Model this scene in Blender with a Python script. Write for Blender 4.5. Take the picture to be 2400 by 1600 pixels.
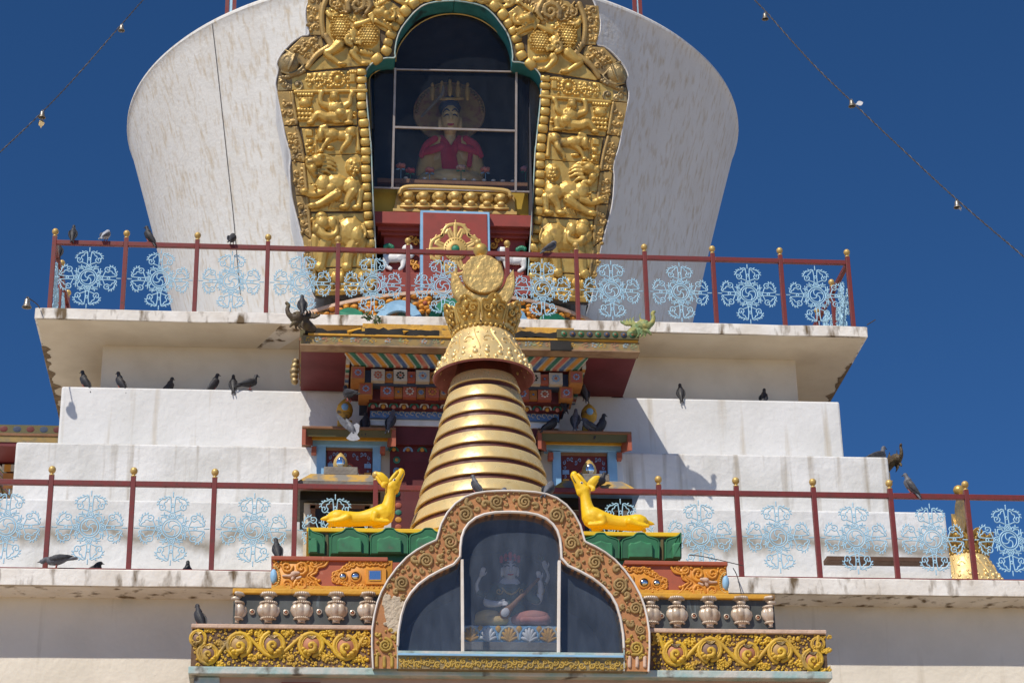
import bpy, bmesh, math, random
import numpy as np
from mathutils import Vector, Matrix, noise as mnoise
R = math.radians
random.seed(7)
SC = bpy.context.scene
COL = SC.collection
for o in list(bpy.data.objects):
    bpy.data.objects.remove(o)

# ------------------------------------------------------------------ camera
FPX, PITCH, YAW, ROLL = 5152.06, R(24.3681), R(5.818), R(-1.14211)   # focal length in pixels of a 2400 px wide frame
FW = np.array([math.sin(YAW)*math.cos(PITCH), math.cos(YAW)*math.cos(PITCH), math.sin(PITCH)])
_rt = np.array([math.cos(YAW), -math.sin(YAW), 0.0])
_up = np.cross(_rt, FW)
RT = math.cos(ROLL)*_rt + math.sin(ROLL)*_up
UP = -math.sin(ROLL)*_rt + math.cos(ROLL)*_up
cam_d = bpy.data.cameras.new('camera')
cam_d.sensor_width = 36.0
cam_d.lens = FPX/2400*36.0
cam_d.clip_start = 0.5
cam_d.clip_end = 3000
cam = bpy.data.objects.new('camera', cam_d)
COL.objects.link(cam)
cam.matrix_world = Matrix(((RT[0], UP[0], -FW[0], 0), (RT[1], UP[1], -FW[1], 0), (RT[2], UP[2], -FW[2], 0), (0, 0, 0, 1)))
SC.camera = cam

# ------------------------------------------------------------------ sky, sun, exposure
SUN_EL, SUN_AZ = R(50), R(37)        # light travels to +Y and right (+X)
w = bpy.data.worlds.new('World')
SC.world = w
w.use_nodes = True
nt = w.node_tree
bg = nt.nodes['Background']
sky = nt.nodes.new('ShaderNodeTexSky')
sky.sky_type = 'NISHITA'
sky.sun_disc = False
sky.sun_elevation = SUN_EL
sky.sun_rotation = math.pi + SUN_AZ
sky.altitude = 4500
sky.air_density = 0.62
sky.dust_density = 0.0
sky.ozone_density = 3.0
nt.links.new(sky.outputs[0], bg.inputs[0])
hs_ = nt.nodes.new('ShaderNodeHueSaturation'); hs_.inputs['Saturation'].default_value = 1.2
nt.links.new(sky.outputs[0], hs_.inputs['Color']); nt.links.new(hs_.outputs[0], bg.inputs[0])
bg.inputs[1].default_value = 0.15
sun_d = bpy.data.lights.new('sun', 'SUN')
sun_d.energy = 4.3
sun_d.angle = R(0.5)
sun_d.color = (1.0, 0.93, 0.82)
sun = bpy.data.objects.new('sun', sun_d)
COL.objects.link(sun)
sun.location = (-30, -40, 60)
sun_dir = Vector((math.cos(SUN_EL)*math.sin(SUN_AZ), math.cos(SUN_EL)*math.cos(SUN_AZ), -math.sin(SUN_EL)))
sun.rotation_euler = sun_dir.to_track_quat('-Z', 'Y').to_euler()
SC.view_settings.view_transform = 'Standard'
SC.view_settings.look = 'None'
SC.view_settings.exposure = 0.0
SC.view_settings.gamma = 1.0
SC.cycles.max_bounces = 8
SC.cycles.transparent_max_bounces = 12

# ------------------------------------------------------------------ measuring
XC, YC = 2.1, 33.87          # plan centre of the stupa; camera at the origin, ground at GZ
GZ = -1.65
def ray(u, v):
    return FW + RT*((u-1200)/FPX) + UP*((800-v)/FPX)
def at(u, v, Y):
    d = ray(u, v)
    return d*(Y/d[1])
def atz(u, v, Z):
    d = ray(u, v)
    return d*(Z/d[2])
def wall(Y0, Zr=0.0, k=0.0):
    """a plane Y = Y0 + k (Z - Zr); returns f(u, v, h) -> world point, h metres in front of it"""
    n = np.array([0.0, -1.0, k]); n /= np.linalg.norm(n)
    def f(u, v, h=0.0):
        d = ray(u, v)
        t = (Y0 - k*Zr)/(d[1] - k*d[2])
        return d*t + n*h
    f.s = (Y0*1.045)/FPX
    return f
def zmap(pl, u0=0.0, v0=0.0, sc=1.0, mirror=None):
    s = pl.s
    def f(p):
        q = pl(u0+p[0]/sc, v0+p[1]/sc, p[2]/sc*s)
        if mirror is not None:
            q = np.array([2*mirror-q[0], q[1], q[2]])
        return q
    return f

# ------------------------------------------------------------------ mesh builder
def catmull(pts, n=5):
    P = [np.array(p, float) for p in pts]
    if len(P) < 3:
        return [P[0]+(P[1]-P[0])*t for t in np.linspace(0, 1, n+1)]
    Q = [2*P[0]-P[1]] + P + [2*P[-1]-P[-2]]
    out = []
    for i in range(1, len(Q)-2):
        a, b, c, d = Q[i-1:i+3]
        for k in range(n):
            t = k/n
            out.append(0.5*((2*b)+(-a+c)*t+(2*a-5*b+4*c-d)*t*t+(-a+3*b-3*c+d)*t**3))
    out.append(P[-1])
    return out

class G:
    def __init__(s, xf=None):
        s.v = []; s.f = []; s.xf = xf
    def add(s, vs, fs):
        b = len(s.v)
        s.v += [np.array(p, float) for p in vs] if s.xf is None else [s.xf(p) for p in vs]
        s.f += [tuple(b+i for i in f) for f in fs]
        return s
    def box(s, x0, x1, y0, y1, z0, z1):
        vs = [(x, y, z) for x in (x0, x1) for y in (y0, y1) for z in (z0, z1)]
        return s.add(vs, [(0, 1, 3, 2), (4, 6, 7, 5), (0, 4, 5, 1), (2, 3, 7, 6), (0, 2, 6, 4), (1, 5, 7, 3)])
    def hexa(s, vs):
        """8 points: bottom ring of four, then top ring of four"""
        return s.add(vs, [(3, 2, 1, 0), (4, 5, 6, 7), (0, 1, 5, 4), (1, 2, 6, 5), (2, 3, 7, 6), (3, 0, 4, 7)])
    def prism(s, poly, h0, h1, bev=0.0):
        """polygon in the first two coordinates, extruded along the third, front edge chamfered by bev"""
        n = len(poly)
        P = np.array(poly, float)
        lay = [(P, h0)]
        if bev:
            a = 0.5*np.sum(P[:, 0]*np.roll(P[:, 1], -1)-np.roll(P[:, 0], -1)*P[:, 1])
            e = np.roll(P, -1, 0)-P
            e /= np.maximum(np.linalg.norm(e, axis=1), 1e-9)[:, None]
            nn = np.stack([-e[:, 1], e[:, 0]], 1)*(1 if a > 0 else -1)
            m = nn+np.roll(nn, 1, 0)
            m /= np.maximum(np.linalg.norm(m, axis=1), 0.35)[:, None]
            sg = 1 if h1 > h0 else -1
            lay += [(P, h1-sg*bev), (P+m*bev, h1)]
        else:
            lay += [(P, h1)]
        vs = [(x, y, h) for p, h in lay for x, y in p]
        fs = []
        for L in range(len(lay)-1):
            for i in range(n):
                j = (i+1) % n
                fs.append((L*n+i, L*n+j, L*n+n+j, L*n+n+i))
        fs.append(tuple(range((len(lay)-1)*n, len(lay)*n)))
        fs.append(tuple(range(n-1, -1, -1)))
        return s.add(vs, fs)
    def ell(s, c, r, rot=0.0, n=10, m=6):
        vs = []; fs = []
        ca, sa = math.cos(rot), math.sin(rot)
        for i in range(m+1):
            th = math.pi*i/m
            for j in range(n):
                ph = 2*math.pi*j/n
                x, y, z = r[0]*math.sin(th)*math.cos(ph), r[1]*math.sin(th)*math.sin(ph), r[2]*math.cos(th)
                vs.append((c[0]+x*ca-y*sa, c[1]+x*sa+y*ca, c[2]+z))
        for i in range(m):
            for j in range(n):
                k = (j+1) % n
                fs.append((i*n+j, i*n+n+j, i*n+n+k, i*n+k))
        return s.add(vs, fs)
    def limb(s, pts, sq=0.7, n=8, st=4, h=0.0):
        """tapered round-ended limb in the picture of a relief: (x, y, r) or (x, y, h, r)"""
        P = catmull([(p[0], p[1], h, p[2]) if len(p) == 3 else p for p in pts], st)
        rings = []
        T = []
        for i, p in enumerate(P):
            a = P[max(0, i-1)]; b = P[min(len(P)-1, i+1)]
            t = (b-a)[:3]; T.append(t/max(np.linalg.norm(t), 1e-9))
        def ring(c, t, r):
            nrm = np.array([-t[1], t[0], 0.0]); L = np.linalg.norm(nrm)
            nrm = nrm/L if L > 1e-6 else np.array([1.0, 0, 0])
            bi = np.cross(t, nrm)
            return [c+nrm*(r*math.cos(q))+bi*(r*sq*math.sin(q)) for q in [2*math.pi*k/n for k in range(n)]]
        r0 = P[0][3]; r1 = P[-1][3]
        for q in (0.95, 0.7, 0.35):
            rings.append(ring(P[0][:3]-T[0]*r0*q, T[0], r0*math.sqrt(1-q*q)))
        for p, t in zip(P, T):
            rings.append(ring(p[:3], t, max(p[3], 1e-4)))
        for q in (0.35, 0.7, 0.95):
            rings.append(ring(P[-1][:3]+T[-1]*r1*q, T[-1], r1*math.sqrt(1-q*q)))
        vs = [q for r_ in rings for q in r_]
        fs = []
        for i in range(len(rings)-1):
            for j in range(n):
                k = (j+1) % n
                fs.append((i*n+j, i*n+k, i*n+n+k, i*n+n+j))
        fs.append(tuple(range(n-1, -1, -1)))
        fs.append(tuple(range((len(rings)-1)*n, len(rings)*n)))
        return s.add(vs, fs)
    def spiral(s, cx, cy, r, turns=1.5, a0=0.0, d=1, w0=6.0, w1=3.0, sq=0.8, h=0.0, n=6):
        N = max(6, int(turns*9))
        pts = []
        for i in range(N+1):
            t = i/N
            a = a0+d*turns*2*math.pi*t
            q = r*(1-t*0.88)
            pts.append((cx+q*math.cos(a), cy+q*math.sin(a), h, w0+(w1-w0)*t))
        return s.limb(pts, sq, n, 1)
    def tube(s, pts, r, n=6, closed=False):
        P = [np.array(p, float) for p in pts]
        N = len(P)
        rad = r if isinstance(r, (list, tuple)) else [r]*N
        up = None
        vs = []
        for i in range(N):
            a = P[(i-1) % N] if closed or i > 0 else P[0]
            b = P[(i+1) % N] if closed or i < N-1 else P[-1]
            t = b-a; t = t/max(np.linalg.norm(t), 1e-9)
            if up is None:
                up = np.array([0, 0, 1.0]) if abs(t[2]) < 0.9 else np.array([1.0, 0, 0])
            up = up-t*np.dot(up, t)
            up = up/max(np.linalg.norm(up), 1e-9)
            sd = np.cross(t, up)
            for k in range(n):
                q = 2*math.pi*k/n
                vs.append(P[i]+(up*math.cos(q)+sd*math.sin(q))*rad[i])
        fs = []
        M = N if closed else N-1
        for i in range(M):
            for k in range(n):
                l = (k+1) % n; i2 = (i+1) % N
                fs.append((i*n+k, i*n+l, i2*n+l, i2*n+k))
        if not closed:
            fs.append(tuple(range(n-1, -1, -1)))
            fs.append(tuple(range((N-1)*n, N*n)))
        return s.add(vs, fs)
    def lathe(s, prof, c=(0, 0, 0), n=48, a0=0.0, a1=None, skip=None):
        full = a1 is None
        A = [a0+(2*math.pi if full else a1-a0)*k/n for k in range(n if full else n+1)]
        m = len(A)
        vs = [(c[0]+r*math.cos(a), c[1]+r*math.sin(a), c[2]+z) for r, z in prof for a in A]
        fs = []
        for i in range(len(prof)-1):
            for k in range(n):
                l = (k+1) % m
                f = (i*m+k, i*m+l, i*m+m+l, i*m+m+k)
                if skip is not None:
                    cc = sum(np.array(vs[q]) for q in f)/4
                    if skip(cc):
                        continue
                fs.append(f)
        return s.add(vs, fs)
    def mesh(s, name, base=(0, 0, 0)):
        me = bpy.data.meshes.new(name)
        b = np.array(base, float)
        me.from_pydata([tuple(p-b) for p in s.v], [], s.f)
        me.validate()
        return me
    def obj(s, name, m, parent=None, smooth=None, bevel=0.0, blend=0.0, it=2):
        """one linked mesh object; smooth = angle in degrees for auto smooth"""
        if parent is None:
            V = np.array(s.v)
            base = np.array([(V[:, 0].min()+V[:, 0].max())/2, (V[:, 1].min()+V[:, 1].max())/2, V[:, 2].min()])
        else:
            base = worldloc(parent)
        me = s.mesh(name, base)
        o = bpy.data.objects.new(name, me)
        if parent is None:
            o.location = base
        o.parent = parent
        COL.objects.link(o)
        me.materials.append(m)
        fix_normals(me)
        if blend:
            md = o.modifiers.new('r', 'REMESH'); md.mode = 'VOXEL'; md.voxel_size = blend
            if it:
                ms = o.modifiers.new('s', 'SMOOTH'); ms.iterations = it; ms.factor = 0.5
            bpy.context.view_layer.update()
            dg = bpy.context.evaluated_depsgraph_get()
            m2 = bpy.data.meshes.new_from_object(o.evaluated_get(dg))
            o.modifiers.clear()
            o.data = m2
            m2.materials.clear(); m2.materials.append(m)
            bpy.data.meshes.remove(me)
            m2.name = name
            for p in m2.polygons:
                p.use_smooth = True
        elif smooth is not None:
            smooth_by(me, smooth)
        if bevel:
            mb = o.modifiers.new('b', 'BEVEL'); mb.width = bevel; mb.segments = 2; mb.limit_method = 'ANGLE'
        return o

def fix_normals(me):
    bm = bmesh.new(); bm.from_mesh(me)
    bmesh.ops.recalc_face_normals(bm, faces=bm.faces)
    bm.to_mesh(me); bm.free()
def smooth_by(me, deg):
    for p in me.polygons:
        p.use_smooth = True
    bm = bmesh.new(); bm.from_mesh(me)
    c = math.radians(deg)
    for e in bm.edges:
        if len(e.link_faces) == 2 and e.calc_face_angle(0) > c:
            e.smooth = False
    bm.to_mesh(me); bm.free()
def worldloc(o):
    p = np.array(o.location, float)
    while o.parent:
        o = o.parent; p = p+np.array(o.location, float)
    return p
def tag(o, label, cat, group=None, kind=None):
    o['label'] = label
    if cat: o['category'] = cat
    if group: o['group'] = group
    if kind: o['kind'] = kind
    return o
def thing(name, label, cat, loc, group=None, rz=0.0):
    o = bpy.data.objects.new(name, None)
    o.empty_display_size = 0.2
    o.location = loc; o.rotation_euler = (0, 0, rz)
    COL.objects.link(o)
    return tag(o, label, cat, group)
def dup(o, parent=None):
    c = o.copy(); COL.objects.link(c)
    c.parent = parent
    for ch in [x for x in bpy.data.objects if x.parent == o]:
        dup(ch, c)
    return c

# ------------------------------------------------------------------ materials
def lin(r, g, b):
    f = lambda c: c/12.92 if c <= 0.04045 else ((c+0.055)/1.055)**2.4
    return tuple(f(x/255) for x in (r, g, b))
def pm(name, c1, c2=None, scale=6.0, rough=0.6, metal=0.0, bump=0.0, bscale=40.0, lo=0.4, hi=0.65, stretch=(1, 1, 1),
       c3=None, s3=2.0, t3=0.6, w3=0.08, st3=(1, 1, 1), coat=0.0, spec=0.5, b3=0.0, zband=None, d3=8.0):
    m = bpy.data.materials.new(name); m.use_nodes = True
    N = m.node_tree.nodes; L = m.node_tree.links
    b = N['Principled BSDF']
    b.inputs['Roughness'].default_value = rough
    b.inputs['Metallic'].default_value = metal
    b.inputs['Specular IOR Level'].default_value = spec
    if coat:
        b.inputs['Coat Weight'].default_value = coat; b.inputs['Coat Roughness'].default_value = 0.15
    geo = N.new('ShaderNodeNewGeometry')
    def nz(sc, st, det=5.0):
        mp = N.new('ShaderNodeMapping'); mp.inputs['Scale'].default_value = st
        t = N.new('ShaderNodeTexNoise'); t.inputs['Scale'].default_value = sc; t.inputs['Detail'].default_value = det
        L.new(geo.outputs['Position'], mp.inputs[0]); L.new(mp.outputs[0], t.inputs['Vector'])
        return t.outputs[0]
    def ramp(src, a, c):
        r_ = N.new('ShaderNodeMapRange'); r_.inputs[1].default_value = a; r_.inputs[2].default_value = c
        L.new(src, r_.inputs[0]); return r_.outputs[0]
    def mix(fac, a, c):
        x = N.new('ShaderNodeMix'); x.data_type = 'RGBA'
        L.new(fac, x.inputs[0])
        for v, i in ((a, 6), (c, 7)):
            if isinstance(v, tuple): x.inputs[i].default_value = (*v, 1)
            else: L.new(v, x.inputs[i])
        return x.outputs[2]
    if c2 is None:
        c2 = tuple(x*0.82 for x in c1)
    n1 = nz(scale, stretch)
    col = mix(ramp(n1, lo, hi), c1, c2)
    if c3 is not None:
        col = mix(ramp(nz(s3, st3, d3), t3, t3+w3), col, c3)
    if zband is not None:        # a tide line of mould at a fixed height, ragged by noise
        zc, zw, cm = zband
        sp = N.new('ShaderNodeSeparateXYZ'); L.new(geo.outputs['Position'], sp.inputs[0])
        ma = N.new('ShaderNodeMath'); ma.operation = 'MULTIPLY_ADD'; ma.inputs[1].default_value = 0.9
        L.new(nz(1.5, (1, 1, 0.6), 6.0), ma.inputs[0]); L.new(sp.outputs[2], ma.inputs[2])
        up_ = ramp(ma.outputs[0], zc+0.45-zw, zc+0.45); dn_ = ramp(ma.outputs[0], zc+0.45+zw*1.6, zc+0.45+zw*0.2)
        mu = N.new('ShaderNodeMath'); mu.operation = 'MULTIPLY'; L.new(up_, mu.inputs[0]); L.new(dn_, mu.inputs[1])
        mu2 = N.new('ShaderNodeMath'); mu2.operation = 'MULTIPLY'; mu2.inputs[1].default_value = 0.92; L.new(mu.outputs[0], mu2.inputs[0])
        col = mix(mu2.outputs[0], col, cm)
    L.new(col, b.inputs['Base Color'])
    rr = N.new('ShaderNodeMapRange'); rr.inputs[1].default_value = 0.3; rr.inputs[2].default_value = 0.7
    rr.inputs[3].default_value = max(0.03, rough-0.08); rr.inputs[4].default_value = min(1, rough+0.12)
    L.new(n1, rr.inputs[0]); L.new(rr.outputs[0], b.inputs['Roughness'])
    if bump:
        bp = N.new('ShaderNodeBump'); bp.inputs['Strength'].default_value = bump; bp.inputs['Distance'].default_value = 0.02
        src = nz(bscale, (1, 1, 1), 3.0)
        if b3:
            ad = N.new('ShaderNodeMath'); ad.operation = 'MULTIPLY_ADD'; ad.inputs[1].default_value = b3
            L.new(nz(bscale*0.2, (1, 1, 1), 3.0), ad.inputs[0]); L.new(src, ad.inputs[2]); src = ad.outputs[0]
        L.new(src, bp.inputs['Height']); L.new(bp.outputs[0], b.inputs['Normal'])
    return m
def glass_mat(name, tint, film, rough=0.03, ior=1.45):
    m = bpy.data.materials.new(name); m.use_nodes = True
    N = m.node_tree.nodes; L = m.node_tree.links
    out = N['Material Output']; N.remove(N['Principled BSDF'])
    tr = N.new('ShaderNodeBsdfTransparent'); tr.inputs[0].default_value = (*tint, 1)
    gl = N.new('ShaderNodeBsdfGlossy'); gl.inputs['Roughness'].default_value = rough
    df = N.new('ShaderNodeBsdfDiffuse'); df.inputs[0].default_value = (0.36, 0.44, 0.58, 1)  # dirt film whose blue puts the reflected sky into the diffuse colour
    fr = N.new('ShaderNodeFresnel'); fr.inputs[0].default_value = ior
    geo = N.new('ShaderNodeNewGeometry')
    mp = N.new('ShaderNodeMapping'); mp.inputs['Scale'].default_value = (2.2, 2.2, 0.7)
    nz = N.new('ShaderNodeTexNoise'); nz.inputs['Scale'].default_value = 4; nz.inputs['Detail'].default_value = 6
    L.new(geo.outputs['Position'], mp.inputs[0]); L.new(mp.outputs[0], nz.inputs['Vector'])
    mr = N.new('ShaderNodeMapRange'); mr.inputs[1].default_value = 0.35; mr.inputs[2].default_value = 0.8
    mr.inputs[3].default_value = film*0.8; mr.inputs[4].default_value = film*1.5
    L.new(nz.outputs[0], mr.inputs[0])
    a = N.new('ShaderNodeMixShader'); L.new(mr.outputs[0], a.inputs[0]); L.new(tr.outputs[0], a.inputs[1]); L.new(df.outputs[0], a.inputs[2])
    c = N.new('ShaderNodeMixShader'); L.new(fr.outputs[0], c.inputs[0]); L.new(a.outputs[0], c.inputs[1]); L.new(gl.outputs[0], c.inputs[2])
    L.new(c.outputs[0], out.inputs[0])
    return m

PLASTER = pm('plaster', (0.74, 0.735, 0.725), (0.66, 0.655, 0.635), 1.1, 0.75, bump=0.35, bscale=14, b3=1.5, c3=(0.50, 0.44, 0.35), s3=4.0, t3=0.60, w3=0.2, st3=(1.6, 1.6, 0.10), d3=4.0)
PLASTER_OLD = pm('old_plaster', (0.74, 0.73, 0.71), (0.62, 0.61, 0.58), 1.6, 0.8, bump=0.6, bscale=11, b3=2.0, c3=(0.36, 0.31, 0.24), s3=4.5, t3=0.57, w3=0.22, st3=(1.7, 1.7, 0.10), d3=4.5)
PLASTER_MOULD = pm('mouldy_plaster', (0.76, 0.755, 0.74), (0.66, 0.65, 0.62), 1.6, 0.8, bump=0.6, bscale=11, b3=2.0, c3=(0.40, 0.37, 0.31), s3=3.4, t3=0.62, w3=0.2, st3=(1.8, 1.8, 0.3), zband=(9.53, 0.15, (0.30, 0.27, 0.22)))
DOME_W = pm('dome_plaster', (0.73, 0.715, 0.68), (0.69, 0.67, 0.63), 2.6, 0.75, bump=0.35, bscale=16, b3=1.5, c3=(0.56, 0.48, 0.37), s3=5.0, t3=0.50, w3=0.26, st3=(3.2, 3.2, 0.028), d3=3.0, stretch=(1, 1, 0.12))
SLAB_EDGE = pm('slab_edge', (0.84, 0.80, 0.74), (0.70, 0.64, 0.56), 2.0, 0.8, bump=0.5, bscale=12, b3=1.5, c3=(0.15, 0.10, 0.05), s3=3.6, t3=0.54, w3=0.13, st3=(1.6, 1.6, 0.5))
BASE_PLASTER = pm('base_plaster', (0.79, 0.72, 0.60), (0.71, 0.645, 0.53), 1.2, 0.78, bump=0.35, bscale=14, b3=1.5, c3=(0.55, 0.48, 0.37), s3=4.0, t3=0.62, w3=0.2, st3=(1.6, 1.6, 0.10), d3=4.0)  # warm tone of the shaded wall put into the plaster colour
CREAM = pm('cream_plaster', (0.74, 0.65, 0.51), (0.64, 0.55, 0.42), 1.5, 0.8, bump=0.2, bscale=10)
PINK = pm('pink_plaster', (0.52, 0.34, 0.25), (0.44, 0.30, 0.23), 3.0, 0.85, bump=0.3, bscale=20, c3=(0.34, 0.30, 0.26), s3=4, t3=0.6, w3=0.15)
GROUND = pm('paving', (0.46, 0.36, 0.24), (0.38, 0.30, 0.20), 0.6, 0.9)
GOLD = pm('gold', (0.66, 0.43, 0.115), (0.52, 0.33, 0.085), 7, 0.40, 0.42, bump=0.15, bscale=60, c3=(0.20, 0.13, 0.05), s3=4.2, t3=0.585, w3=0.14)
GOLD_DULL = pm('dull_gold', (0.50, 0.32, 0.10), (0.32, 0.21, 0.08), 5, 0.45, 0.35, bump=0.2, bscale=60, c3=(0.10, 0.07, 0.035), s3=5, t3=0.6, w3=0.12)
GOLD_OLD = pm('weathered_gold', (0.42, 0.30, 0.13), (0.24, 0.18, 0.10), 6, 0.45, 0.6, bump=0.3, bscale=50)
GOLD_LEAF = pm('gold_sheet', (0.90, 0.68, 0.32), (0.82, 0.59, 0.25), 9, 0.30, 0.40, bump=0.22, bscale=9, c3=(0.55, 0.38, 0.15), s3=6, t3=0.66, w3=0.1)
GOLD_BEAT = pm('beaten_gold', (0.74, 0.50, 0.17), (0.58, 0.38, 0.13), 8, 0.42, 0.5, bump=1.0, bscale=13)
GOLD_PAINT = pm('gold_paint', (0.62, 0.42, 0.14), (0.52, 0.34, 0.10), 6, 0.45, 0.25)
RED_RAIL = pm('red_rail_paint', (0.20, 0.035, 0.028), (0.15, 0.028, 0.024), 12, 0.42, c3=(0.10, 0.03, 0.02), s3=14, t3=0.66, w3=0.1)
RED = pm('red_paint', (0.30, 0.045, 0.03), (0.24, 0.04, 0.028), 5, 0.55, c3=(0.45, 0.25, 0.2), s3=26, t3=0.74, w3=0.03)
RED_DARK = pm('dark_red_paint', (0.13, 0.016, 0.016), (0.09, 0.013, 0.013), 3, 0.6)
ROOF_RED = pm('roof_red', (0.15, 0.016, 0.017), (0.11, 0.013, 0.014), 1.5, 0.6, c3=(0.02, 0.012, 0.012), s3=1.1, t3=0.66, w3=0.2)
RING_RED = pm('ring_red', (0.11, 0.025, 0.018), (0.08, 0.02, 0.015), 9, 0.55)
PINK_RED = pm('faded_red', (0.36, 0.12, 0.11), (0.26, 0.08, 0.075), 6, 0.7)
BLUE_METAL = pm('pale_blue_paint', (0.42, 0.66, 0.80), (0.34, 0.57, 0.73), 20, 0.4)
BLUE_FRAME = pm('sky_blue_paint', (0.27, 0.50, 0.72), (0.22, 0.42, 0.62), 5, 0.6, c3=(0.45, 0.5, 0.5), s3=9, t3=0.68, w3=0.1)
BLUE_DARK = pm('dark_blue_paint', (0.035, 0.05, 0.10), (0.05, 0.07, 0.12), 5, 0.7)
BLUE_MID = pm('mid_blue_paint', (0.10, 0.20, 0.42), (0.08, 0.16, 0.32), 5, 0.6)
TEAL = pm('teal_paint', (0.03, 0.20, 0.22), (0.02, 0.14, 0.16), 4, 0.55, c3=(0.02, 0.05, 0.06), s3=3, t3=0.6, w3=0.1)
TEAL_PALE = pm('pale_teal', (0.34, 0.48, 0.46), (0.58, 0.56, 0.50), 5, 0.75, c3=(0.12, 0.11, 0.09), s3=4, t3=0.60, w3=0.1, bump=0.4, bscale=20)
GREEN = pm('green_paint', (0.032, 0.17, 0.07), (0.022, 0.11, 0.05), 4, 0.5, c3=(0.10, 0.10, 0.07), s3=5, t3=0.64, w3=0.12, st3=(2, 2, .4))
GREEN_B = pm('bright_green', (0.02, 0.22, 0.12), None, 5, 0.5)
YELLOW = pm('yellow_paint', (0.88, 0.56, 0.012), (0.84, 0.50, 0.012), 3, 0.48, bump=0.15, bscale=22, c3=(0.40, 0.17, 0.02), s3=5, t3=0.72, w3=0.15)
YELLOW_OLD = pm('old_yellow', (0.66, 0.36, 0.035), (0.50, 0.27, 0.05), 7, 0.65, bump=0.4, bscale=30, c3=(0.11, 0.075, 0.04), s3=6, t3=0.53, w3=0.14, st3=(1, 1, 2))
YELLOW_EDGE = pm('yellow_edge', (0.70, 0.36, 0.03), (0.60, 0.30, 0.03), 4, 0.6, c3=(0.22, 0.13, 0.06), s3=6, t3=0.60, w3=0.14, bump=0.3, bscale=25)
SCROLL_Y = pm('scroll_yellow', (0.68, 0.42, 0.03), (0.54, 0.32, 0.04), 5, 0.55, bump=0.3, bscale=30, c3=(0.20, 0.14, 0.07), s3=3.0, t3=0.58, w3=0.14)
SCROLL_B = pm('scroll_base', (0.09, 0.05, 0.025), (0.20, 0.11, 0.06), 4, 0.75, bump=0.5, bscale=30)
ORANGE = pm('orange_paint', (0.70, 0.30, 0.03), (0.60, 0.24, 0.03), 7, 0.5)
BRICK_RED = pm('brick_red', (0.40, 0.10, 0.05), (0.34, 0.09, 0.05), 6, 0.65, c3=(0.52, 0.26, 0.18), s3=7, t3=0.66, w3=0.1)
VASE_M = pm('vase_paint', (0.60, 0.50, 0.40), (0.42, 0.30, 0.19), 9, 0.32, 0.15, c3=(0.66, 0.57, 0.46), s3=7, t3=0.5, w3=0.25)
VASE_BACK = pm('dark_slate', (0.055, 0.06, 0.055), (0.09, 0.10, 0.10), 5, 0.6, c3=(0.22, 0.28, 0.30), s3=6, t3=0.62, w3=0.15, st3=(2, 2, .4))
SALMON = pm('salmon_stone', (0.50, 0.225, 0.085), (0.42, 0.19, 0.08), 4, 0.8, bump=0.3, bscale=25)
CARVE = pm('carved_brown', (0.37, 0.235, 0.085), (0.28, 0.18, 0.07), 5, 0.7, bump=0.3, bscale=30, c3=(0.55, 0.27, 0.14), s3=4, t3=0.63, w3=0.14)
CARVE_Y = pm('carved_yellow', (0.50, 0.32, 0.05), (0.38, 0.25, 0.05), 6, 0.65, bump=0.3, bscale=30, c3=(0.18, 0.15, 0.09), s3=5, t3=0.6, w3=0.12)
BARE = pm('bare_mortar', (0.56, 0.46, 0.34), (0.44, 0.36, 0.26), 9, 0.95, bump=1.0, bscale=30)
LEDGE_PINK = pm('pale_pink_ledge', (0.66, 0.46, 0.34), (0.52, 0.36, 0.27), 4, 0.8, bump=0.4, bscale=25, c3=(0.30, 0.24, 0.2), s3=6, t3=0.64, w3=0.1)
WHITE = pm('white_paint', (0.78, 0.76, 0.74), None, 6, 0.55)
WHITE_TRIM = pm('white_trim', (0.80, 0.74, 0.68), (0.66, 0.58, 0.50), 5, 0.6)
MIRROR = pm('mirror_glass', (0.75, 0.83, 0.88), None, 3, 0.06, 0.95)
JOINT = pm('dark_joint', (0.07, 0.05, 0.03), (0.12, 0.085, 0.045), 8, 0.7)
MULLION = pm('mullion_metal', (0.42, 0.36, 0.32), (0.34, 0.29, 0.26), 9, 0.45, 0.3)
DARK = pm('dark_interior', (0.025, 0.028, 0.04), None, 3, 0.8)
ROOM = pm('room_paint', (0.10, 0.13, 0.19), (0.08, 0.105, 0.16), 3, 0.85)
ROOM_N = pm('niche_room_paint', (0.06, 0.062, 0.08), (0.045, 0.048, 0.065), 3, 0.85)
BLACK = pm('black_wood', (0.018, 0.015, 0.012), None, 6, 0.8)
GREY_STONE = pm('grey_stone', (0.24, 0.22, 0.19), (0.18, 0.16, 0.14), 6, 0.85, bump=0.4, bscale=30)
BELL_M = pm('bell_metal', (0.30, 0.28, 0.25), (0.18, 0.16, 0.13), 12, 0.4, 0.6)
CHAIN_M = pm('chain_metal', (0.07, 0.06, 0.055), None, 20, 0.6, 0.2)
PIG_D = pm('dark_feather', (0.022, 0.022, 0.026), (0.035, 0.035, 0.042), 30, 0.6)
PIG_G = pm('grey_feather', (0.13, 0.135, 0.155), (0.09, 0.092, 0.11), 30, 0.6)
PIG_W = pm('pale_feather', (0.42, 0.43, 0.46), (0.34, 0.35, 0.38), 30, 0.6)
PIG_WING = pm('wing_bar', (0.03, 0.03, 0.036), (0.07, 0.072, 0.08), 25, 0.6)
BEAK = pm('beak', (0.05, 0.045, 0.04), None, 20, 0.5)
LEGM = pm('pink_leg', (0.35, 0.09, 0.07), None, 20, 0.6)
PLANT = pm('leaf_green', (0.06, 0.11, 0.03), None, 20, 0.6)
OLIVE = pm('olive_paint', (0.09, 0.085, 0.03), (0.13, 0.10, 0.035), 4, 0.6)
WOOD = pm('brown_wood', (0.26, 0.12, 0.05), (0.20, 0.09, 0.04), 5, 0.6)
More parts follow.
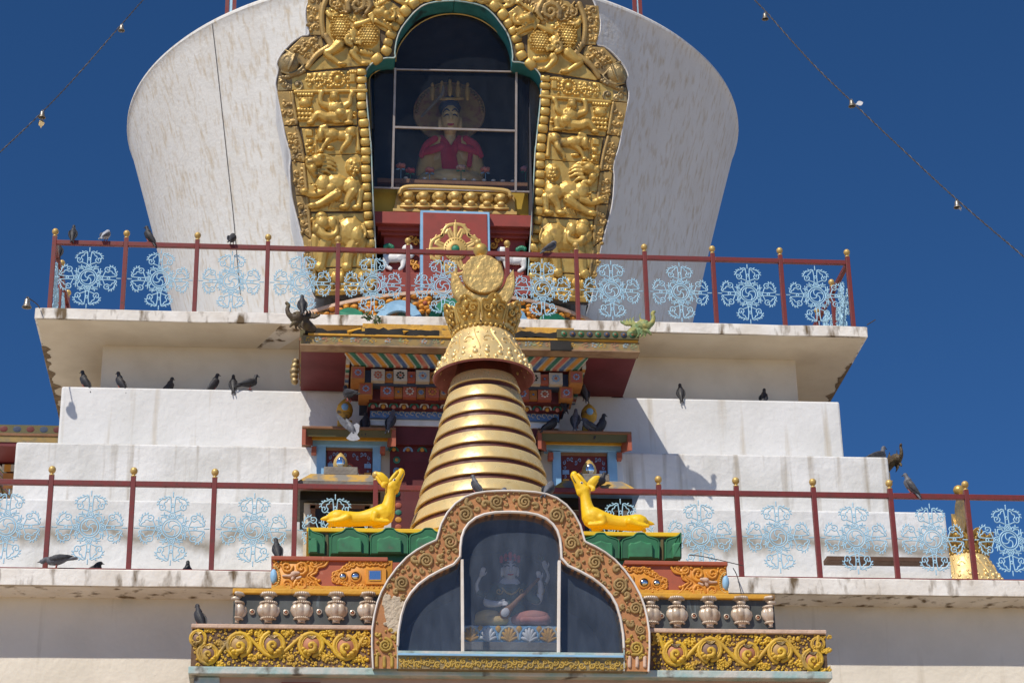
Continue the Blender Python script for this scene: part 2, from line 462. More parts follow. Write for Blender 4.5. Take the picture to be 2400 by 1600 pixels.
FASCIA = pm('painted_fascia', (0.32, 0.21, 0.065), (0.17, 0.15, 0.10), 9, 0.7, c3=(0.42, 0.20, 0.10), s3=7, t3=0.6, w3=0.1)
DRAGON_G = pm('dragon_green', (0.16, 0.25, 0.10), (0.42, 0.36, 0.10), 11, 0.6, bump=0.6, bscale=40)
DRAGON_D = pm('dragon_brown', (0.07, 0.045, 0.025), (0.12, 0.09, 0.04), 12, 0.6, bump=0.6, bscale=40)
SKIN_G = pm('statue_gold_skin', (0.85, 0.62, 0.30), None, 6, 0.4, 0.1)
SKIN_W = pm('statue_white_skin', (0.80, 0.78, 0.78), None, 6, 0.45)
HAIR_B = pm('statue_blue_hair', (0.03, 0.05, 0.12), None, 6, 0.5)
ROBE_R = pm('crimson_cloth', (0.60, 0.04, 0.08), (0.5, 0.035, 0.07), 6, 0.7)
ROBE_Y = pm('ochre_cloth', (0.72, 0.50, 0.20), (0.6, 0.4, 0.15), 6, 0.7)
ROBE_P = pm('pink_cloth', (0.60, 0.26, 0.20), (0.52, 0.2, 0.16), 6, 0.7)
ROBE_G = pm('dark_green_cloth', (0.05, 0.10, 0.09), (0.08, 0.12, 0.12), 6, 0.6)
HALO = pm('halo_paint', (0.42, 0.30, 0.12), (0.30, 0.14, 0.10), 9, 0.6)
CLEAR = glass_mat('window_glass', (0.70, 0.73, 0.78), 0.12)
CLEAR_N = glass_mat('niche_glass', (0.80, 0.80, 0.80), 0.025, ior=1.28)

# ================================================================== setting
g = G(); g.add([(-400, -400, GZ), (400, -400, GZ), (400, 400, GZ), (-400, 400, GZ)], [(0, 1, 2, 3)])
o = g.obj('ground', GROUND); tag(o, 'pale stone paving of the courtyard around the stupa', None, kind='structure')

# ------------------------------------------------------------------ stupa body
stupa = thing('stupa', 'huge white stepped stupa with a bulging whitewashed dome', 'stupa', (XC, YC, GZ))
def block(name, hw, z0, z1, m, yfront=None, bevel=0.03):
    g = G(); g.box(XC-hw, XC+hw, YC-hw, YC+hw, z0, z1)
    return g.obj(name, m, stupa, bevel=bevel)
def slab(name, hw, z0, z1, m):
    """a slab with a slightly wavy, hand-plastered edge"""
    rnd = random.Random(int(hw*10)); g = G()
    n = 64; ring = []
    for side in range(4):
        for i in range(n):
            t = -1+2*i/n
            ring.append((side, t))
    vs = []
    for lvl in range(3):
        for side, t in ring:
            w_ = 0.012*mnoise.noise((t*9+side*7, lvl*3.1, hw))
            if lvl == 2: w_ -= 0.03
            hh = hw+w_
            z = (z0, z1-0.02, z1)[lvl]+0.012*mnoise.noise((t*7+side*5, 9.0, hw))
            p = [(-t, 1), (-1, -t), (t, -1), (1, t)][(side+2) % 4]
            # walk the square
            q = {0: (t, -1), 1: (1, t), 2: (-t, 1), 3: (-1, -t)}[side]
            vs.append((XC+q[0]*hh, YC+q[1]*hh, z))
    N = len(ring); fs = []
    for l in range(2):
        for i in range(N):
            j = (i+1) % N
            fs.append((l*N+i, l*N+j, l*N+N+j, l*N+N+i))
    fs.append(tuple(range(N-1, -1, -1))); fs.append(tuple(range(2*N, 3*N)))
    g.add(vs, fs)
    return g.obj(name, m, stupa, smooth=35)

DXC = XC+0.04
def dome_r(z):
    t = (z-13.1)/(19.2-13.1)
    return 3.77+(5.35-3.77)*t-0.05*math.sin(math.pi*max(0, min(1, t)))
prof = [(dome_r(z), z) for z in np.linspace(12.9, 19.1, 40)]
prof += [(5.35+0.0*k, 19.1+0.04*k) for k in range(1, 3)]+[(5.30, 19.24), (5.2, 19.29), (4.9, 19.36), (3.0, 19.7), (0.01, 20.0)]
def in_niche(c):
    return abs(c[0]-XC) < 1.22 and c[1] < YC and 13.3 < c[2] < 18.75
g = G(); g.lathe(prof, (DXC, YC, 0), 360, skip=in_niche)
g.obj('dome', DOME_W, stupa, smooth=35)
slab('upper_slab', YC-28.0, 12.945, 13.115, SLAB_EDGE)
g = G(); g.box(XC-5.0, XC+5.0, YC-5.0, YC+5.0, 11.9, 12.95); g.obj('recessed_wall', CREAM, stupa)
# the soffit under the upper slab, a little inside its edge
hs = YC-28.0-0.03
g = G(); g.add([(XC-hs, YC-hs, 12.94), (XC+hs, YC-hs, 12.94), (XC+hs, YC+hs, 12.94), (XC-hs, YC+hs, 12.94)], [(0, 1, 2, 3)])
g.obj('soffit', CREAM, stupa)
# old render flaking off along the two side edges of the soffit
for sx in (-1, 1):
    rr = random.Random(31+sx); g = G(); y = YC-hs+0.9; n_ = 90; dy = 3.4/n_
    row = [0.02+0.16*max(0, mnoise.noise((i*0.17, sx*3.0, 1.0))+0.12)+rr.uniform(0, 0.03) for i in range(n_)]
    vs = []
    for i, w_ in enumerate(row):
        xo = XC+sx*(hs+0.028); vs += [(xo, y+i*dy, 12.936), (xo-sx*w_, y+i*dy, 12.936)]
    g.add(vs, [(2*i, 2*i+1, 2*i+3, 2*i+2) for i in range(n_-1)])
    g.obj('flaked_edge', pm('flaked_render', (0.16, 0.11, 0.065), (0.28, 0.20, 0.12), 8, 0.9, bump=0.5, bscale=20), stupa)
block('terrace', 5.48, 11.0, 12.10, PLASTER)
block('terrace', 5.97, 9.95, 11.07, PLASTER_OLD)
block('terrace', 6.53, 8.4, 10.06, PLASTER_MOULD)
g = G(); g.box(XC-6.85, XC+6.85, YC-6.85, YC+6.85, 8.4, 9.02); g.obj('terrace', PLASTER, stupa, bevel=0.03)
slab('lower_slab', YC-25.5, 8.285, 8.50, SLAB_EDGE)
g = G(); h1 = YC-25.53; h2 = YC-26.0
for i in range(4):
    c, s_ = [(1, 0), (0, 1), (-1, 0), (0, -1)][i]
    def rot(x, y): return (XC+x*c-y*s_, YC+x*s_+y*c)
    a, b, d, e = rot(-h1, -h1), rot(h1, -h1), rot(h2, -h2), rot(-h2, -h2)
    g.add([(*a, 8.28), (*b, 8.28), (*d, 8.36), (*e, 8.36)], [(0, 1, 2, 3)])
g.obj('soffit', CREAM, stupa)
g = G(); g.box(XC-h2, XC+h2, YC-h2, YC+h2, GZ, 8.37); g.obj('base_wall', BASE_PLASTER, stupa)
# white band on top of the dome shoulder and the square block it carries
g = G(); g.box(XC-2.6, XC+2.6, YC-2.6, YC+2.6, 19.6, 22.5); g.obj('top_block', PLASTER, stupa, bevel=0.03)

# lightning cable lying on the dome, left of the gold arch
def on_dome(u, v, lift=0.012):
    d = ray(u, v); lo, hi = 26.0, 33.5
    f = lambda Y: (lambda q: math.hypot(q[0]-DXC, q[1]-YC)-dome_r(q[2])-lift)(d*(Y/d[1]))
    for _ in range(60):
        m = (lo+hi)/2
        if f(m) > 0: lo = m
        else: hi = m
    return d*(lo/d[1])
pts = [on_dome(*p) for p in catmull([(497, 55), (508, 150), (521, 270), (534, 390), (546, 500), (555, 600), (563, 690)], 6)]
g = G(); g.tube(pts, 0.0055, 5)
o = g.obj('cable', CHAIN_M, smooth=60); tag(o, 'thin dark cable running down the left of the white dome', 'cable')

# ------------------------------------------------------------------ railings with double-thunderbolt medallions
def medallion_mesh():
    g = G(); s = 1/985.0; R_ = 7.9*s
    def T(pts, r=R_): g.tube([(p[0]*s, 0.0, p[1]*s) for p in catmull(pts, 4)], r, 5)
    def circ(x, y, r, n=20, rr=R_): g.tube([((x+r*math.cos(2*math.pi*k/n))*s, 0, (y+r*math.sin(2*math.pi*k/n))*s) for k in range(n)], rr, 5, True)
    circ(0, 0, 128, 30, R_*1.1); circ(0, 0, 100, 28)
    for k in range(4):
        a = k*math.pi/2+0.2
        T([(104*math.cos(a+q*1.5)*(1-q), 104*math.sin(a+q*1.5)*(1-q)) for q in np.linspace(0, 1, 6)])
    for k in range(4):
        ca, sa = [(1, 0), (0, 1), (-1, 0), (0, -1)][k]
        kx = lambda x, y: x*(1.0 if y < 190 else 0.80)
        ky = lambda y: y+(14 if 205 < y < 380 else 0)
        A = lambda pts: T([(kx(x, y)*ca-ky(y)*sa, kx(x, y)*sa+ky(y)*ca) for x, y in pts])
        def C(x, y, r, n=10): circ(x*ca-y*sa, x*sa+y*ca, r, n)
        C(0, 168, 36, 12); C(0, 168, 15, 8)
        A([(-132, 228), (-70, 208), (0, 202), (70, 208), (132, 228)])
        C(0, 292, 19, 8)
        A([(0, 400), (0, 430), (0, 468)])
        for m in (1, -1):
            B = lambda pts: A([(x*m, y) for x, y in pts])
            B([(30, 205), (27, 270), (32, 330), (40, 405)])
            B([(19, 292), (27, 292)])
            B([(40, 128), (58, 168), (100, 178), (126, 205)])
            B([(58, 118), (95, 142), (140, 140)]); B([(70, 150), (105, 165), (146, 172)])
            B([(132, 228), (172, 218), (205, 240), (202, 278), (172, 288), (156, 266), (172, 250)])
            B([(200, 272), (222, 300), (205, 335), (172, 358), (120, 385), (72, 408), (38, 398)])
            B([(132, 228), (112, 262), (138, 290), (128, 322), (100, 330), (82, 362), (46, 372)])
            B([(214, 300), (238, 296), (250, 282)]); B([(210, 325), (236, 330), (250, 322)])
            B([(182, 350), (205, 362), (222, 360)]); B([(150, 368), (165, 385), (182, 388)])
            B([(110, 390), (122, 408), (140, 412)])
    return g.mesh('medallion')
MED = medallion_mesh(); MED.materials.append(BLUE_METAL)
for p in MED.polygons: p.use_smooth = True
g = G(); g.lathe([(0.0, 0.0), (0.034, 0.0), (0.034, 0.014), (0.02, 0.022), (0.018, 0.034), (0.030, 0.040), (0.044, 0.062), (0.047, 0.082), (0.042, 0.104), (0.026, 0.122), (0.0, 0.130)], n=14)
FIN = g.mesh('finial'); FIN.materials.append(GOLD_PAINT)
for p in FIN.polygons: p.use_smooth = True

def rail(parent, p0, p1, ztop, zbot, m=RED_RAIL, w=0.028):
    """top and bottom bars from p0 to p1 (x, y)"""
    d = np.array([p1[0]-p0[0], p1[1]-p0[1]]); L = np.linalg.norm(d); d /= L; n = np.array([-d[1], d[0]])
    for nm, z, hh, ww in (('top_bar', ztop, 0.068, w), ('bottom_bar', zbot, 0.036, w*0.85)):
        g = G(); a, b = np.array(p0), np.array(p1)
        c = [a-n*ww, b-n*ww, b+n*ww, a+n*ww]
        g.hexa([(*q, z-hh) for q in c]+[(*q, z) for q in c])
        g.obj(nm, m, parent, bevel=0.006)
def post(parent, x, y, z0, z1):
    g = G(); q = 0.031; g.box(x-q, x+q, y-q, y+q, z0, z1)
    o = g.obj('post', RED_RAIL, parent, bevel=0.006)
    f = bpy.data.objects.new('finial', FIN); COL.objects.link(f); f.parent = o
    f.location = Vector((x, y, z1-0.002))-Vector(worldloc(o))
    return o
def medal(parent, x, y, z, wide=1.0, side=False, w_=None):
    o = bpy.data.objects.new('medallion', MED); COL.objects.link(o); o.parent = parent
    o.location = Vector((x, y, z))-Vector(parent.location)
    o.scale = (wide, 1, 1)
    if side: o.rotation_euler = (0, 0, math.pi/2)

# upper
UY = 28.2; UZ = 13.125
ur = thing('terrace_railing', 'dark red railing with pale blue wheel medallions round the upper terrace', 'railing', (XC, UY, UZ))
ux = [-3.60+i for i in range(7)]+[7.83-i for i in range(5, -1, -1)]
ztop = at(1000, 586, UY)[2]
for x in ux: post(ur, x, UY, UZ, ztop+0.06)
for a, b in zip(ux[:-1], ux[1:]):
    rail(ur, (a+0.031, UY), (b-0.031, UY), ztop, UZ+0.055)
    if b-a > 0.8: medal(ur, (a+b)/2, UY, (UZ+ztop)/2-0.012, (b-a)*0.965)
for x in (ux[0], ux[-1]):
    for i in range(1, 6):
        y = UY+i*1.0
        post(ur, x, y, UZ, ztop+0.06)
        rail(ur, (x, y-0.969), (x, y-0.031), ztop, UZ+0.055)
        medal(ur, x, y-0.5, (UZ+ztop)/2-0.012, 0.965, True)
# lower
LY = 25.7; LZ = 8.51
lr = thing('terrace_railing', 'dark red railing with pale blue wheel medallions along the lower terrace behind the deer', 'railing', (XC, LY, LZ))
x0 = at(107, 1312, LY)[0]; x2 = at(495.7, 1315.7, LY)[0]; sp = (x2-x0)/2
r0 = at(2284.4, 1341.8, LY)[0]; r1 = at(2103.3, 1339, LY)[0]; rs = r0-r1
lx = [x0+sp*i for i in range(-2, 5)]
rx = [r0-rs*i for i in range(-1, 6)][::-1]
zt = at(1200, 1142, LY)[2]
allx = lx+rx
for x in allx: post(lr, x, LY, LZ, zt+0.06)
for a, b in zip(allx[:-1], allx[1:]):
    rail(lr, (a+0.031, LY), (b-0.031, LY), zt, LZ+0.055)
    if b-a < 1.2: medal(lr, (a+b)/2, LY, (LZ+zt)/2-0.012, (b-a)*0.965)

# railing on the roof of the dome: only two corners show over the rim
hr = thing('roof_railing', 'short red railing with blue infill peeping over the top of the dome', 'railing', (XC, YC, 19.6))
HY = 30.4
for (u, v) in ((532, 22), (549, 18), (1487, 12), (1500, 18)):
    q = at(u, v, HY); g = G(); g.box(q[0]-0.03, q[0]+0.03, HY-0.03, HY+0.03, 19.30, 20.7); g.obj('post', RED_RAIL, hr)
for a, b in ((533, 549), (1487, 1500)):
    p, q = at(a, 10, HY), at(b, 10, HY); g = G(); g.box(p[0]+.03, q[0]-.03, HY-0.01, HY+0.01, 19.36, 20.6); g.obj('infill_panel', BLUE_METAL, hr)
for a, b in ((549, 1487),):
    p, q = at(a, 10, HY), at(b, 10, HY); g = G(); g.box(p[0]+.03, q[0]-.03, HY-0.02, HY+0.02, 20.62, 20.68); g.obj('top_bar', RED_RAIL, hr)

# ================================================================== gold arch round the niche, on the dome front
NP = wall(29.35, 13.2, -0.19)          # leans out with the dome
NX = XC+0.005
arch = thing('gold_arch', 'tall gilded relief arch of animals and scrolls framing the glazed niche on the dome', 'arch', (XC, 29.2, 13.1))
Z2 = (600, 0, 3.92); Z4 = (600, 350, 3.92)
# outlines of the left half, photo pixels, bottom to top
OUT = [(738, 700), (730, 682), (722, 630), (712, 577), (698, 520), (684, 462), (679, 400), (681, 370), (676, 345), (668, 319), (657, 255), (649, 217), (646, 194), (652, 166), (649, 150), (656, 133), (668, 117), (687, 98), (707, 85), (722, 82), (723, 70), (717, 48), (717, 22), (725, 0), (745, -40), (790, -85), (860, -125), (950, -150), (1062, -165)]
INN = [(885, 700), (883, 640), (880, 580), (875.5, 493), (870, 350), (868, 330), (865, 296), (860, 242), (857.6, 209), (856, 178), (859, 166), (867, 154), (883, 143), (906, 137), (925, 136), (925.5, 122), (930, 94), (940, 69), (957, 46), (973, 28), (992, 14), (1015, 7), (1040, 4), (1064, 3)]
def npt(u, v, h=0.0, mir=False):
    q = NP(u, v, h)
    return np.array([2*NX-q[0], q[1], q[2]]) if mir else q
# inner reveal (teal) and outer side walls (white)
for nm, line, dep, m in (('reveal', INN, 0.34, TEAL), ('side_wall', OUT, 1.1, PLASTER)):
    g = G()
    for mir in (False, True):
        L = catmull(line, 4)
        vs = [npt(u, v, 0.012, mir) for u, v in L]+[npt(u, v, 0.0, mir)+np.array([0, dep+0.0, 0]) for u, v in L]
        n = len(L); g.add(vs, [(i, i+1, n+i+1, n+i) for i in range(n-1)])
    g.obj(nm, m, arch, smooth=40)
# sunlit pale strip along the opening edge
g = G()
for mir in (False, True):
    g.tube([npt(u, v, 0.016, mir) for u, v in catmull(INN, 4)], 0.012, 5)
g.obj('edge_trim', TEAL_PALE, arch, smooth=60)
g = G()
for mir in (False, True):
    g.tube([npt(u, v, -0.01, mir) for u, v in catmull(OUT, 4)], 0.016, 5)
g.obj('edge_trim', WHITE, arch, smooth=60)

def xin(v):   # inner edge u at v
    for a, b in zip(INN[:-1], INN[1:]):
        if b[1] <= v <= a[1]: return a[0]+(b[0]-a[0])*(a[1]-v)/max(a[1]-b[1], 1e-6)
    return INN[0][0]
def xout(v):
    for a, b in zip(OUT[:-1], OUT[1:]):
        if min(a[1], b[1]) <= v <= max(a[1], b[1]): return a[0]+(b[0]-a[0])*((a[1]-v)/(a[1]-b[1]) if a[1] != b[1] else 0)
    return OUT[0][0]
# backing plate, weathered, just behind the cast blocks
OUTD = catmull(OUT, 3); INND = catmull(INN, 3)
g = G()
for mir in (False, True):
    n = 80
    a = [OUTD[int(round(t*(len(OUTD)-1)))] for t in np.linspace(0, 1, n)]
    b = [INND[int(round(t*(len(INND)-1)))] for t in np.linspace(0, 1, n)]
    vs = [npt(u, v, -0.004, mir) for u, v in a]+[npt(u, v, -0.004, mir) for u, v in b]
    g.add(vs, [(i, i+1, n+i+1, n+i) for i in range(n-1)])
g.obj('backing', JOINT, arch)

def curl(g, x, y, r, d, a0, w=0.28):
    g.spiral(x, y, r, 1.2, a0, d, r*w, r*w*0.6, 1.3, 8)
    g.ell((x, y, 8), (r*0.34, r*0.34, r*0.5))
rnd = random.Random(11)
def border_fill(g, pts, wd, sc):
    """leafy scroll running along a strip: pts centre line, wd half width"""
    P = catmull(pts, 6)
    d = 0.0; last = None; k = 0
    acc = 0
    for i in range(1, len(P)):
        a, b = P[i-1], P[i]
        L = np.linalg.norm(b-a); acc += L
        if acc > wd*1.15:
            acc = 0; k += 1
            t = (b-a)/max(L, 1e-6); n = np.array([-t[1], t[0]])
            s_ = 1 if k % 2 else -1
            c = b+n*s_*wd*0.30
            curl(g, c[0], c[1], wd*0.52, s_, rnd.uniform(0, 6.28), 0.32)
            for q in range(4):
                e = b-n*s_*wd*rnd.uniform(0.35, 0.95)+t*wd*rnd.uniform(-0.5, 0.5)
                r = wd*rnd.uniform(0.16, 0.3)
                g.ell((e[0], e[1], 6), (r, r*rnd.uniform(0.7, 1.2), r*1.2), rnd.uniform(0, 3), 8, 5)
def plate(g, poly, h=7):
    g.prism(poly, -3, h, 2.5)
def frame_panel(name, label, base, build, blend=0.0085, m=None):
    """one cast block, and its mirror image on the other jamb"""
    for mir in (None, NX):
        g = G(zmap(NP, *base, mirror=mir))
        build(g)
        o = g.obj(name, m or GOLD, arch, blend=blend, it=1)
        o['label'] = label

def ele(g):
    plate(g, [(505, 590), (1000, 585), (1010, 690), (1040, 905), (1050, 1080), (560, 1085), (530, 905)])
    g.ell((870, 765, 0), (135, 150, 75)); g.ell((930, 800, 0), (85, 115, 92)); g.ell((750, 770, 0), (110, 120, 62))
    g.ell((612, 690, 12), (82, 80, 88)); g.ell((600, 625, 10), (62, 48, 70)); g.ell((560, 740, 10), (50, 60, 75))
    g.ell((705, 690, 55), (42, 62, 30)); g.limb([(665, 650, 55, 14), (735, 640, 55, 14), (752, 700, 52, 12), (720, 760, 48, 10)])
    g.limb([(585, 740, 40, 44), (620, 800, 60, 38), (685, 815, 64, 34), (735, 785, 60, 28), (742, 735, 56, 22), (722, 700, 52, 16)], 0.9)
    g.limb([(560, 780, 55, 14), (640, 815, 80, 9), (672, 845, 80, 4)], 1)
    g.limb([(520, 650, 40, 16), (500, 658, 42, 6)])
    g.limb([(640, 860, 10, 72), (612, 960, 15, 56), (598, 1060, 20, 46), (585, 1085, 25, 52)], 0.8)
    g.limb([(548, 820, 0, 55), (545, 900, 0, 45), (548, 1000, 0, 36)], 0.8)
    g.limb([(900, 860, 15, 70), (850, 980, 20, 52), (842, 1060, 20, 46), (835, 1085, 25, 52)], 0.8)
    g.limb([(975, 850, 0, 55), (955, 960, 0, 40), (950, 1060, 0, 34)], 0.8)
    g.limb([(985, 700, 40, 14), (1008, 790, 50, 13), (960, 850, 60, 11), (925, 890, 62, 9)], 1)
    for x in (560, 595, 630): g.ell((x, 1105, 25), (16, 14, 20))
    g.limb([(690, 890, 0, 40), (680, 1000, 0, 14)], 0.7)
def footing(g):
    plate(g, [(570, 1096), (1052, 1090), (1060, 1325), (640, 1345), (545, 1345)])
    for q in range(8): g.ell((600+q*62, 1180, 4), (30, 52, 34)); g.ell((630+q*62, 1260, 4), (28, 40, 34))
    g.limb([(560, 1310, 10, 20), (1050, 1300, 10, 20)], 1)
def lion(g):
    plate(g, [(450, 62), (965, 48), (975, 310), (470, 318)])
    plate(g, [(470, 326), (980, 318), (992, 570), (500, 575)])
    g.ell((560, 112, 15), (72, 62, 88)); g.ell((500, 128, 20), (52, 40, 60)); g.ell((470, 100, 30), (24, 20, 40)); g.ell((590, 80, 40), (48, 26, 56))
    g.limb([(480, 160, 30, 24), (520, 215, 36, 26), (545, 240, 30, 28)], 0.9); g.ell((520, 190, 30), (44, 44, 60))
    for i, (x0, y0, x1, y1) in enumerate([(600, 70, 700, 95), (620, 105, 725, 125), (625, 140, 735, 160), (620, 175, 730, 195), (600, 205, 690, 235), (575, 235, 640, 275)]):
        g.limb([(x0, y0, 35, 20), ((x0+x1)/2, (y0+y1)/2-12, 32, 17), (x1, y1, 22, 9)], 0.8)
    g.ell((620, 330, 5), (85, 100, 70)); g.ell((730, 320, 0), (130, 92, 62)); g.ell((880, 350, 5), (95, 88, 70)); g.ell((690, 370, 25), (62, 52, 55))
    g.ell((892, 165, 0), (74, 88, 62))
    for x, y in ((870, 140), (905, 150), (885, 180), (920, 185), (870, 205), (905, 215), (895, 245), (930, 215)): g.ell((x, y, 50), (17, 17, 24))
    g.limb([(905, 280, 0, 52), (910, 330, 0, 62)], 0.8)
    g.limb([(620, 395, 20, 46), (530, 425, 30, 34), (450, 405, 36, 30)], 0.9); g.ell((445, 400, 35), (44, 34, 48))
    g.limb([(740, 420, 35, 52), (660, 470, 42, 40), (590, 510, 40, 33), (530, 530, 36, 30)], 0.9); g.ell((520, 530, 34), (50, 30, 46))
    g.limb([(890, 400, 30, 56), (845, 470, 34, 36), (835, 520, 32, 30)], 0.9); g.ell((810, 540, 32), (50, 28, 44))
    g.limb([(955, 400, 15, 44), (950, 470, 20, 32), (945, 530, 24, 28)], 0.9); g.ell((925, 545, 28), (48, 28, 44))
    for q in range(5): g.limb([(700+q*22, 480+q*4, 12, 9), (670+q*22, 545, 12, 5)], 1)
    for x, y in ((540, 350), (545, 385), (740, 395), (770, 410)): g.ell((x, y, 60), (13, 13, 20))
def horse(g):
    plate(g, [(420, 1185), (940, 1165), (965, 1415), (460, 1432)])
    g.ell((690, 1245, 8), (92, 62, 62)); g.ell((790, 1250, 0), (95, 50, 50)); g.ell((870, 1220, 8), (60, 56, 60))
    g.limb([(650, 1225, 30, 42), (600, 1200, 35, 36), (640, 1180, 45, 26)], 0.9); g.spiral(660, 1225, 44, 1.2, 0, 1, 14, 8, 1, 40)
    g.ell((595, 1250, 30), (38, 66, 52)); g.limb([(590, 1215, 30, 22), (565, 1290, 32, 14)], 1)
    g.limb([(690, 1270, 25, 34), (630, 1335, 34, 20), (600, 1395, 30, 17)], 1); g.ell((595, 1400, 28), (28, 18, 30))
    g.limb([(850, 1270, 20, 42), (845, 1310, 34, 30), (795, 1370, 34, 20), (785, 1400, 30, 18)], 1)
    g.limb([(925, 1195, 16, 16), (935, 1290, 18, 15), (940, 1385, 20, 22)], 1)
    g.ell((880, 1190, 20), (46, 22, 34)); g.ell((680, 1365, 10), (40, 20, 34))
    g.prism([(460, 1200), (520, 1200), (520, 1260), (460, 1260)], 0, 34, 8)
    g.limb([(545, 1195, 10, 8), (555, 1410, 10, 8)], 1); g.ell((497, 1310, 8), (30, 30, 38)); g.ell((500, 1375, 8), (36, 26, 34))
    for x, y in ((470, 1340), (530, 1345), (480, 1405), (525, 1408)): g.ell((x, y, 8), (15, 14, 24))
def dwarf(g):
    plate(g, [(345, 850), (920, 838), (930, 1150), (400, 1170)])
    g.limb([(360, 852, 18, 18), (1010, 840, 18, 18)], 0.9)
    g.ell((720, 905, 25), (46, 50, 66)); g.ell((720, 880, 30), (44, 24, 58)); g.ell((735, 1000, 12), (88, 70, 66)); g.ell((775, 1055, 22), (66, 52, 66))
    g.limb([(665, 985, 20, 38), (600, 960, 30, 28), (592, 905, 34, 24), (604, 862, 36, 26)], 0.9)
    g.limb([(815, 985, 20, 36), (858, 955, 30, 28), (866, 905, 34, 22), (885, 866, 36, 24)], 0.9)
    g.limb([(720, 1085, 20, 54), (640, 1090, 34, 46), (570, 1062, 36, 38), (515, 1120, 34, 24)], 0.9); g.ell((500, 1140, 32), (40, 22, 36))
    g.limb([(800, 1085, 25, 44), (860, 1048, 38, 34), (856, 1110, 36, 26)], 0.9); g.ell((850, 1140, 32), (50, 20, 36))
    g.limb([(650, 1090, 30, 24), (730, 1130, 36, 18), (790, 1130, 34, 10)], 1)
    g.ell((455, 955, 10), (62, 48, 50)); g.limb([(400, 912, 18, 11), (512, 912, 18, 11)], 1)
    for i in range(6): g.ell((388+i*26, 880, 14), (15, 17, 26))
    for i in range(5): g.ell((398+i*28, 1018, 14), (18, 20, 28))
    for i in range(8): g.ell((400+(i % 4)*34, 1058+(i//4)*42, 10), (22, 22, 32))
    for y in (1040, 1075): g.ell((905, y, 10), (14, 14, 22))
    g.limb([(740, 950, 60, 8), (760, 975, 62, 8), (785, 965, 60, 8)], 1)
def jewelrow(g):
    plate(g, [(330, 690), (470, 672), (925, 640), (925, 822), (330, 832)])
    g.ell((752, 730, 6), (34, 38, 44))
    for k in range(14):
        a = 2*math.pi*k/14; g.ell((752+64*math.cos(a), 732+64*math.sin(a), 6), (16, 16, 26))
    g.prism([(862, 690), (910, 690), (910, 765), (862, 765)], 0, 30, 6)
    for y in (680, 720, 760, 800): g.ell((845, y, 6), (14, 14, 24))
    for i in range(4): g.ell((850+i*22, 668, 6), (12, 12, 20))
    for x, y, r, d in ((500, 705, 48, 1), (500, 780, 40, -1), (590, 705, 34, -1), (560, 780, 34, 1), (640, 700, 26, 1)): curl(g, x, y, r, d, x*0.1)
    for i in range(9): g.ell((470+i*24, 745+8*math.sin(i), 6), (15, 12, 24))
    for x, y in ((600, 790), (630, 770), (660, 795), (690, 800)): g.ell((x, y, 6), (16, 16, 24))
def bud(g):
    g.ell((302, 588, 0), (98, 104, 78), 0.5, 16, 10)
    g.spiral(285, 560, 46, 1.3, 0, 1, 9, 5, 1, 68); g.limb([(355, 520, 60, 10), (330, 600, 78, 10), (300, 660, 60, 9)], 1)
    g.limb([(270, 470, 20, 10), (345, 520, 40, 12), (420, 600, 25, 10)], 1)
    g.limb([(235, 665, 18, 12), (320, 690, 34, 14), (400, 650, 30, 12), (440, 600, 20, 8)], 1)
    for i in range(8):
        t = i/7; g.ell((250+t*190, 715-60*t*t+4*math.sin(9*t), 8), (24, 20, 30))
    for x, y, r, d in ((255, 775, 40, 1), (385, 785, 52, -1), (300, 805, 26, 1), (235, 720, 22, -1)): curl(g, x, y, r, d, x)
    plate(g, [(205, 700), (440, 690), (330, 838), (195, 838)], 5)
def shoulder(g):
    plate(g, [(300, 460), (420, 345), (600, 340), (620, 420), (480, 590), (420, 600)], 6)
    for x, y, r, d in ((470, 430, 46, 1), (430, 480, 40, -1), (520, 395, 38, -1), (560, 450, 36, 1), (480, 520, 34, 1), (380, 450, 34, -1), (545, 365, 26, 1), (440, 385, 30, 1)):
        curl(g, x, y, r, d, x*0.7)
    for q in range(12): g.ell((360+q*19, 470-30*math.sin(q*1.1)-q*5, 6), (17, 15, 26))
    g.limb([(640, 335, 12, 30), (695, 425, 20, 32)], 0.8); g.limb([(690, 425, 16, 28), (560, 510, 20, 27), (470, 625, 16, 24)], 0.8)
def upperborder(g):
    plate(g, [(480, -40), (600, -40), (600, 330), (500, 325), (470, 210), (465, 100)], 6)
    border_fill(g, [(540, 330), (530, 220), (530, 100), (550, -40)], 62, 1)
    g.limb([(660, -40, 12, 28), (612, 90, 14, 27), (605, 220, 14, 27), (622, 335, 12, 26)], 0.8)
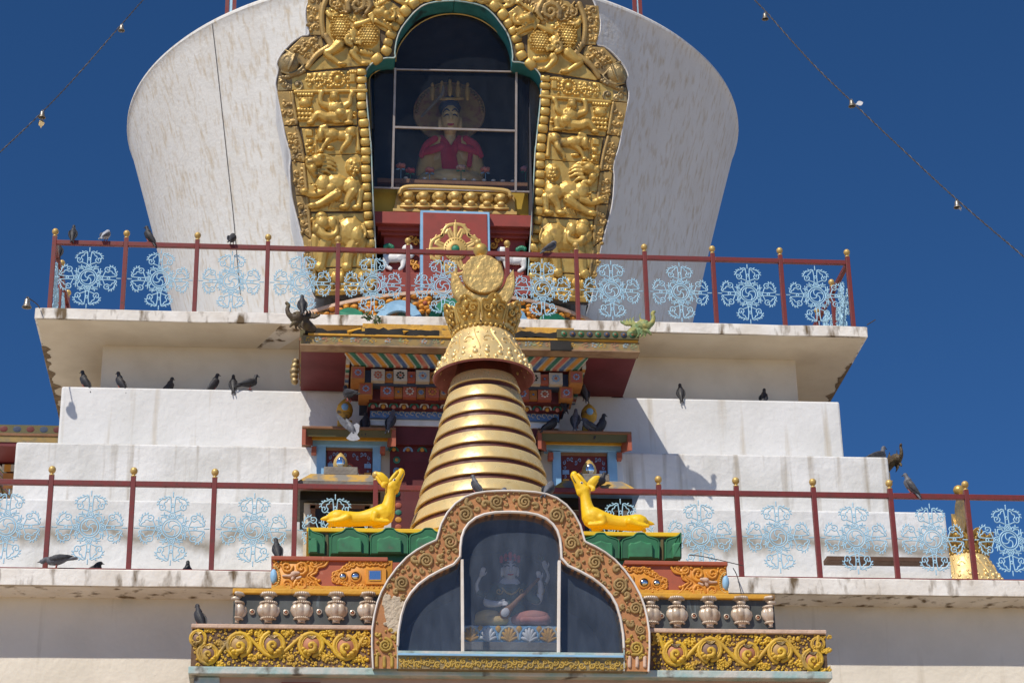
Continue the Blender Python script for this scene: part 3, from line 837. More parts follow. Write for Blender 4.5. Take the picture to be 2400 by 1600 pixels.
def makara(g):
    plate(g, [(640, 60), (1040, 170), (1140, 270), (1140, 500), (1050, 600), (500, 655), (470, 640), (700, 430), (640, 320)], 6)
    g.ell((770, 265, 0), (98, 125, 66)); g.ell((1030, 335, 0), (112, 118, 60)); g.ell((880, 330, 0), (70, 80, 60))
    for i in range(9):
        for j in range(7):
            x = 690+j*26+(i % 2)*13; y = 170+i*25
            if ((x-770)/92)**2+((y-265)/118)**2 < 1: g.ell((x, y, 52), (12, 11, 20), 0, 6, 4)
            x = 945+j*26+(i % 2)*13; y = 235+i*24
            if ((x-1030)/95)**2+((y-335)/100)**2 < 1: g.ell((x, y, 50), (11, 10, 16), 0, 6, 4)
    g.limb([(920, 240, 30, 30), (980, 225, 40, 24), (1040, 200, 40, 20)], 0.8)
    g.spiral(868, 375, 52, 1.3, 1.5, 1, 24, 14, 1, 50); g.spiral(925, 400, 36, 1.2, 0.5, -1, 18, 10, 1, 44)
    g.limb([(760, 420, 15, 60), (690, 480, 24, 42), (640, 500, 26, 30), (720, 560, 28, 22), (770, 600, 26, 20)], 0.9); g.ell((790, 600, 24), (46, 22, 38))
    g.limb([(900, 470, 15, 48), (890, 500, 24, 34), (950, 570, 28, 22), (985, 590, 26, 20)], 0.9); g.ell((1000, 596, 24), (44, 20, 36))
    g.limb([(980, 480, 10, 34), (1060, 500, 12, 26)], 0.8)
    for q in range(5): curl(g, 700+q*50, 130+q*12, 34, 1 if q % 2 else -1, q)
    g.limb([(660, 125, 20, 26), (690, 160, 28, 30), (740, 140, 24, 20)], 1)
def makhead(g):
    plate(g, [(1030, 180), (1060, 30), (1200, -20), (1380, 130), (1300, 280), (1240, 320), (1140, 270)], 6)
    g.ell((1140, 130, 20), (76, 56, 72)); g.ell((1195, 150, 30), (50, 44, 60)); g.ell((1120, 100, 50), (26, 22, 40)); g.ell((1170, 95, 50), (24, 20, 38))
    g.limb([(1220, 185, 40, 24), (1262, 180, 44, 20), (1275, 130, 46, 17), (1250, 105, 46, 14), (1290, 92, 44, 10)], 1)
    for i in range(6): g.limb([(1100+i*14, 70-i*8, 30, 14), (1075+i*30, 20-i*6, 30, 8)], 1)
    for i in range(7): g.limb([(1090-i*4, 120+i*14, 30, 15), (1030+i*8, 150+i*14, 26, 8)], 1)
    for x, y in ((1180, 210), (1210, 235), (1240, 250), (1160, 190)): g.ell((x, y, 36), (20, 18, 30))
    g.limb([(1110, 200, 20, 30), (1200, 250, 26, 22), (1240, 290, 24, 14)], 0.9)
def topscroll(g):
    plate(g, [(670, 40), (760, -60), (1200, -120), (1180, -10), (1050, 30), (1030, 170), (860, 130)], 6)
    g.spiral(930, 50, 95, 1.6, 2.6, 1, 32, 18, 0.9, 18); g.spiral(1030, 30, 50, 1.3, 0.3, -1, 22, 12, 1, 18)
    for x, y, r, d in ((720, 40, 44, -1), (800, 10, 48, 1), (780, 90, 34, 1), (860, -40, 46, -1), (990, 150, 34, 1), (1090, 10, 40, 1), (690, -20, 40, 1), (1150, -40, 44, -1)): curl(g, x, y, r, d, x)
    for q in range(14): g.ell((680+q*30, 110+40*math.sin(q*1.7)-q*3, 10), (20, 16, 30))
    g.limb([(1000, -60, 20, 26), (1050, 60, 28, 24), (1010, 130, 24, 18)], 0.9)
def crown_top(g):
    # out-of-frame head of the arch
    plate(g, [(1190, -20), (1180, -300), (1500, -480), (1815, -560), (1815, 6), (1560, 18), (1420, 90)], 6)
    for q in range(26):
        curl(g, 1230+(q % 7)*88, -20-(q//7)*120, 52, 1 if q % 2 else -1, q)
    for q in range(8): curl(g, 900+q*60, -140-20*q, 52, 1 if q % 2 else -1, q)
frame_panel('relief_block', 'elephant with a raised trunk', Z4, ele)
frame_panel('relief_block', 'lotus row at the foot', Z4, footing)
frame_panel('relief_block', 'maned lion with a curling tail', Z4, lion)
frame_panel('relief_block', 'kneeling horse', Z2, horse)
frame_panel('relief_block', 'dwarf lifting a beam', Z2, dwarf)
frame_panel('relief_block', 'jewel and scroll row', Z2, jewelrow)
frame_panel('relief_block', 'large flower bud', Z2, bud, 0.0085, GOLD_OLD)
frame_panel('relief_block', 'curling leaves on the shoulder', Z2, shoulder, 0.0065, GOLD_DULL)
frame_panel('relief_block', 'leaf border of the upper arch', Z2, upperborder, 0.0065, GOLD_DULL)
frame_panel('relief_block', 'scaly sea monster body', Z2, makara)
frame_panel('relief_block', 'sea monster head with a curled trunk', Z2, makhead)
frame_panel('relief_block', 'large spiral tail', Z2, topscroll, 0.007, GOLD_DULL)
frame_panel('relief_block', 'scroll crown of the arch', Z2, crown_top, 0.02)
# outer leaf border with its bar, in five lengths
def conv(pts): return [((u-600)*3.92, v*3.92) for u, v in pts]
bars = [(330, 840), (352, 1000), (376, 1160), (412, 1320), (440, 1500), (452, 1640), (468, 1800), (486, 1980), (502, 2200), (512, 2330), (560, 2640)]
outl = [(195, 840), (222, 1000), (256, 1160), (300, 1320), (328, 1480), (342, 1620), (366, 1800), (392, 1960), (422, 2140), (446, 2290), (510, 2650)]
cuts = [(0, 2), (2, 4), (4, 6), (6, 8), (8, 10)]
for a, b in cuts:
    def build(g, a=a, b=b):
        po = outl[a:b+1]; pb = bars[a:b+1]
        plate(g, [(x, y+4) for x, y in po[:1]]+[(x, y) for x, y in po[1:-1]]+[(po[-1][0], po[-1][1]-6)]+[(pb[-1][0], pb[-1][1]-6)]+list(pb[1:-1][::-1])+[(pb[0][0], pb[0][1]+4)], 5)
        mid = [((x0+x1)/2, (y0+y1)/2) for (x0, y0), (x1, y1) in zip(po, pb)]
        mid[0] = (mid[0][0], mid[0][1]+30); mid[-1] = (mid[-1][0], mid[-1][1]-34)
        border_fill(g, mid, 58, 1)
        g.limb([(x, y, 12, 17) for x, y in [(pb[0][0], pb[0][1]+20)]+pb[1:-1]+[(pb[-1][0], pb[-1][1]-20)]], 1)
    frame_panel('border_strip', 'leafy border', Z2, build, 0.0065, GOLD_DULL)
# beads along the opening
BE = [(970, 668), (971, 740), (970, 812), (968, 890), (970, 975), (978, 1055), (990, 1135), (998, 1225), (1003, 1310), (1006, 1395), (1008, 1470), (1005, 1560), (1010, 1640), (1012, 1725), (1014, 1810), (1018, 1900), (1028, 1985), (1036, 2070), (1044, 2155), (1050, 2240), (1054, 2330), (1056, 2420), (1058, 2510), (1060, 2600)]
AB = [(1110, 545), (1195, 470), (1212, 395), (1240, 320), (1272, 245), (1318, 185), (1370, 105), (1450, 35), (1530, -30), (1640, -55), (1750, -62)]
for nm, lst in (('bead_row', BE), ('bead_arch', AB)):
    for mir in (None, NX):
        g = G(zmap(NP, *Z2, mirror=mir))
        for i, (x, y) in enumerate(lst):
            a = lst[max(0, i-1)]; b = lst[min(len(lst)-1, i+1)]
            ang = math.atan2(b[1]-a[1], b[0]-a[0])
            L = math.hypot(b[0]-a[0], b[1]-a[1])/(2 if 0 < i < len(lst)-1 else 1)
            ca, sa = math.cos(ang), math.sin(ang)
            hw, hl = 46+4*math.sin(i*2.3), L/2-3
            poly = []
            for q in range(16):
                t = 2*math.pi*q/16; cx, sx = math.cos(t), math.sin(t)
                k = (abs(cx)**4+abs(sx)**4)**-0.25
                lx_, ly_ = hl*k*cx, hw*k*sx
                poly.append((x+lx_*ca-ly_*sa, y+lx_*sa+ly_*ca))
            g.prism(poly, -2, 30, 15)
        g.obj(nm, GOLD, arch, smooth=55)

# ================================================================== glazed niche
GPL = wall(29.66, 13.2, -0.19)
Z6 = (860, 0, 3.41)
def zp(pl, base, x, y, h=0.0): return pl(base[0]+x/base[2], base[1]+y/base[2], h)
win = thing('niche_window', 'round-headed niche window with pale metal glazing bars on the dome', 'window', (XC, 29.2, 15.3))
def pane(poly):
    g = G(zmap(GPL, *Z6)); g.add([(x, y, 0) for x, y in poly], [tuple(range(len(poly)))])
    g.obj('pane', CLEAR_N, win)
archline = catmull([(228, 556), (236, 430), (285, 325), (390, 210), (545, 130), (715, 112), (880, 148), (1015, 232), (1115, 350), (1172, 480), (1192, 575)], 4)
pane(archline)
pane([(228, 566), (1192, 584), (1188, 1040), (216, 1020)])
pane([(216, 1032), (1188, 1052), (1186, 1532), (205, 1504)])
pane([(215, 548), (130, 553), (60, 585), (20, 650), (30, 900), (52, 1500), (196, 1504), (208, 1000)])
pane([(1202, 578), (1300, 596), (1375, 640), (1402, 700), (1380, 1000), (1330, 1536), (1196, 1532)])
def bar(p, q, r=5.5, m=MULLION, nm='glazing_bar'):
    g = G(zmap(GPL, *Z6)); d = np.array([q[0]-p[0], q[1]-p[1]], float); d /= np.linalg.norm(d); n = np.array([-d[1], d[0]])*r
    g.prism([(p[0]+n[0], p[1]+n[1]), (q[0]+n[0], q[1]+n[1]), (q[0]-n[0], q[1]-n[1]), (p[0]-n[0], p[1]-n[1])], -8, 16, 2)
    g.obj(nm, m, win)
bar((228, 558), (1196, 578)); bar((222, 1020), (1188, 1050), 8)
bar((226, 548), (203, 1510), 9); bar((1194, 570), (1189, 1540), 9)
bar((30, 1502), (1345, 1538), 7)
g = G(zmap(GPL, *Z6)); g.limb([(x, y, 5) for x, y in archline[2:-2]], 1.0, 6, 1)
for L in ([(215, 546), (130, 551), (60, 583), (18, 650), (28, 900), (50, 1500)], [(1202, 575), (1300, 594), (1377, 638), (1406, 700), (1384, 1000), (1334, 1536)]):
    g.limb([(x, y, 5) for x, y in L], 1.0, 6, 4)
g.obj('edge_bead', GOLD_PAINT, win, smooth=60)
# room behind
room = thing('niche_chamber', 'dark painted chamber behind the niche glass, with a shelf of offerings', 'niche', (XC, 30.2, 15.1))
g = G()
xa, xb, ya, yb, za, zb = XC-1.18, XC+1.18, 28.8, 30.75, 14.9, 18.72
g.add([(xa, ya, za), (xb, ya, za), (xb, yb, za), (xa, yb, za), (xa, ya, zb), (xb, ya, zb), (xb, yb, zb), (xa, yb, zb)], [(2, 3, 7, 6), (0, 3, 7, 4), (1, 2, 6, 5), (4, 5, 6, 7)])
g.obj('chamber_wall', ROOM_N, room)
g = G(); g.box(xa, xb, 29.3, yb, 15.12, 15.22); g.obj('chamber_floor', RED_DARK, room)
q0, q1 = at(884, 418, 29.42), at(1250, 424, 29.42)
g = G(); g.box(q0[0], q1[0], 29.40, 29.62, q0[2]-0.075, q0[2]); g.obj('shelf', WOOD, room, bevel=0.008)
for x in (XC-0.8, XC+0.8):
    g = G(); g.box(x-0.03, x+0.03, 29.45, 29.55, 15.22, q0[2]-0.075); g.obj('shelf_leg', WOOD, room)
SHZ = q0[2]
# seated robed figure
ST = wall(30.0)
stat = thing('statue', 'crowned seated statue in a crimson and ochre robe behind the niche glass', 'statue', (XC, 30.25, 15.22))
M6 = lambda: G(zmap(ST, *Z6))
g = M6()
g.ell((662, 985, 60), (78, 125, 82)); g.ell((662, 1060, 66), (58, 62, 64)); g.ell((662, 1000, 140), (16, 34, 20)); g.limb([(662, 1085, 40, 48), (662, 1180, 30, 54)], 1)
g.ell((578, 1010, 40), (16, 62, 20)); g.ell((746, 1010, 40), (16, 62, 20))
g.ell((625, 965, 128), (20, 8, 10)); g.ell((700, 965, 128), (20, 8, 10)); g.ell((662, 1062, 124), (26, 8, 10))
g.ell((660, 1300, 0), (205, 190, 110)); g.limb([(565, 1180, 10, 62), (490, 1260, 0, 70), (455, 1400, 20, 66)], 0.9); g.limb([(765, 1180, 10, 62), (840, 1260, 0, 70), (875, 1400, 20, 66)], 0.9)
g.ell((660, 1480, 60), (300, 90, 150)); g.ell((660, 1560, 0), (320, 80, 200))
b_ = g.obj('body', SKIN_G, stat, blend=0.014, it=3)
g = M6()
for s_ in (1, -1):
    g.limb([(662+s_*14, 985, 138, 5), (662+s_*34, 978, 134, 8), (662+s_*54, 986, 112, 4)], 0.7); g.limb([(662+s_*12, 948, 136, 5), (662+s_*36, 932, 132, 7), (662+s_*58, 946, 104, 4)], 0.7)
g.obj('eyes', HAIR_B, stat, smooth=60)
g = M6(); g.limb([(640, 1056, 140, 5), (662, 1062, 146, 8), (684, 1056, 140, 5)], 0.7); g.obj('mouth', ROBE_R, stat, smooth=60)
g = M6(); g.ell((660, 880, 30), (92, 70, 84)); g.ell((660, 820, 20), (50, 52, 48)); g.obj('hair', HAIR_B, stat, smooth=60)
g = M6()
g.limb([(590, 1130, 62, 26), (630, 1220, 112, 32), (650, 1330, 130, 30), (655, 1440, 170, 28)], 0.5); g.limb([(740, 1130, 62, 26), (700, 1220, 112, 32), (668, 1330, 130, 30), (662, 1440, 170, 28)], 0.5)
g.limb([(640, 1260, 118, 60), (655, 1400, 150, 66)], 0.4)
g.limb([(590, 1225, 118, 30), (510, 1250, 112, 30), (440, 1262, 96, 26)], 0.5); g.limb([(735, 1225, 118, 30), (815, 1245, 112, 26), (880, 1262, 96, 24)], 0.5); g.limb([(540, 1150, 92, 26), (470, 1200, 96, 26), (430, 1290, 104, 22)], 0.5); g.limb([(785, 1150, 92, 26), (860, 1200, 96, 26), (905, 1290, 104, 22)], 0.5); g.limb([(770, 1140, 60, 30), (820, 1230, 92, 20), (810, 1370, 112, 20)], 0.6); g.limb([(560, 1150, 60, 22), (500, 1180, 66, 20)], 0.6)
g.obj('robe_bands', ROBE_R, stat, smooth=60)
g = M6()
g.limb([(565, 1165, 34, 62), (495, 1260, 26, 74), (455, 1400, 50, 70)], 0.9); g.limb([(765, 1170, 34, 62), (838, 1260, 26, 74), (872, 1400, 50, 70)], 0.9)
g.ell((660, 1330, 16), (165, 150, 106)); g.obj('robe', ROBE_Y, stat, smooth=60)
g = M6()
for i, x in enumerate((520, 595, 660, 725, 800)):
    g.ell((x, 745-abs(i-2)*-14, 60), (22, 62, 16)); g.ell((x, 680+abs(i-2)*14, 60), (14, 20, 12))
g.limb([(560, 820, 66, 14), (660, 835, 92, 14), (760, 820, 66, 14)], 0.9); g.obj('crown', GOLD_PAINT, stat, smooth=60)
g = M6(); g.prism([(665+290*math.cos(2*math.pi*k/40), 850+238*math.sin(2*math.pi*k/40)) for k in range(40)], -120, -90, 6)
g.obj('halo', HALO, stat)
g = M6()
for k in range(26):
    a = math.pi+math.pi*k/25; g.ell((665+262*math.cos(a), 850+212*math.sin(a), -88), (15, 15, 10))
g.obj('halo_beads', GOLD_OLD, stat, smooth=60)
g = M6(); g.limb([(600, 760, 150, 7), (590, 830, 160, 13), (520, 910, 170, 12), (430, 1010, 175, 10)], 0.25); o = g.obj('silk_scarf', GREY_STONE, stat, smooth=60)
# offerings
BOWL = [(0.0, 0.0), (0.022, 0.0), (0.018, 0.01), (0.034, 0.035), (0.036, 0.05), (0.030, 0.05), (0.0, 0.03)]
bowl_me = None
for i, x in enumerate((310, 460, 620, 700, 775, 855, 935, 1010, 1085, 1165)):
    q = at(860+x/3.41, 420, 29.48)
    if bowl_me is None:
        g = G(); g.lathe(BOWL, (q[0], 29.47, SHZ), 14); o = g.obj('offering_bowl', WHITE, smooth=60); bowl_me = o.data; z0 = o.location.z
    else:
        o = bpy.data.objects.new('offering_bowl', bowl_me); COL.objects.link(o); o.location = (q[0], 29.47, z0)
    tag(o, 'small white offering bowl in the row on the niche shelf', 'bowl', 'white offering bowls on the niche shelf')
FL = [(270, 1335, 'pink', 'leftmost on the niche shelf'), (345, 1372, 'red', 'second from the left on the niche shelf'), (500, 1368, 'pink', 'left of the robe hem on the niche shelf'), (750, 1348, 'pale', 'in the middle of the niche shelf'), (945, 1365, 'pink', 'right of the middle of the niche shelf'), (1265, 1358, 'rose', 'at the right end of the niche shelf')]
FC = {'pink': pm('pink_petal', (0.66, 0.16, 0.13), (0.6, 0.3, 0.25), 30, 0.5), 'red': pm('red_petal', (0.55, 0.07, 0.09), None, 30, 0.5), 'pale': pm('pale_petal', (0.62, 0.55, 0.45), (0.6, 0.3, 0.3), 30, 0.5), 'rose': pm('rose_petal', (0.55, 0.25, 0.35), None, 30, 0.5)}
for i, (x, y, c, wh) in enumerate(FL):
    q = at(860+x/3.41, y/3.41, 29.53); r = 0.075
    t = thing('flower', f'{c} artificial flower {wh}', 'flower', (q[0], 29.53, SHZ), 'artificial flowers on the niche shelf')
    g = G()
    for k in range(9):
        a = k*2.4; e = (k % 3)*0.35
        g.ell((q[0]+0.5*r*math.cos(a), q[1]+0.5*r*math.sin(a)-0.01, q[2]+r*(0.35-e*0.5)), (r*0.55, r*0.5, r*0.45), a, 8, 5)
    g.ell((q[0], q[1], q[2]+0.01), (r*0.6, r*0.6, r*0.6)); g.obj('blossom', FC[c], t, smooth=60)
    g = G(); g.tube([(q[0], q[1], SHZ), (q[0]+0.005, q[1], q[2])], 0.006, 5)
    for sgn in (1, -1): g.ell((q[0]+sgn*0.045, q[1]-0.01, q[2]-0.045), (0.035, 0.012, 0.014), 0.4*sgn, 8, 4)
    g.obj('stem', GREEN_B if i % 2 else BLUE_FRAME, t, smooth=60)
for nm, x, y, m, lab, cat, r in (('melon', 1100, 1478, GREY_STONE, 'grey-white melon under the right end of the niche shelf', 'melon', 0.085), ('cauliflower', 565, 1470, WHITE, 'white cauliflower under the left of the niche shelf', 'vegetable', 0.07)):
    q = at(860+x/3.41, y/3.41, 29.5); g = G()
    for k in range(12):
        a = k*2*math.pi/12; g.ell((q[0]+r*0.4*math.cos(a), q[1]+r*0.4*math.sin(a), 15.22+r*0.8), (r*0.62, r*0.62, r*0.8), 0, 10, 6)
    o = g.obj(nm, m, smooth=60); tag(o, lab, cat)
for x0, x1, y, m, lab in ((390, 450, 1470, FC['red'], 'crumpled pink cloth under the left of the niche shelf'), (660, 770, 1478, ROBE_R, 'crumpled crimson cloth under the middle of the niche shelf'), (790, 1050, 1480, ORANGE, 'crumpled orange cloth under the right of the niche shelf')):
    g = G(zmap(wall(29.5), *Z6)); rr = random.Random(x0)
    for k in range(9):
        a = x0+(x1-x0)*k/8; g.limb([(a-14, y+24, rr.uniform(-20, 10), 20), (a, y-8+rr.uniform(-14, 10), rr.uniform(0, 20), 18), (a+16, y+24, rr.uniform(-20, 10), 16)], 1)
    o = g.obj('offering_cloth', m, blend=0.008, it=2); tag(o, lab, 'cloth')

# ------------------------------------------------------------------ lotus throne, red pedestal and panel below the glass
Z5 = (850, 400, 4.61)
TH = wall(29.22)
thr = thing('lotus_throne', 'gilded double lotus base under the niche glass', 'lotus base', (XC, 29.2, 14.95))
g = G(zmap(TH, *Z5)); g.prism([(380, 185), (1640, 235), (1660, 470), (330, 440)], -160, -50); g.obj('core', GOLD_PAINT, thr)
rim = catmull([(400, 262), (430, 215), (560, 196), (1000, 208), (1400, 226), (1560, 246), (1595, 290)], 4)
g = G(zmap(TH, *Z5)); g.limb([(x, y, 30, 26) for x, y in rim], 1.6, 8, 1); g.limb([(x, y-22, 10, 18) for x, y in rim[2:-2]], 1.8, 8, 1); g.obj('rim', GOLD_PAINT, thr, smooth=60)
for i, x in enumerate((490, 655, 825, 995, 1168, 1340, 1492)):
    y = 288+(x-490)*0.022; e = abs(i-3)/3
    g = G(zmap(TH, *Z5)); g.ell((x, y-10, 10-e*30), (84, 62, 60)); g.ell((x, y+2, 58-e*30), (50, 42, 44)); g.ell((x, y-22, 50-e*30), (62, 30, 40)); g.obj('petal', GOLD_PAINT, thr, smooth=60)
    g = G(zmap(TH, *Z5)); g.ell((x-4, y+108, 40-e*20), (92, 46, 60)); g.ell((x-4, y+86, 92-e*20), (44, 30, 34)); g.limb([(x-84, y+120, 72-e*20, 10), (x-4, y+138, 104-e*20, 12), (x+78, y+124, 72-e*20, 10)], 1); g.obj('petal', GOLD_PAINT, thr, smooth=60)
g = G(zmap(TH, *Z5)); g.prism([(325, 432), (1660, 468), (1660, 500), (325, 460)], -160, 60); g.obj('foot', GOLD_PAINT, thr)
ped = thing('niche_pedestal', 'red stepped pedestal with a blue-framed thunderbolt panel below the niche', 'pedestal', (XC, 29.0, 13.1))
g = G(zmap(wall(29.34), *Z5)); g.prism([(95, 190), (1870, 235), (1860, 480), (95, 450)], -20, 4); g.obj('back_wall', pm('ochre_wall', (0.55, 0.36, 0.03), (0.45, 0.28, 0.03), 4, 0.6), ped)
def pslab(nm, x0, x1, y0, y1, Y, m=RED, tilt=0.0186, depth=0.5):
    pl = wall(Y); a = zp(pl, Z5, x0, y0); b = zp(pl, Z5, x1, y0+tilt*(x1-x0)); c = zp(pl, Z5, x0, y1)
    g = G(); g.box(a[0], b[0], Y, Y+depth, c[2], a[2]); return g.obj(nm, m, ped, bevel=0.01)
pslab('cornice', 118, 1858, 436, 565, 28.98)
pslab('cornice', 160, 1822, 570, 640, 29.07)
pslab('cornice', 195, 1790, 640, 690, 29.13)
pslab('body', 228, 1758, 690, 1330, 29.20)
pslab('step', 160, 1815, 1090, 1300, 29.1)
fr = pslab('panel_frame', 625, 1372, 426, 1310, 28.88, BLUE_FRAME, 0.0, 0.2)
pslab('panel', 652, 1347, 448, 1310, 28.868, RED, 0.0, 0.1)
VP = wall(28.866)
def vj(pts, r=26, nm=None):
    g.limb([(x, y, 0, r) if True else 0 for x, y in pts], 0.35, 6, 4)
g = G(zmap(VP, *Z5)); cx, cy = 1003, 848
g.prism([(cx+132*math.cos(2*math.pi*k/32), cy+128*math.sin(2*math.pi*k/32)) for k in range(32)], 0, 8, 3)
for k in range(24): a = 2*math.pi*k/24; g.ell((cx+112*math.cos(a), cy+108*math.sin(a), 8), (10, 10, 8), 0, 6, 4)
for k in range(4):
    ca, sa = [(1, 0), (0, 1), (-1, 0), (0, -1)][k]
    A = lambda pts, r: g.limb([(cx+(x*ca-y*sa), cy-(x*sa+y*ca), 0, r) for x, y in pts], 0.4, 6, 4)
    A([(0, 110), (0, 200), (0, 270)], 22); A([(0, 275), (0, 310)], 7)
    for m in (1, -1):
        A([(m*18, 130), (m*66, 210), (m*100, 175)], 16); A([(m*52, 120), (m*78, 190), (m*58, 215)], 14)
        A([(m*18, 270), (m*80, 255), (m*125, 200), (m*140, 150), (m*170, 140)], 18)
        A([(m*60, 265), (m*100, 262)], 12); A([(m*128, 215), (m*150, 205)], 11)
g.obj('thunderbolt_relief', GOLD_PAINT, ped, smooth=50)
g = G(zmap(VP, *Z5)); g.ell((cx, cy, 6), (46, 42, 26)); g.obj('green_boss', GREEN_B, ped, smooth=60)
g = G(zmap(VP, *Z5)); g.lathe([(46, 4), (60, 4), (60, 14), (46, 14)], (cx, cy, 0), 24); g.obj('boss_ring', GOLD_PAINT, ped, smooth=40)
SL = wall(29.17)
for m in (1, -1):
    f = (lambda x: x) if m == 1 else (lambda x: 1990-x)
    dy = 0 if m == 1 else 26
    g = G(zmap(SL, *Z5)); L = lambda pts, sq=0.8: g.limb([(f(x), y+dy, h, r) for x, y, h, r in pts], sq)
    g.ell((f(330), 950+dy, 10), (110, 50, 40)); L([(400, 940, 10, 56), (480, 900, 14, 52), (500, 850, 20, 44)]); g.ell((f(480), 850+dy, 20), (58, 44, 42))
    L([(260, 960, 10, 46), (250, 1030, 20, 26), (300, 1070, 26, 22)]); L([(440, 960, 10, 40), (430, 1040, 20, 24), (400, 1075, 24, 20)]); L([(240, 930, 10, 22), (235, 880, 10, 18)]); L([(520, 930, 20, 30), (560, 880, 20, 24)])
    o = g.obj('snow_lion_relief', WHITE, ped, blend=0.008, it=1)
    g = G(zmap(SL, *Z5))
    for k in range(6): g.ell((f(240+k*16), 832+dy-14*math.sin(k*0.7), 24), (22, 26, 20))
    g.obj('green_mane', GREEN_B, ped, smooth=60)
    g = G(zmap(SL, *Z5))
    for x, y, r, d in ((530, 730, 44, 1), (580, 780, 40, -1), (540, 990, 40, 1), (570, 1050, 38, -1)): g.spiral(f(x), y+dy, r, 1.2, 0, d*m, 14, 8, 0.8, 10)
    g.obj('scroll_relief', ORANGE, ped, smooth=60)
# curved painted lotus frieze round the foot of the niche
FR = thing('lotus_frieze', 'curved frieze of green and blue painted lotus petals at the foot of the gold arch', 'frieze', (XC, 28.9, 13.1))
fr_r = 3.0; fcy = 31.75
ZT = 13.86
def fcyl(p):   # x metres along the arc, y metres down from the top, h out
    a = -math.pi/2+p[0]/fr_r; r = fr_r+p[2]
    return np.array([XC-0.02+r*math.cos(a), fcy+r*math.sin(a), ZT-p[1]])
g = G(); g.lathe([(fr_r, 13.1), (fr_r, ZT), (fr_r-0.9, ZT+0.02)], (XC-0.02, fcy, 0), 60, math.pi, 2*math.pi); g.obj('drum', pm('frieze_ground', (0.05, 0.09, 0.06), (0.30, 0.12, 0.03), 7, 0.6), FR, smooth=40)
g = G(); g.lathe([(fr_r, ZT-0.05), (fr_r+0.05, ZT-0.05), (fr_r+0.05, ZT), (fr_r-0.02, ZT)], (XC-0.02, fcy, 0), 60, math.pi, 2*math.pi); g.obj('top_moulding', LEDGE_PINK, FR, smooth=40)
mats = [GREEN_B, BLUE_FRAME]
for i in range(-4, 5):
    cxm = i*0.80; m_ = mats[i % 2]
    g = G(fcyl)
    ou = []
    for k in range(21):
        a = math.pi*k/20; rr = 0.36+0.018*math.cos(k*math.pi*0.8)
        ou.append((cxm-rr*math.cos(a), 0.52-0.40*math.sin(a)))
    inn = [(cxm-0.25*math.cos(math.pi*k/14), 0.54-0.24*math.sin(math.pi*k/14)) for k in range(15)]
    g.prism(ou+inn[::-1], 0.0, 0.05, 0.012); g.obj('petal', m_, FR)
    g = G(fcyl)
    g.ell((cxm, 0.50, 0.0), (0.16, 0.12, 0.02), 0, 10, 5)
    for sgn in (1, -1):
        g.spiral(cxm+sgn*0.09, 0.46, 0.085, 1.2, 0, sgn, 0.04, 0.02, 0.8, 0.01); g.ell((cxm+sgn*0.17, 0.54, 0.0), (0.06, 0.06, 0.05))
    for k in range(5): g.ell((cxm+0.40+0.06*math.cos(k*1.26), 0.20+0.06*math.sin(k*1.26), 0.0), (0.055, 0.05, 0.05), 0, 8, 5)
    for k in range(7): g.ell((cxm-0.36+k*0.12, 0.085+0.03*math.cos(k*3), 0.0), (0.068, 0.045, 0.05), 0, 8, 5)
    for k in range(9): g.ell((cxm-0.40*math.cos(math.pi*(k+.5)/9), 0.54-0.44*math.sin(math.pi*(k+.5)/9), 0.01), (0.05, 0.04, 0.045), 0, 8, 5)
    g.obj('scroll', ORANGE, FR, smooth=60)
    g = G(fcyl); g.ell((cxm+0.40, 0.20, 0.03), (0.04, 0.04, 0.04)); g.ell((cxm, 0.52, 0.0), (0.06, 0.07, 0.05)); g.obj('centre_boss', BRICK_RED, FR, smooth=60)

# ================================================================== painted porch under the upper slab (and its twins on the side faces)
Z8 = (660, 680, 3.92); Z9 = (1100, 680, 3.92)
FLOWER_C = [pm('petal_white', (0.55, 0.50, 0.44), None, 20, 0.6), pm('petal_orange', (0.55, 0.24, 0.04), None, 20, 0.6), pm('petal_blue', (0.22, 0.35, 0.55), None, 20, 0.6)]
STRIPES = [pm('stripe_orange', (0.60, 0.27, 0.03), (0.5, 0.22, 0.04), 8, 0.6), pm('stripe_green', (0.02, 0.13, 0.09), (0.05, 0.2, 0.14), 8, 0.6), pm('stripe_red', (0.42, 0.10, 0.07), (0.5, 0.2, 0.14), 8, 0.6), pm('stripe_blue', (0.05, 0.10, 0.24), (0.12, 0.2, 0.36), 8, 0.6)]
STRIPE_W = pm('stripe_white', (0.55, 0.50, 0.42), None, 8, 0.6)
porch = thing('porch', 'painted porch roof with dark red eaves and striped cornice, behind the gold spire', 'porch', (XC+0.02, 28.39, 9.0))
PX0, PX1 = -0.09, 4.45
EY = 26.80
def pbox(nm, x0, x1, y0, y1, z0, z1, m, bevel=0.0):
    g = G(); g.box(x0, x1, y0, y1, z0, z1); return g.obj(nm, m, porch, bevel=bevel)
# underside and roof body
pbox('eaves_board', PX0, PX1, EY+0.05, 28.39, 12.10, 12.16, ROOF_RED)
z_f0 = at(900, 811, EY)[2]; z_f1 = at(900, 791, EY)[2]
def fascia_piece(nm, u0, u1, v0, v1, Y, m, thick, tilt=0.0205, vref=900):
    pl = wall(Y); pts = []
    a = at(u0, v0+tilt*(u0-vref), Y); b = at(u1, v0+tilt*(u1-vref), Y); c = at(u0, v1+tilt*(u0-vref), Y)
    return pbox(nm, a[0], b[0], Y, Y+thick, c[2], a[2], m, 0.004)
fascia_piece('painted_fascia', 706, 1498, 789, 810, EY, FASCIA, 0.25)
fascia_piece('fascia_moulding', 704, 1500, 809, 812.5, EY-0.03, pm('fascia_edge', (0.34, 0.22, 0.12), (0.24, 0.14, 0.08), 6, 0.7), 0.2)
fascia_piece('fascia_moulding', 722, 1495, 783.5, 788, EY-0.02, YELLOW_EDGE, 0.2)
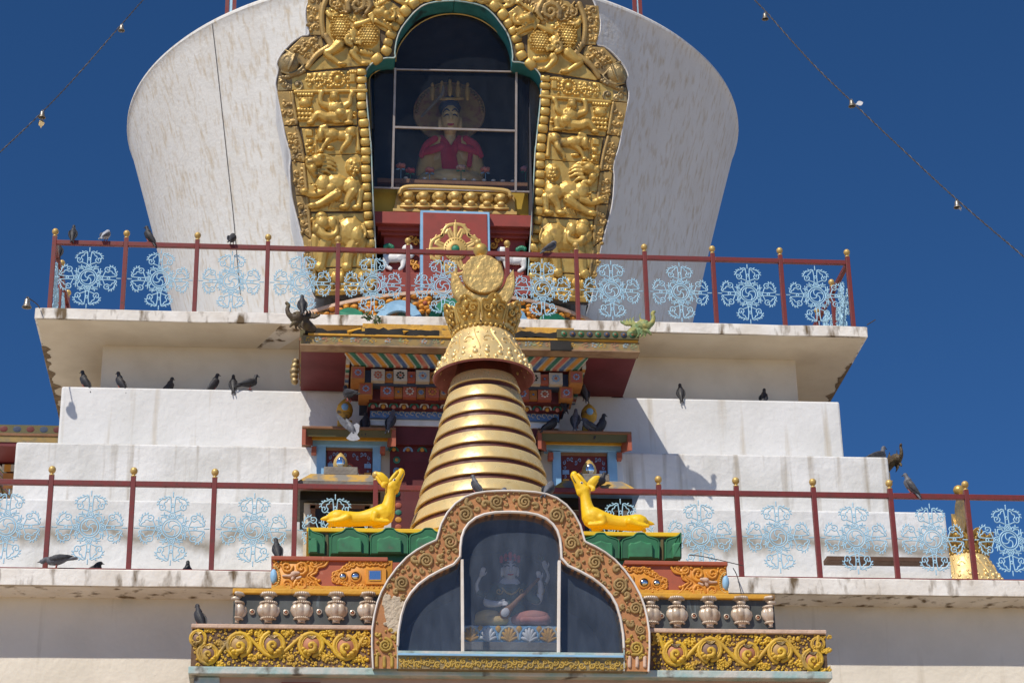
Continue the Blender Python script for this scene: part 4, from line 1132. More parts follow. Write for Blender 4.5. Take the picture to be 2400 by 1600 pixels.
for x0_, x1_ in ((PX0-0.02, PX0+0.06), (PX1-0.06, PX1+0.02)):
    pbox('side_fascia', x0_+0.005, x1_-0.005, EY+0.25, 28.385, 12.16, 12.26, FASCIA)
    pbox('side_moulding', x0_-0.01, x1_+0.01, EY+0.25, 28.385, 12.262, 12.30, WOOD)
    pbox('side_upper_fascia', x0_, x1_, EY+0.28, 28.385, 12.302, 12.44, OLIVE)
    for i in range(7):
        g = G(); g.ell(((x0_ if x0_ < 1 else x1_), EY+0.40+i*0.2, 12.37), (0.005, 0.065, 0.05), 0, 10, 6); g.obj('side_roundel', [RED_DARK, BLUE_DARK][i % 2], porch, smooth=60)
pbox('end_block', PX0+0.0, PX0+0.5, 27.9, 28.38, 12.52, 12.60, YELLOW_OLD, 0.01)
# flowers painted on the fascia
rf = random.Random(12)
for ci, mm in enumerate((pm('fascia_orange', (0.55, 0.32, 0.05), None, 9, 0.7), pm('fascia_blue', (0.30, 0.36, 0.36), None, 9, 0.7), pm('fascia_red', (0.42, 0.20, 0.11), None, 9, 0.7), pm('fascia_green', (0.28, 0.32, 0.16), None, 9, 0.7))):
    g = G(); zc = (at(1000, 801, EY)[2])
    x = PX0+0.10+ci*0.11
    while x < PX1-0.05:
        zz = at(1000, 800, EY)[2]
        for q in range(5):
            a = q*1.2566+ci+x; g.ell((x+0.030*math.cos(a)+rf.uniform(-.012, .012), EY-0.001, zz+0.026*math.sin(a)+rf.uniform(-.01, .01)), (rf.uniform(.010, .024), 0.005, rf.uniform(.008, .018)), 0, 6, 4)
        x += 0.44+rf.uniform(-.05, .05)
    o = g.obj('painted_flowers', mm, porch); o['kind'] = 'stuff'
# upper fascia: intact at the right, rotted away elsewhere
fascia_piece('upper_fascia', 1305, 1497, 763, 783, EY-0.04, OLIVE, 0.3, 0.0205, 900)
for i in range(9):
    u = 1322+i*20; q = at(u, 773+0.0205*(u-900), EY-0.045)
    g = G(); g.ell(q, (0.042, 0.012, 0.042), 0, 10, 6); o = g.obj('roundel', BLUE_DARK if i % 2 else GREEN, porch, smooth=60)
    g = G(); g.ell((q[0], q[1]-0.010, q[2]), (0.02, 0.012, 0.02), 0, 8, 5); g.obj('roundel_centre', WOOD, o, smooth=60)
rnd = random.Random(3)
def rotten(u0, u1, v0, v1, n, Y):
    top = []; bot = []
    for i in range(n+1):
        u = u0+(u1-u0)*i/n; t = 0.0205*(u-900)
        top.append(at(u, v0+t+rnd.uniform(-3, 4), Y)); bot.append(at(u, v1+t+rnd.uniform(-2, 2), Y))
    g = G(lambda p: np.array([p[0], Y+p[2], p[1]]))
    g.prism([(p[0], p[2]) for p in bot]+[(p[0], p[2]) for p in top[::-1]], 0.0, 0.25)
    g.obj('rotten_board', BLACK, porch)
rotten(715, 860, 774, 784, 14, EY-0.01); rotten(855, 1030, 769, 784, 16, EY-0.02); rotten(1200, 1330, 770, 783, 12, EY-0.02)
fascia_piece('bent_sheet', 1290, 1338, 790, 812, EY-0.05, BLACK, 0.03)
# yellow slopes and ridge blocks above the fascia
def ridge(u0, u1, v0, v1, Y, m, th=0.4):
    a = at(u0, v0, Y); b = at(u1, v0, Y); c = at(u0, v1, Y)
    return pbox('ridge_block', a[0], b[0], Y, Y+th, c[2], a[2], m, 0.01)
ridge(850, 1345, 757, 772, 27.35, YELLOW_OLD); ridge(835, 1352, 769, 792, 27.15, YELLOW_OLD, 0.5)
g = G()
a0 = [(PX0+0.02, EY+0.05, 12.28), (PX1-0.02, EY+0.05, 12.28), (PX1-0.02, 28.38, 12.50), (PX0+0.02, 28.38, 12.50)]
g.hexa([(p[0], p[1], 12.165) for p in a0]+a0); g.obj('roof_slope', YELLOW_OLD, porch)
for (u0, v0, u1, v1) in ((815, 779, 846, 772), (945, 779, 976, 773)):
    p, q = at(u0, v0, EY-0.02), at(u1, v1, EY+0.05)
    g = G(); g.tube([p, q], 0.028, 4); g.obj('broken_batten', YELLOW_EDGE, porch)
# corner dragons
def dragon(m, right=True, parent=None):
    sx = 1 if right else -1
    cx_, cz_ = (PX1-0.02, 12.42) if right else (PX0+0.02, 12.42)
    g = G(lambda p: np.array([cx_+sx*p[0], EY-0.06+p[2], cz_+p[1]]))
    g.limb([(-0.12, -0.10, 0.08, 0.07), (0.0, -0.02, 0.02, 0.085), (0.07, 0.02, -0.04, 0.085)], 0.9)
    g.ell((0.10, 0.0, -0.06), (0.09, 0.075, 0.07)); g.limb([(0.12, -0.02, -0.08, 0.05), (0.19, 0.03, -0.10, 0.038), (0.215, 0.11, -0.10, 0.03), (0.20, 0.165, -0.10, 0.026), (0.225, 0.195, -0.10, 0.026)], 0.9)
    g.limb([(0.08, -0.06, -0.07, 0.035), (0.14, -0.10, -0.09, 0.026), (0.17, -0.14, -0.09, 0.016)], 0.9)
    for q in range(5):
        g.limb([(-0.02-q*0.03, 0.04, 0.0, 0.022), (-0.05-q*0.04, 0.12-q*0.008, 0.02, 0.016), (-0.03-q*0.045, 0.17-q*0.015, 0.02, 0.007)], 0.9)
    g.limb([(0.05, 0.06, -0.08, 0.014), (0.03, 0.13, -0.08, 0.01), (0.05, 0.19, -0.08, 0.005)], 1)
    for q in range(3): g.limb([(0.06-q*0.03, -0.06, -0.06, 0.024), (0.10-q*0.045, -0.13, -0.06, 0.016), (0.07-q*0.05, -0.17, -0.05, 0.007)], 0.9)
    g.ell((0.12, 0.045, -0.11), (0.02, 0.02, 0.02))
    o = g.obj('corner_dragon', m, porch, blend=0.008, it=1)
    return o
d1 = dragon(DRAGON_G, True); d1['label'] = 'green and yellow dragon head with a raised trunk'
d2 = dragon(DRAGON_D, False); d2['label'] = 'dark weathered dragon head'
# hanging gilded end bracket at the left back of the roof
g = G(); q = at(691, 872, 28.0)
for k in range(5): g.ell((q[0]-0.01*math.sin(k), 28.0, q[2]-0.14+k*0.075), (0.07-0.008*abs(k-2), 0.06, 0.05))
g.obj('end_bracket', GOLD_OLD, porch, blend=0.012)
# striped cornice (leans outwards at the top)
CX0, CX1 = at(808, 827, 27.0)[0], at(1379, 838, 27.0)[0]
ct = at(1000, 830, 27.0)[2]; cb = at(1000, 859, 27.14)[2]
n = 34; pitch = (CX1-CX0)/n
ins = 0.07
def cpt(t, s):      # t along 0..1, s 0 top 1 bottom (bottom is inset)
    x0, x1 = CX0+ins*s, CX1-ins*s
    return (x0+(x1-x0)*t, 27.0+0.14*s, ct+(cb-ct)*s)
bands = {}
for i in range(n):
    for half, mm in ((0.10, STRIPES[(i//1) % 4]), (0.0, STRIPE_W)):
        pass
for ci in range(5):
    g = G()
    for i in range(n):
        c = i % 4
        segs = [(0.0, 0.16, 4), (0.16, 0.84, c), (0.84, 1.0, 4)]
        for a, b, cc in segs:
            if cc != ci: continue
            t0, t1 = (i+a)/n, (i+b)/n; sh = 0.55/n
            f = lambda t: min(1, max(0, t))
            sh = sh if i < n/2 else -sh
            p = [cpt(f(t0-sh), 0), cpt(f(t1-sh), 0), cpt(f(t1+sh), 1), cpt(f(t0+sh), 1)]
            dy = 0.012 if cc == 4 else 0.0
            back = [(x, y+0.06, z) for x, y, z in p]; fr_ = [(x, y+dy, z) for x, y, z in p]
            g.hexa([back[0], back[1], back[2], back[3], fr_[0], fr_[1], fr_[2], fr_[3]])
    o = g.obj('painted_stripes', (STRIPES+[STRIPE_W])[ci], porch); o['kind'] = 'stuff'
pbox('cornice_core', CX0+0.1, CX1-0.1, 27.2, 28.39, cb, 12.1, RED_DARK)
g = G()
for ci in range(5):
    g = G()
    for sd in (0, 1):
        for i in range(8):
            c = i % 4
            for a, b, cc in ((0, .2, 4), (.2, .8, c), (.8, 1, 4)):
                if cc != ci: continue
                y0, y1 = 27.02+(i+a)*0.17, 27.02+(i+b)*0.17
                xs = [(CX0, CX0+0.05), (CX1-0.05, CX1)][sd]
                g.box(xs[0]+(0.02 if sd == 0 else -0.02), xs[1]+(0.02 if sd == 0 else -0.02), y0+0.1, y1+0.1, cb+0.01, ct-0.01)
    o = g.obj('painted_stripes', (STRIPES+[STRIPE_W])[ci], porch); o['kind'] = 'stuff'
# rows of painted beam ends
def flower(g, x, y, z, r):
    for k in range(8):
        a = k*math.pi/4; g.ell((x+0.66*r*math.cos(a), y, z+0.66*r*math.sin(a)), (r*0.26, 0.012, r*0.2), 0, 6, 4)
def beam_row(zt, zb, Y, X0, X1, n, big, cols, back, flcol, corner):
    pbox('cornice_board', X0+0.12, X1-0.12, Y+0.10, 28.39, zb, zt+0.05, back)
    h = zt-zb
    xs = np.linspace(X0+0.20+big, X1-0.20-big, n)
    A = {}
    for i, x in enumerate(xs):
        wd = h*0.44 if i % 2 == 0 else h*0.26
        hh = h*0.40 if i % 2 == 0 else h*0.34
        c = cols[i % len(cols)]
        g = G(); g.box(x-wd, x+wd, Y+(0.03 if i % 2 else 0.0), Y+0.15, (zt+zb)/2-hh, (zt+zb)/2+hh); e = g.obj('beam_end', c, porch)
        g = G(); flower(g, x, Y+(0.03 if i % 2 else 0.0)-0.004, (zt+zb)/2, min(wd, hh)*0.8); g.obj('painted_flower', flcol[i % len(flcol)], porch)['kind'] = 'stuff'
        g = G(); g.ell((x, Y+(0.03 if i % 2 else 0.0)-0.006, (zt+zb)/2), (hh*0.22, 0.014, hh*0.22), 0, 8, 5); g.obj('flower_centre', BRICK_RED if i % 2 == 0 else BLUE_MID, porch)
    for x in (X0+0.07, X1-0.07):
        g = G(); r = h*0.44; g.box(x-r, x+r, Y-0.06, Y+0.3, (zt+zb)/2-r, (zt+zb)/2+r); g.obj('corner_beam', corner, porch)
        g = G(); r2 = r*0.82; g.box(x-r2, x+r2, Y-0.066, Y, (zt+zb)/2-r2, (zt+zb)/2+r2); g.obj('corner_panel', BRICK_RED, porch)
        g = G(); flower(g, x, Y-0.07, (zt+zb)/2, r*0.6); g.obj('painted_flower', FLOWER_C[2], porch)['kind'] = 'stuff'
PANEL_O = pm('panel_orange', (0.42, 0.17, 0.04), None, 6, 0.6); PANEL_W = pm('panel_white', (0.55, 0.47, 0.36), None, 6, 0.6)
r1t, r1b = at(1000, 864, 27.2)[2], at(1000, 897, 27.2)[2]
beam_row(r1t, r1b, 27.2, at(827, 860, 27.2)[0], at(1361, 880, 27.2)[0], 17, 0.14, [PANEL_W, PANEL_O, PANEL_W, BRICK_RED], BLUE_DARK, [BRICK_RED, FLOWER_C[2], BLACK], PANEL_O)
r2t, r2b = at(1000, 901, 27.35)[2], at(1000, 934, 27.35)[2]
beam_row(r2t, r2b, 27.35, at(845, 900, 27.35)[0], at(1338, 912, 27.35)[0], 15, 0.16, [BRICK_RED, PANEL_O, BRICK_RED, PANEL_O], RED_DARK, [FLOWER_C[2], FLOWER_C[1], FLOWER_C[0]], PANEL_O)
# row of painted arcs, blue frieze, white band
X0, X1 = at(862, 940, 27.55)[0], at(1318, 950, 27.55)[0]
at_, ab_ = at(1000, 937, 27.55)[2], at(1000, 958, 27.55)[2]
pbox('arc_board', X0, X1, 27.55, 28.39, ab_, at_, RED_DARK)
ns = 19
for i in range(ns):
    x = X0+(i+0.5)*(X1-X0)/ns; r = (X1-X0)/ns*0.46
    g = G(lambda p: np.array([x+p[0], 27.548-p[2], ab_+p[1]]))
    g.prism([(r*math.cos(math.pi*k/10), 0.012+r*1.1*math.sin(math.pi*k/10)) for k in range(11)]+[(r*0.66*math.cos(math.pi*k/10), 0.012+r*0.75*math.sin(math.pi*k/10)) for k in range(10, -1, -1)], 0, 0.012)
    g.obj('painted_arc', STRIPE_W if i % 2 else STRIPES[1], porch)
    g = G(); g.ell((x, 27.545, ab_+r*0.3), (r*0.45, 0.015, r*0.5), 0, 8, 5); g.obj('arc_centre', STRIPES[0] if i % 2 else STRIPES[2], porch)
b0, b1 = at(1000, 960, 27.65)[2], at(1000, 981, 27.65)[2]
BX0, BX1 = at(868, 962, 27.65)[0], at(1310, 975, 27.65)[0]
pbox('blue_frieze', BX0, BX1, 27.65, 28.39, b1, b0+0.05, BLUE_MID)
g = G()
for i in range(34):
    x = BX0+0.05+(BX1-BX0-0.1)*i/33; zc = (b0+b1)/2; s_ = 1 if i % 2 else -1
    pts = [(x+0.03*math.cos(a), 27.648, zc+s_*0.01+0.03*math.sin(a)) for a in np.linspace(0, 5, 8)]
    g.tube(pts, 0.006, 4)
o = g.obj('painted_scroll', STRIPE_W, porch); o['kind'] = 'stuff'
w1 = at(1000, 998, 27.7)[2]
pbox('white_band', BX0+0.0, BX1-0.0, 27.7, 28.39, w1, b1, WHITE)
l1 = at(1000, 1042, 27.72)[2]
DX0, DX1 = at(915, 1010, 27.72)[0], at(1262, 1010, 27.72)[0]
pbox('lintel', DX0, DX1, 27.72, 28.39, l1, w1, RED_DARK)
# doorway below: painted surround and dark leaves
pbox('door_surround', DX0, DX1, 27.80, 28.39, 8.5, l1, RED_DARK)
for i in range(11):
    x = DX0+0.05+i*(DX1-DX0-0.1)/10; zc = at(1000, 1052, 27.79)[2]; r = 0.07
    g = G(lambda p: np.array([x+p[0], 27.796-p[2], zc-0.04+p[1]]))
    g.prism([(r*math.cos(math.pi*k/8), r*math.sin(math.pi*k/8)) for k in range(9)]+[(r*.6*math.cos(math.pi*k/8), r*.6*math.sin(math.pi*k/8)) for k in range(8, -1, -1)], 0, 0.012)
    g.obj('painted_arc', FLOWER_C[2] if i % 2 else STRIPES[1], porch)
    g = G(); g.ell((x, 27.79, zc-0.01), (0.03, 0.012, 0.03), 0, 8, 5); g.obj('arc_centre', STRIPES[0], porch)
for x in (DX0+0.09, DX1-0.09):
    for k in range(9):
        zc = l1-0.2-k*0.16
        g = G(); g.ell((x, 27.79, zc), (0.05, 0.014, 0.055), 0, 10, 5); g.obj('painted_medallion', [STRIPES[1], FLOWER_C[2], STRIPES[2]][k % 3], porch)
        g = G(); g.ell((x, 27.782, zc), (0.025, 0.012, 0.028), 0, 8, 5); g.obj('medallion_centre', STRIPES[0], porch)
pbox('lower_door_wall', DX0, DX1, 27.24, 27.9, 8.5, 10.07, RED_DARK)
for k in range(14):
    for x in (DX0+0.09, DX1-0.09, DX0+0.42):
        g = G(); g.ell((x, 27.238, 8.7+k*0.1), (0.045, 0.012, 0.04), 0, 10, 5); g.obj('painted_medallion', [STRIPES[1], BRICK_RED, STRIPES[0]][k % 3], porch)
for k, (a, b) in enumerate(((DX0+0.2, (DX0+DX1)/2-0.01), ((DX0+DX1)/2+0.01, DX1-0.2))):
    pbox('door_leaf', a, b, 27.78, 27.82, 8.6, l1-0.22, ROOF_RED)

# ------------------------------------------------------------------ two blue-framed window bays beside the spire
def bay(label, px, mirror_fix=0.0):
    """px: function taking the left bay's photo pixel to this bay's pixel (u, v)"""
    BY = 27.75
    A = lambda u, v, Y: at(*px(u, v), Y)
    a = A(708, 997, BY-0.30); b = A(928, 997, BY-0.30)
    bx = thing('window_bay', label, 'window', ((a[0]+b[0])/2, BY, 8.5), 'window bays either side of the spire')
    def hbox(nm, u0, u1, v0, v1, Y, th, m, bevel=0.006):
        p = A(u0, v0, Y); q = A(u1, v0, Y); r = A(u0, v1, Y)
        g = G(); g.box(min(p[0], q[0]), max(p[0], q[0]), Y, Y+th, r[2], p[2]); return g.obj(nm, m, bx, bevel=bevel)
    # hood: a shallow tray tilted outward
    ht = A(708, 997, BY-0.30)[2]
    X0, X1 = sorted((a[0], b[0]))
    wl, wr = sorted((A(730, 1030, BY)[0], A(911, 1030, BY)[0]))
    zu = A(800, 1029, BY)[2]
    g = G(); g.hexa([(X0, BY-0.30, ht-0.035), (X1, BY-0.30, ht-0.035), (X1, BY+0.9, ht-0.035), (X0, BY+0.9, ht-0.035), (X0, BY-0.30, ht), (X1, BY-0.30, ht), (X1, BY+0.9, ht), (X0, BY+0.9, ht)])
    g.obj('hood', WOOD, bx, bevel=0.006)
    for x, w_ in ((X0, wl), (X1, wr)):
        s_ = 0.05 if x == X0 else -0.05
        g = G(); zb = ht-0.27
        g.hexa([(x, BY-0.29, zb), (x+s_, BY-0.29, zb), (w_+s_*0.5, BY, zu-0.10), (w_-s_*0.2, BY, zu-0.10), (x, BY-0.29, ht-0.036), (x+s_, BY-0.29, ht-0.036), (w_+s_*0.5, BY, ht-0.036), (w_-s_*0.2, BY, ht-0.036)])
        g.obj('hood_end', BRICK_RED, bx)
    g = G(); g.hexa([(X0+0.05, BY-0.24, ht-0.13), (X1-0.05, BY-0.24, ht-0.13), (wr, BY, zu+0.035), (wl, BY, zu+0.035), (X0+0.05, BY-0.27, ht-0.036), (X1-0.05, BY-0.27, ht-0.036), (wr, BY+0.01, ht-0.036), (wl, BY+0.01, ht-0.036)])
    g.obj('hood_cove', OLIVE, bx)
    hbox('hood_moulding', 728, 913, 1019, 1029, BY-0.05, 0.2, YELLOW_EDGE)
    hbox('lintel', 730, 911, 1028, 1043, BY-0.02, 0.8, BLUE_FRAME)
    hbox('jamb', 743, 764, 1043, 1250, BY, 0.75, BLUE_FRAME); hbox('jamb', 874, 893, 1043, 1250, BY, 0.75, BLUE_FRAME)
    for u in (736, 897): hbox('corbel', u-6, u+6, 1045, 1060, BY-0.06, 0.12, BRICK_RED)
    hbox('cheek', 893, 921, 1043, 1300, BY+0.12, 0.7, CREAM); hbox('cheek', 728, 743, 1060, 1300, BY+0.12, 0.7, PLASTER)
    hbox('panel_frame', 764, 874, 1043, 1054, BY+0.05, 0.3, WOOD)
    # red fretted panel with an arched opening
    p0, p1 = A(766, 1054, BY+0.08), A(872, 1135, BY+0.08)
    PXl, PXr = sorted((p0[0], p1[0])); zt_, zb_ = p0[2], p1[2]-0.5
    W_, cx_ = PXr-PXl, (PXl+PXr)/2
    arc = [(-0.30, 0.0), (-0.30, 0.62), (-0.22, 0.68), (-0.20, 0.76), (-0.10, 0.80), (0, 0.86), (0.10, 0.80), (0.20, 0.76), (0.22, 0.68), (0.30, 0.62), (0.30, 0.0)]
    H_ = zt_-zb_
    poly = [(PXl, zb_), (PXl, zt_), (PXr, zt_), (PXr, zb_)]+[(cx_+x*W_, zb_+y*H_*0.93) for x, y in arc[::-1]]
    g = G(lambda p: np.array([p[0], BY+0.10-p[2], p[1]])); g.prism(poly, 0, 0.03, 0.005); fp = g.obj('fretted_panel', ROOF_RED, bx)
    g = G(lambda p: np.array([p[0], BY+0.066-p[2], p[1]]))
    g.limb([(cx_+x*W_*1.04, zb_+y*H_*0.93+0.005, 0.0, 0.012) for x, y in arc], 0.6, 6, 2); g.obj('arch_moulding', RED, bx, smooth=60)
    for s_ in (1, -1):
        g = G(lambda p: np.array([cx_+s_*p[0]*W_, BY+0.068-p[2], zt_-p[1]]))
        for q in range(5):
            g.spiral(0.09+q*0.085, 0.08+0.03*math.sin(q*2.0), 0.036, 1.1, q, 1 if q % 2 else -1, 0.008, 0.005, 0.6, 0.0, 5)
        for q in range(4): g.spiral(0.41, 0.18+q*0.13, 0.03, 1.1, q, 1, 0.007, 0.004, 0.6, 0.0, 5)
        g.obj('painted_scroll', FLOWER_C[2], bx, smooth=60)['kind'] = 'stuff'
    for s_ in (1, -1):
        for q in range(3):
            zc = zb_+0.5+q*0.13; x = cx_+s_*W_*0.40
            g = G(); g.box(x-0.045, x+0.045, BY+0.055, BY+0.08, zc-0.03, zc+0.03); g.obj('painted_block', [FLOWER_C[0], STRIPES[0], FLOWER_C[2]][q], bx)
    g = G(); g.box(PXl, PXr, BY+0.5, BY+0.52, zb_, zt_); g.obj('dark_opening', DARK, bx)
    # gilded finial on the hood
    F_ = A(808, 960, BY+0.2); fx = F_[0]
    g = G()
    for hw_, z0, z1 in ((0.28, 0, 0.075), (0.19, 0.075, 0.17), (0.10, 0.17, 0.26)): g.box(fx-hw_, fx+hw_, BY+0.1, BY+0.1+hw_, ht+z0, ht+z1)
    g.obj('finial_base', YELLOW_OLD, bx, bevel=0.01)
    g = G(); g.lathe([(0.0, 0.24), (0.06, 0.25), (0.045, 0.30), (0.10, 0.36), (0.115, 0.43), (0.10, 0.50), (0.055, 0.56), (0.012, 0.60), (0, 0.61)], (fx, BY+0.18, ht), 20); g.obj('finial_bulb', YELLOW_OLD, bx, smooth=60)
    g = G(); g.ell((fx, BY+0.09, ht+0.44), (0.055, 0.03, 0.06)); g.obj('finial_jewel', BLUE_FRAME, bx, smooth=60)
    return bx
bay('blue-framed window bay left of the spire, red hood and arched opening', lambda u, v: (u, v))
bay('blue-framed window bay right of the spire, red hood and arched opening', lambda u, v: (2188-u, v+14))
# lower bay roofs with a jewelled finial, standing behind the rail
def jewel_stand(u, v, label, w_=1.0):
    Y = 26.15; q = at(u, v, Y); base = at(u, v+46, Y)[2]
    t = thing('jewel_finial', label, 'finial', (q[0], Y, base-0.75), 'jewelled finials behind the lower rail')
    x = q[0]
    g = G(); g.lathe([(0.0, 0.0), (0.07, 0.0), (0.045, 0.05), (0.045, 0.065), (0.085, 0.11), (0.095, 0.16), (0.082, 0.22), (0.045, 0.28), (0.01, 0.315), (0, 0.32)], (x, Y, q[2]-0.17), 20); g.obj('bulb', GOLD_PAINT, t, smooth=60)
    g = G(); g.ell((x, Y-0.085, q[2]-0.01), (0.055, 0.028, 0.075)); g.obj('jewel', MIRROR, t, smooth=60)
    z = q[2]-0.17
    g = G(); g.box(x-0.17*w_, x+0.17*w_, Y-0.31, Y+0.17, z-0.10, z+0.01); g.obj('base_block', GREY_STONE, t, bevel=0.01)
    g = G(); g.hexa([(x-0.42*w_, Y-0.40, z-0.22), (x+0.42*w_, Y-0.40, z-0.22), (x+0.42*w_, Y+0.9, z-0.22), (x-0.42*w_, Y+0.9, z-0.22), (x-0.30*w_, Y-0.30, z-0.088), (x+0.30*w_, Y-0.30, z-0.088), (x+0.30*w_, Y+0.9, z-0.088), (x-0.30*w_, Y+0.9, z-0.088)]); g.obj('stepped_roof', pm('patchy_roof', (0.50, 0.30, 0.06), (0.22, 0.20, 0.17), 4, 0.75, lo=0.44, hi=0.54), t)
    g = G(); g.box(x-0.46*w_, x+0.46*w_, Y-0.40, Y+0.9, z-0.30, z-0.223); g.obj('roof_edge', BLUE_MID if u > 1000 else GREY_STONE, t)
    g = G(); g.box(x-0.40*w_, x+0.40*w_, Y-0.25, Y+0.9, z-0.42, z-0.302); g.obj('cove', BLACK, t)
    g = G(); g.box(x-0.36*w_, x+0.36*w_, Y-0.15, Y+0.9, 8.5, z-0.422); g.obj('bay_body', CREAM, t)
    g = G(); g.box(x-0.27*w_, x+0.27*w_, Y-0.165, Y-0.1, 8.5, z-0.50); g.obj('dark_window', DARK, t)
    g = G()
    for s_ in (1, -1): g.box(x+s_*0.27*w_-0.03, x+s_*0.27*w_+0.03, Y-0.175, Y-0.1, 8.5, z-0.46)
    g.box(x-0.30*w_, x+0.30*w_, Y-0.175, Y-0.1, z-0.50, z-0.445)
    g.obj('window_surround', WOOD, t)
jewel_stand(798, 1086, 'blue-jewelled gold finial on a grey block, in front of the left window bay', 1.25)
jewel_stand(1381, 1102, 'blue-jewelled gold finial behind the head of the right deer', 1.25)
# the same porch on the left and right faces of the square stupa
PARTS = [x for x in bpy.data.objects if x.parent == porch]
for nm, ang, lab in (('l', -math.pi/2, 'end of a painted porch roof sticking out past the left side of the terraces'), ('r', math.pi/2, 'painted porch of the right face, its dragon head peeping past the terrace corner')):
    c = dup(porch); v = Matrix.Rotation(ang, 4, 'Z') @ (Vector(porch.location)-Vector((XC, YC, 0)))
    c.location = v+Vector((XC, YC, 0.33 if nm == 'l' else 0.08)); c.rotation_euler = (0, 0, ang); c['label'] = lab

# ================================================================== gold ringed spire
SX, SY = 2.165, 24.75
def zat(v, Y=SY): return at(1130, v, Y)[2]
spire = thing('spire', 'tall gold ringed spire with flared crown, crescent and sun disc, between the two deer', 'spire', (SX, SY, 7.2))
N_ = 64
ZR = zat(897)
pz = 0.2245
def cone_r(z): return 0.405+(ZR-z)*0.262
TOPZ = at(450, 1230, 23.88)[2]
g = G(); g.lathe([(cone_r(TOPZ)-0.032, TOPZ), (cone_r(ZR)-0.026, ZR), (0.30, ZR+0.35)], (SX, SY, 0), N_); g.obj('core', RING_RED, spire, smooth=40)
g = G(); g.lathe([(0.36, ZR+0.03), (0.30, ZR+0.36)], (SX, SY, 0), N_); g.obj('neck', RING_RED, spire, smooth=40)
for i in range(12):
    z1 = ZR+0.02-i*pz; z0 = z1-pz*0.70
    if z0 < TOPZ: break
    r1, r0 = cone_r(z1), cone_r(z0)+0.004
    g = G(); g.lathe([(r1-0.05, z1-0.002), (r1-0.008, z1), (r1, z1-0.010), (r0, z0+0.012), (r0-0.004, z0+0.003), (r0-0.012, z0), (r0-0.05, z0+0.004)], (SX, SY, 0), N_)
    g.obj('ring', GOLD_LEAF, spire, smooth=35)
# flared bell-shaped canopy
zc0, zc1 = zat(889), zat(790)
H = zc1-zc0
cprof = [(0.615, 0.0), (0.632, 0.02), (0.618, 0.05), (0.55, 0.30), (0.48, 0.55), (0.41, 0.82), (0.375, 0.97), (0.36, 1.0)]
g = G(); g.lathe([(r, zc0+t*H) for r, t in cprof], (SX, SY, 0), N_); can = g.obj('canopy', GOLD_LEAF, spire, smooth=50)
g = G(); g.lathe([(0.630, zc0+0.015*H), (0.612, zc0-0.012), (0.585, zc0+0.005), (0.50, zc0+0.36*H), (0.30, zc0+0.55*H)], (SX, SY, 0), N_); g.obj('lining', PINK_RED, spire, smooth=50)
def cr(t):
    for (r0, t0), (r1, t1) in zip(cprof[2:-1], cprof[3:]):
        if t0 <= t <= t1: return r0+(r1-r0)*(t-t0)/(t1-t0)
    return 0.36
g = G(); rr = random.Random(5)
for lev, nn, sz in ((0.09, 34, 0.026), (0.22, 24, 0.036), (0.36, 24, 0.03), (0.80, 24, 0.022)):
    for i in range(nn):
        a = 2*math.pi*(i+0.5*(int(lev*100) % 2)+rr.uniform(-.15, .15))/nn; t = lev+rr.uniform(-0.02, 0.02); r = cr(t)
        s_ = sz*rr.uniform(0.7, 1.25)
        g.ell((SX+(r-0.006)*math.cos(a), SY+(r-0.006)*math.sin(a), zc0+t*H), (s_, s_, s_*1.1), 0, 8, 6)
for i in range(12):
    a = 2*math.pi*i/12
    pts = []
    for q in range(10):
        b = q/9*5.0; rad = 0.075*(1-q/11)
        aa = a+rad*math.cos(b)/0.45; t = 0.6+rad*math.sin(b)/H
        pts.append((SX+(cr(t)+0.004)*math.cos(aa), SY+(cr(t)+0.004)*math.sin(aa), zc0+t*H))
    g.tube(pts, 0.011, 5)
    pts = [(SX+(cr(t)+0.003)*math.cos(a+0.26+0.1*math.sin(t*5)), SY+(cr(t)+0.003)*math.sin(a+0.26+0.1*math.sin(t*5)), zc0+t*H) for t in np.linspace(0.3, 0.9, 8)]
    g.tube(pts, 0.008, 5)
g.obj('canopy_relief', GOLD_LEAF, can, smooth=60)
g = G()
for i in range(36):
    a = 2*math.pi*i/36; g.ell((SX+0.372*math.cos(a), SY+0.372*math.sin(a), zc1+0.012), (0.026, 0.026, 0.024), 0, 8, 6)
g.obj('bead_ring', GOLD, can, smooth=60)
g = G(); g.lathe([(0.36, zc1), (0.35, zc1+0.05), (0.31, zc1+0.06), (0.20, zc1+0.28), (0.1, zc1+0.30)], (SX, SY, 0), 40); g.obj('collar', GOLD_OLD, spire, smooth=40)
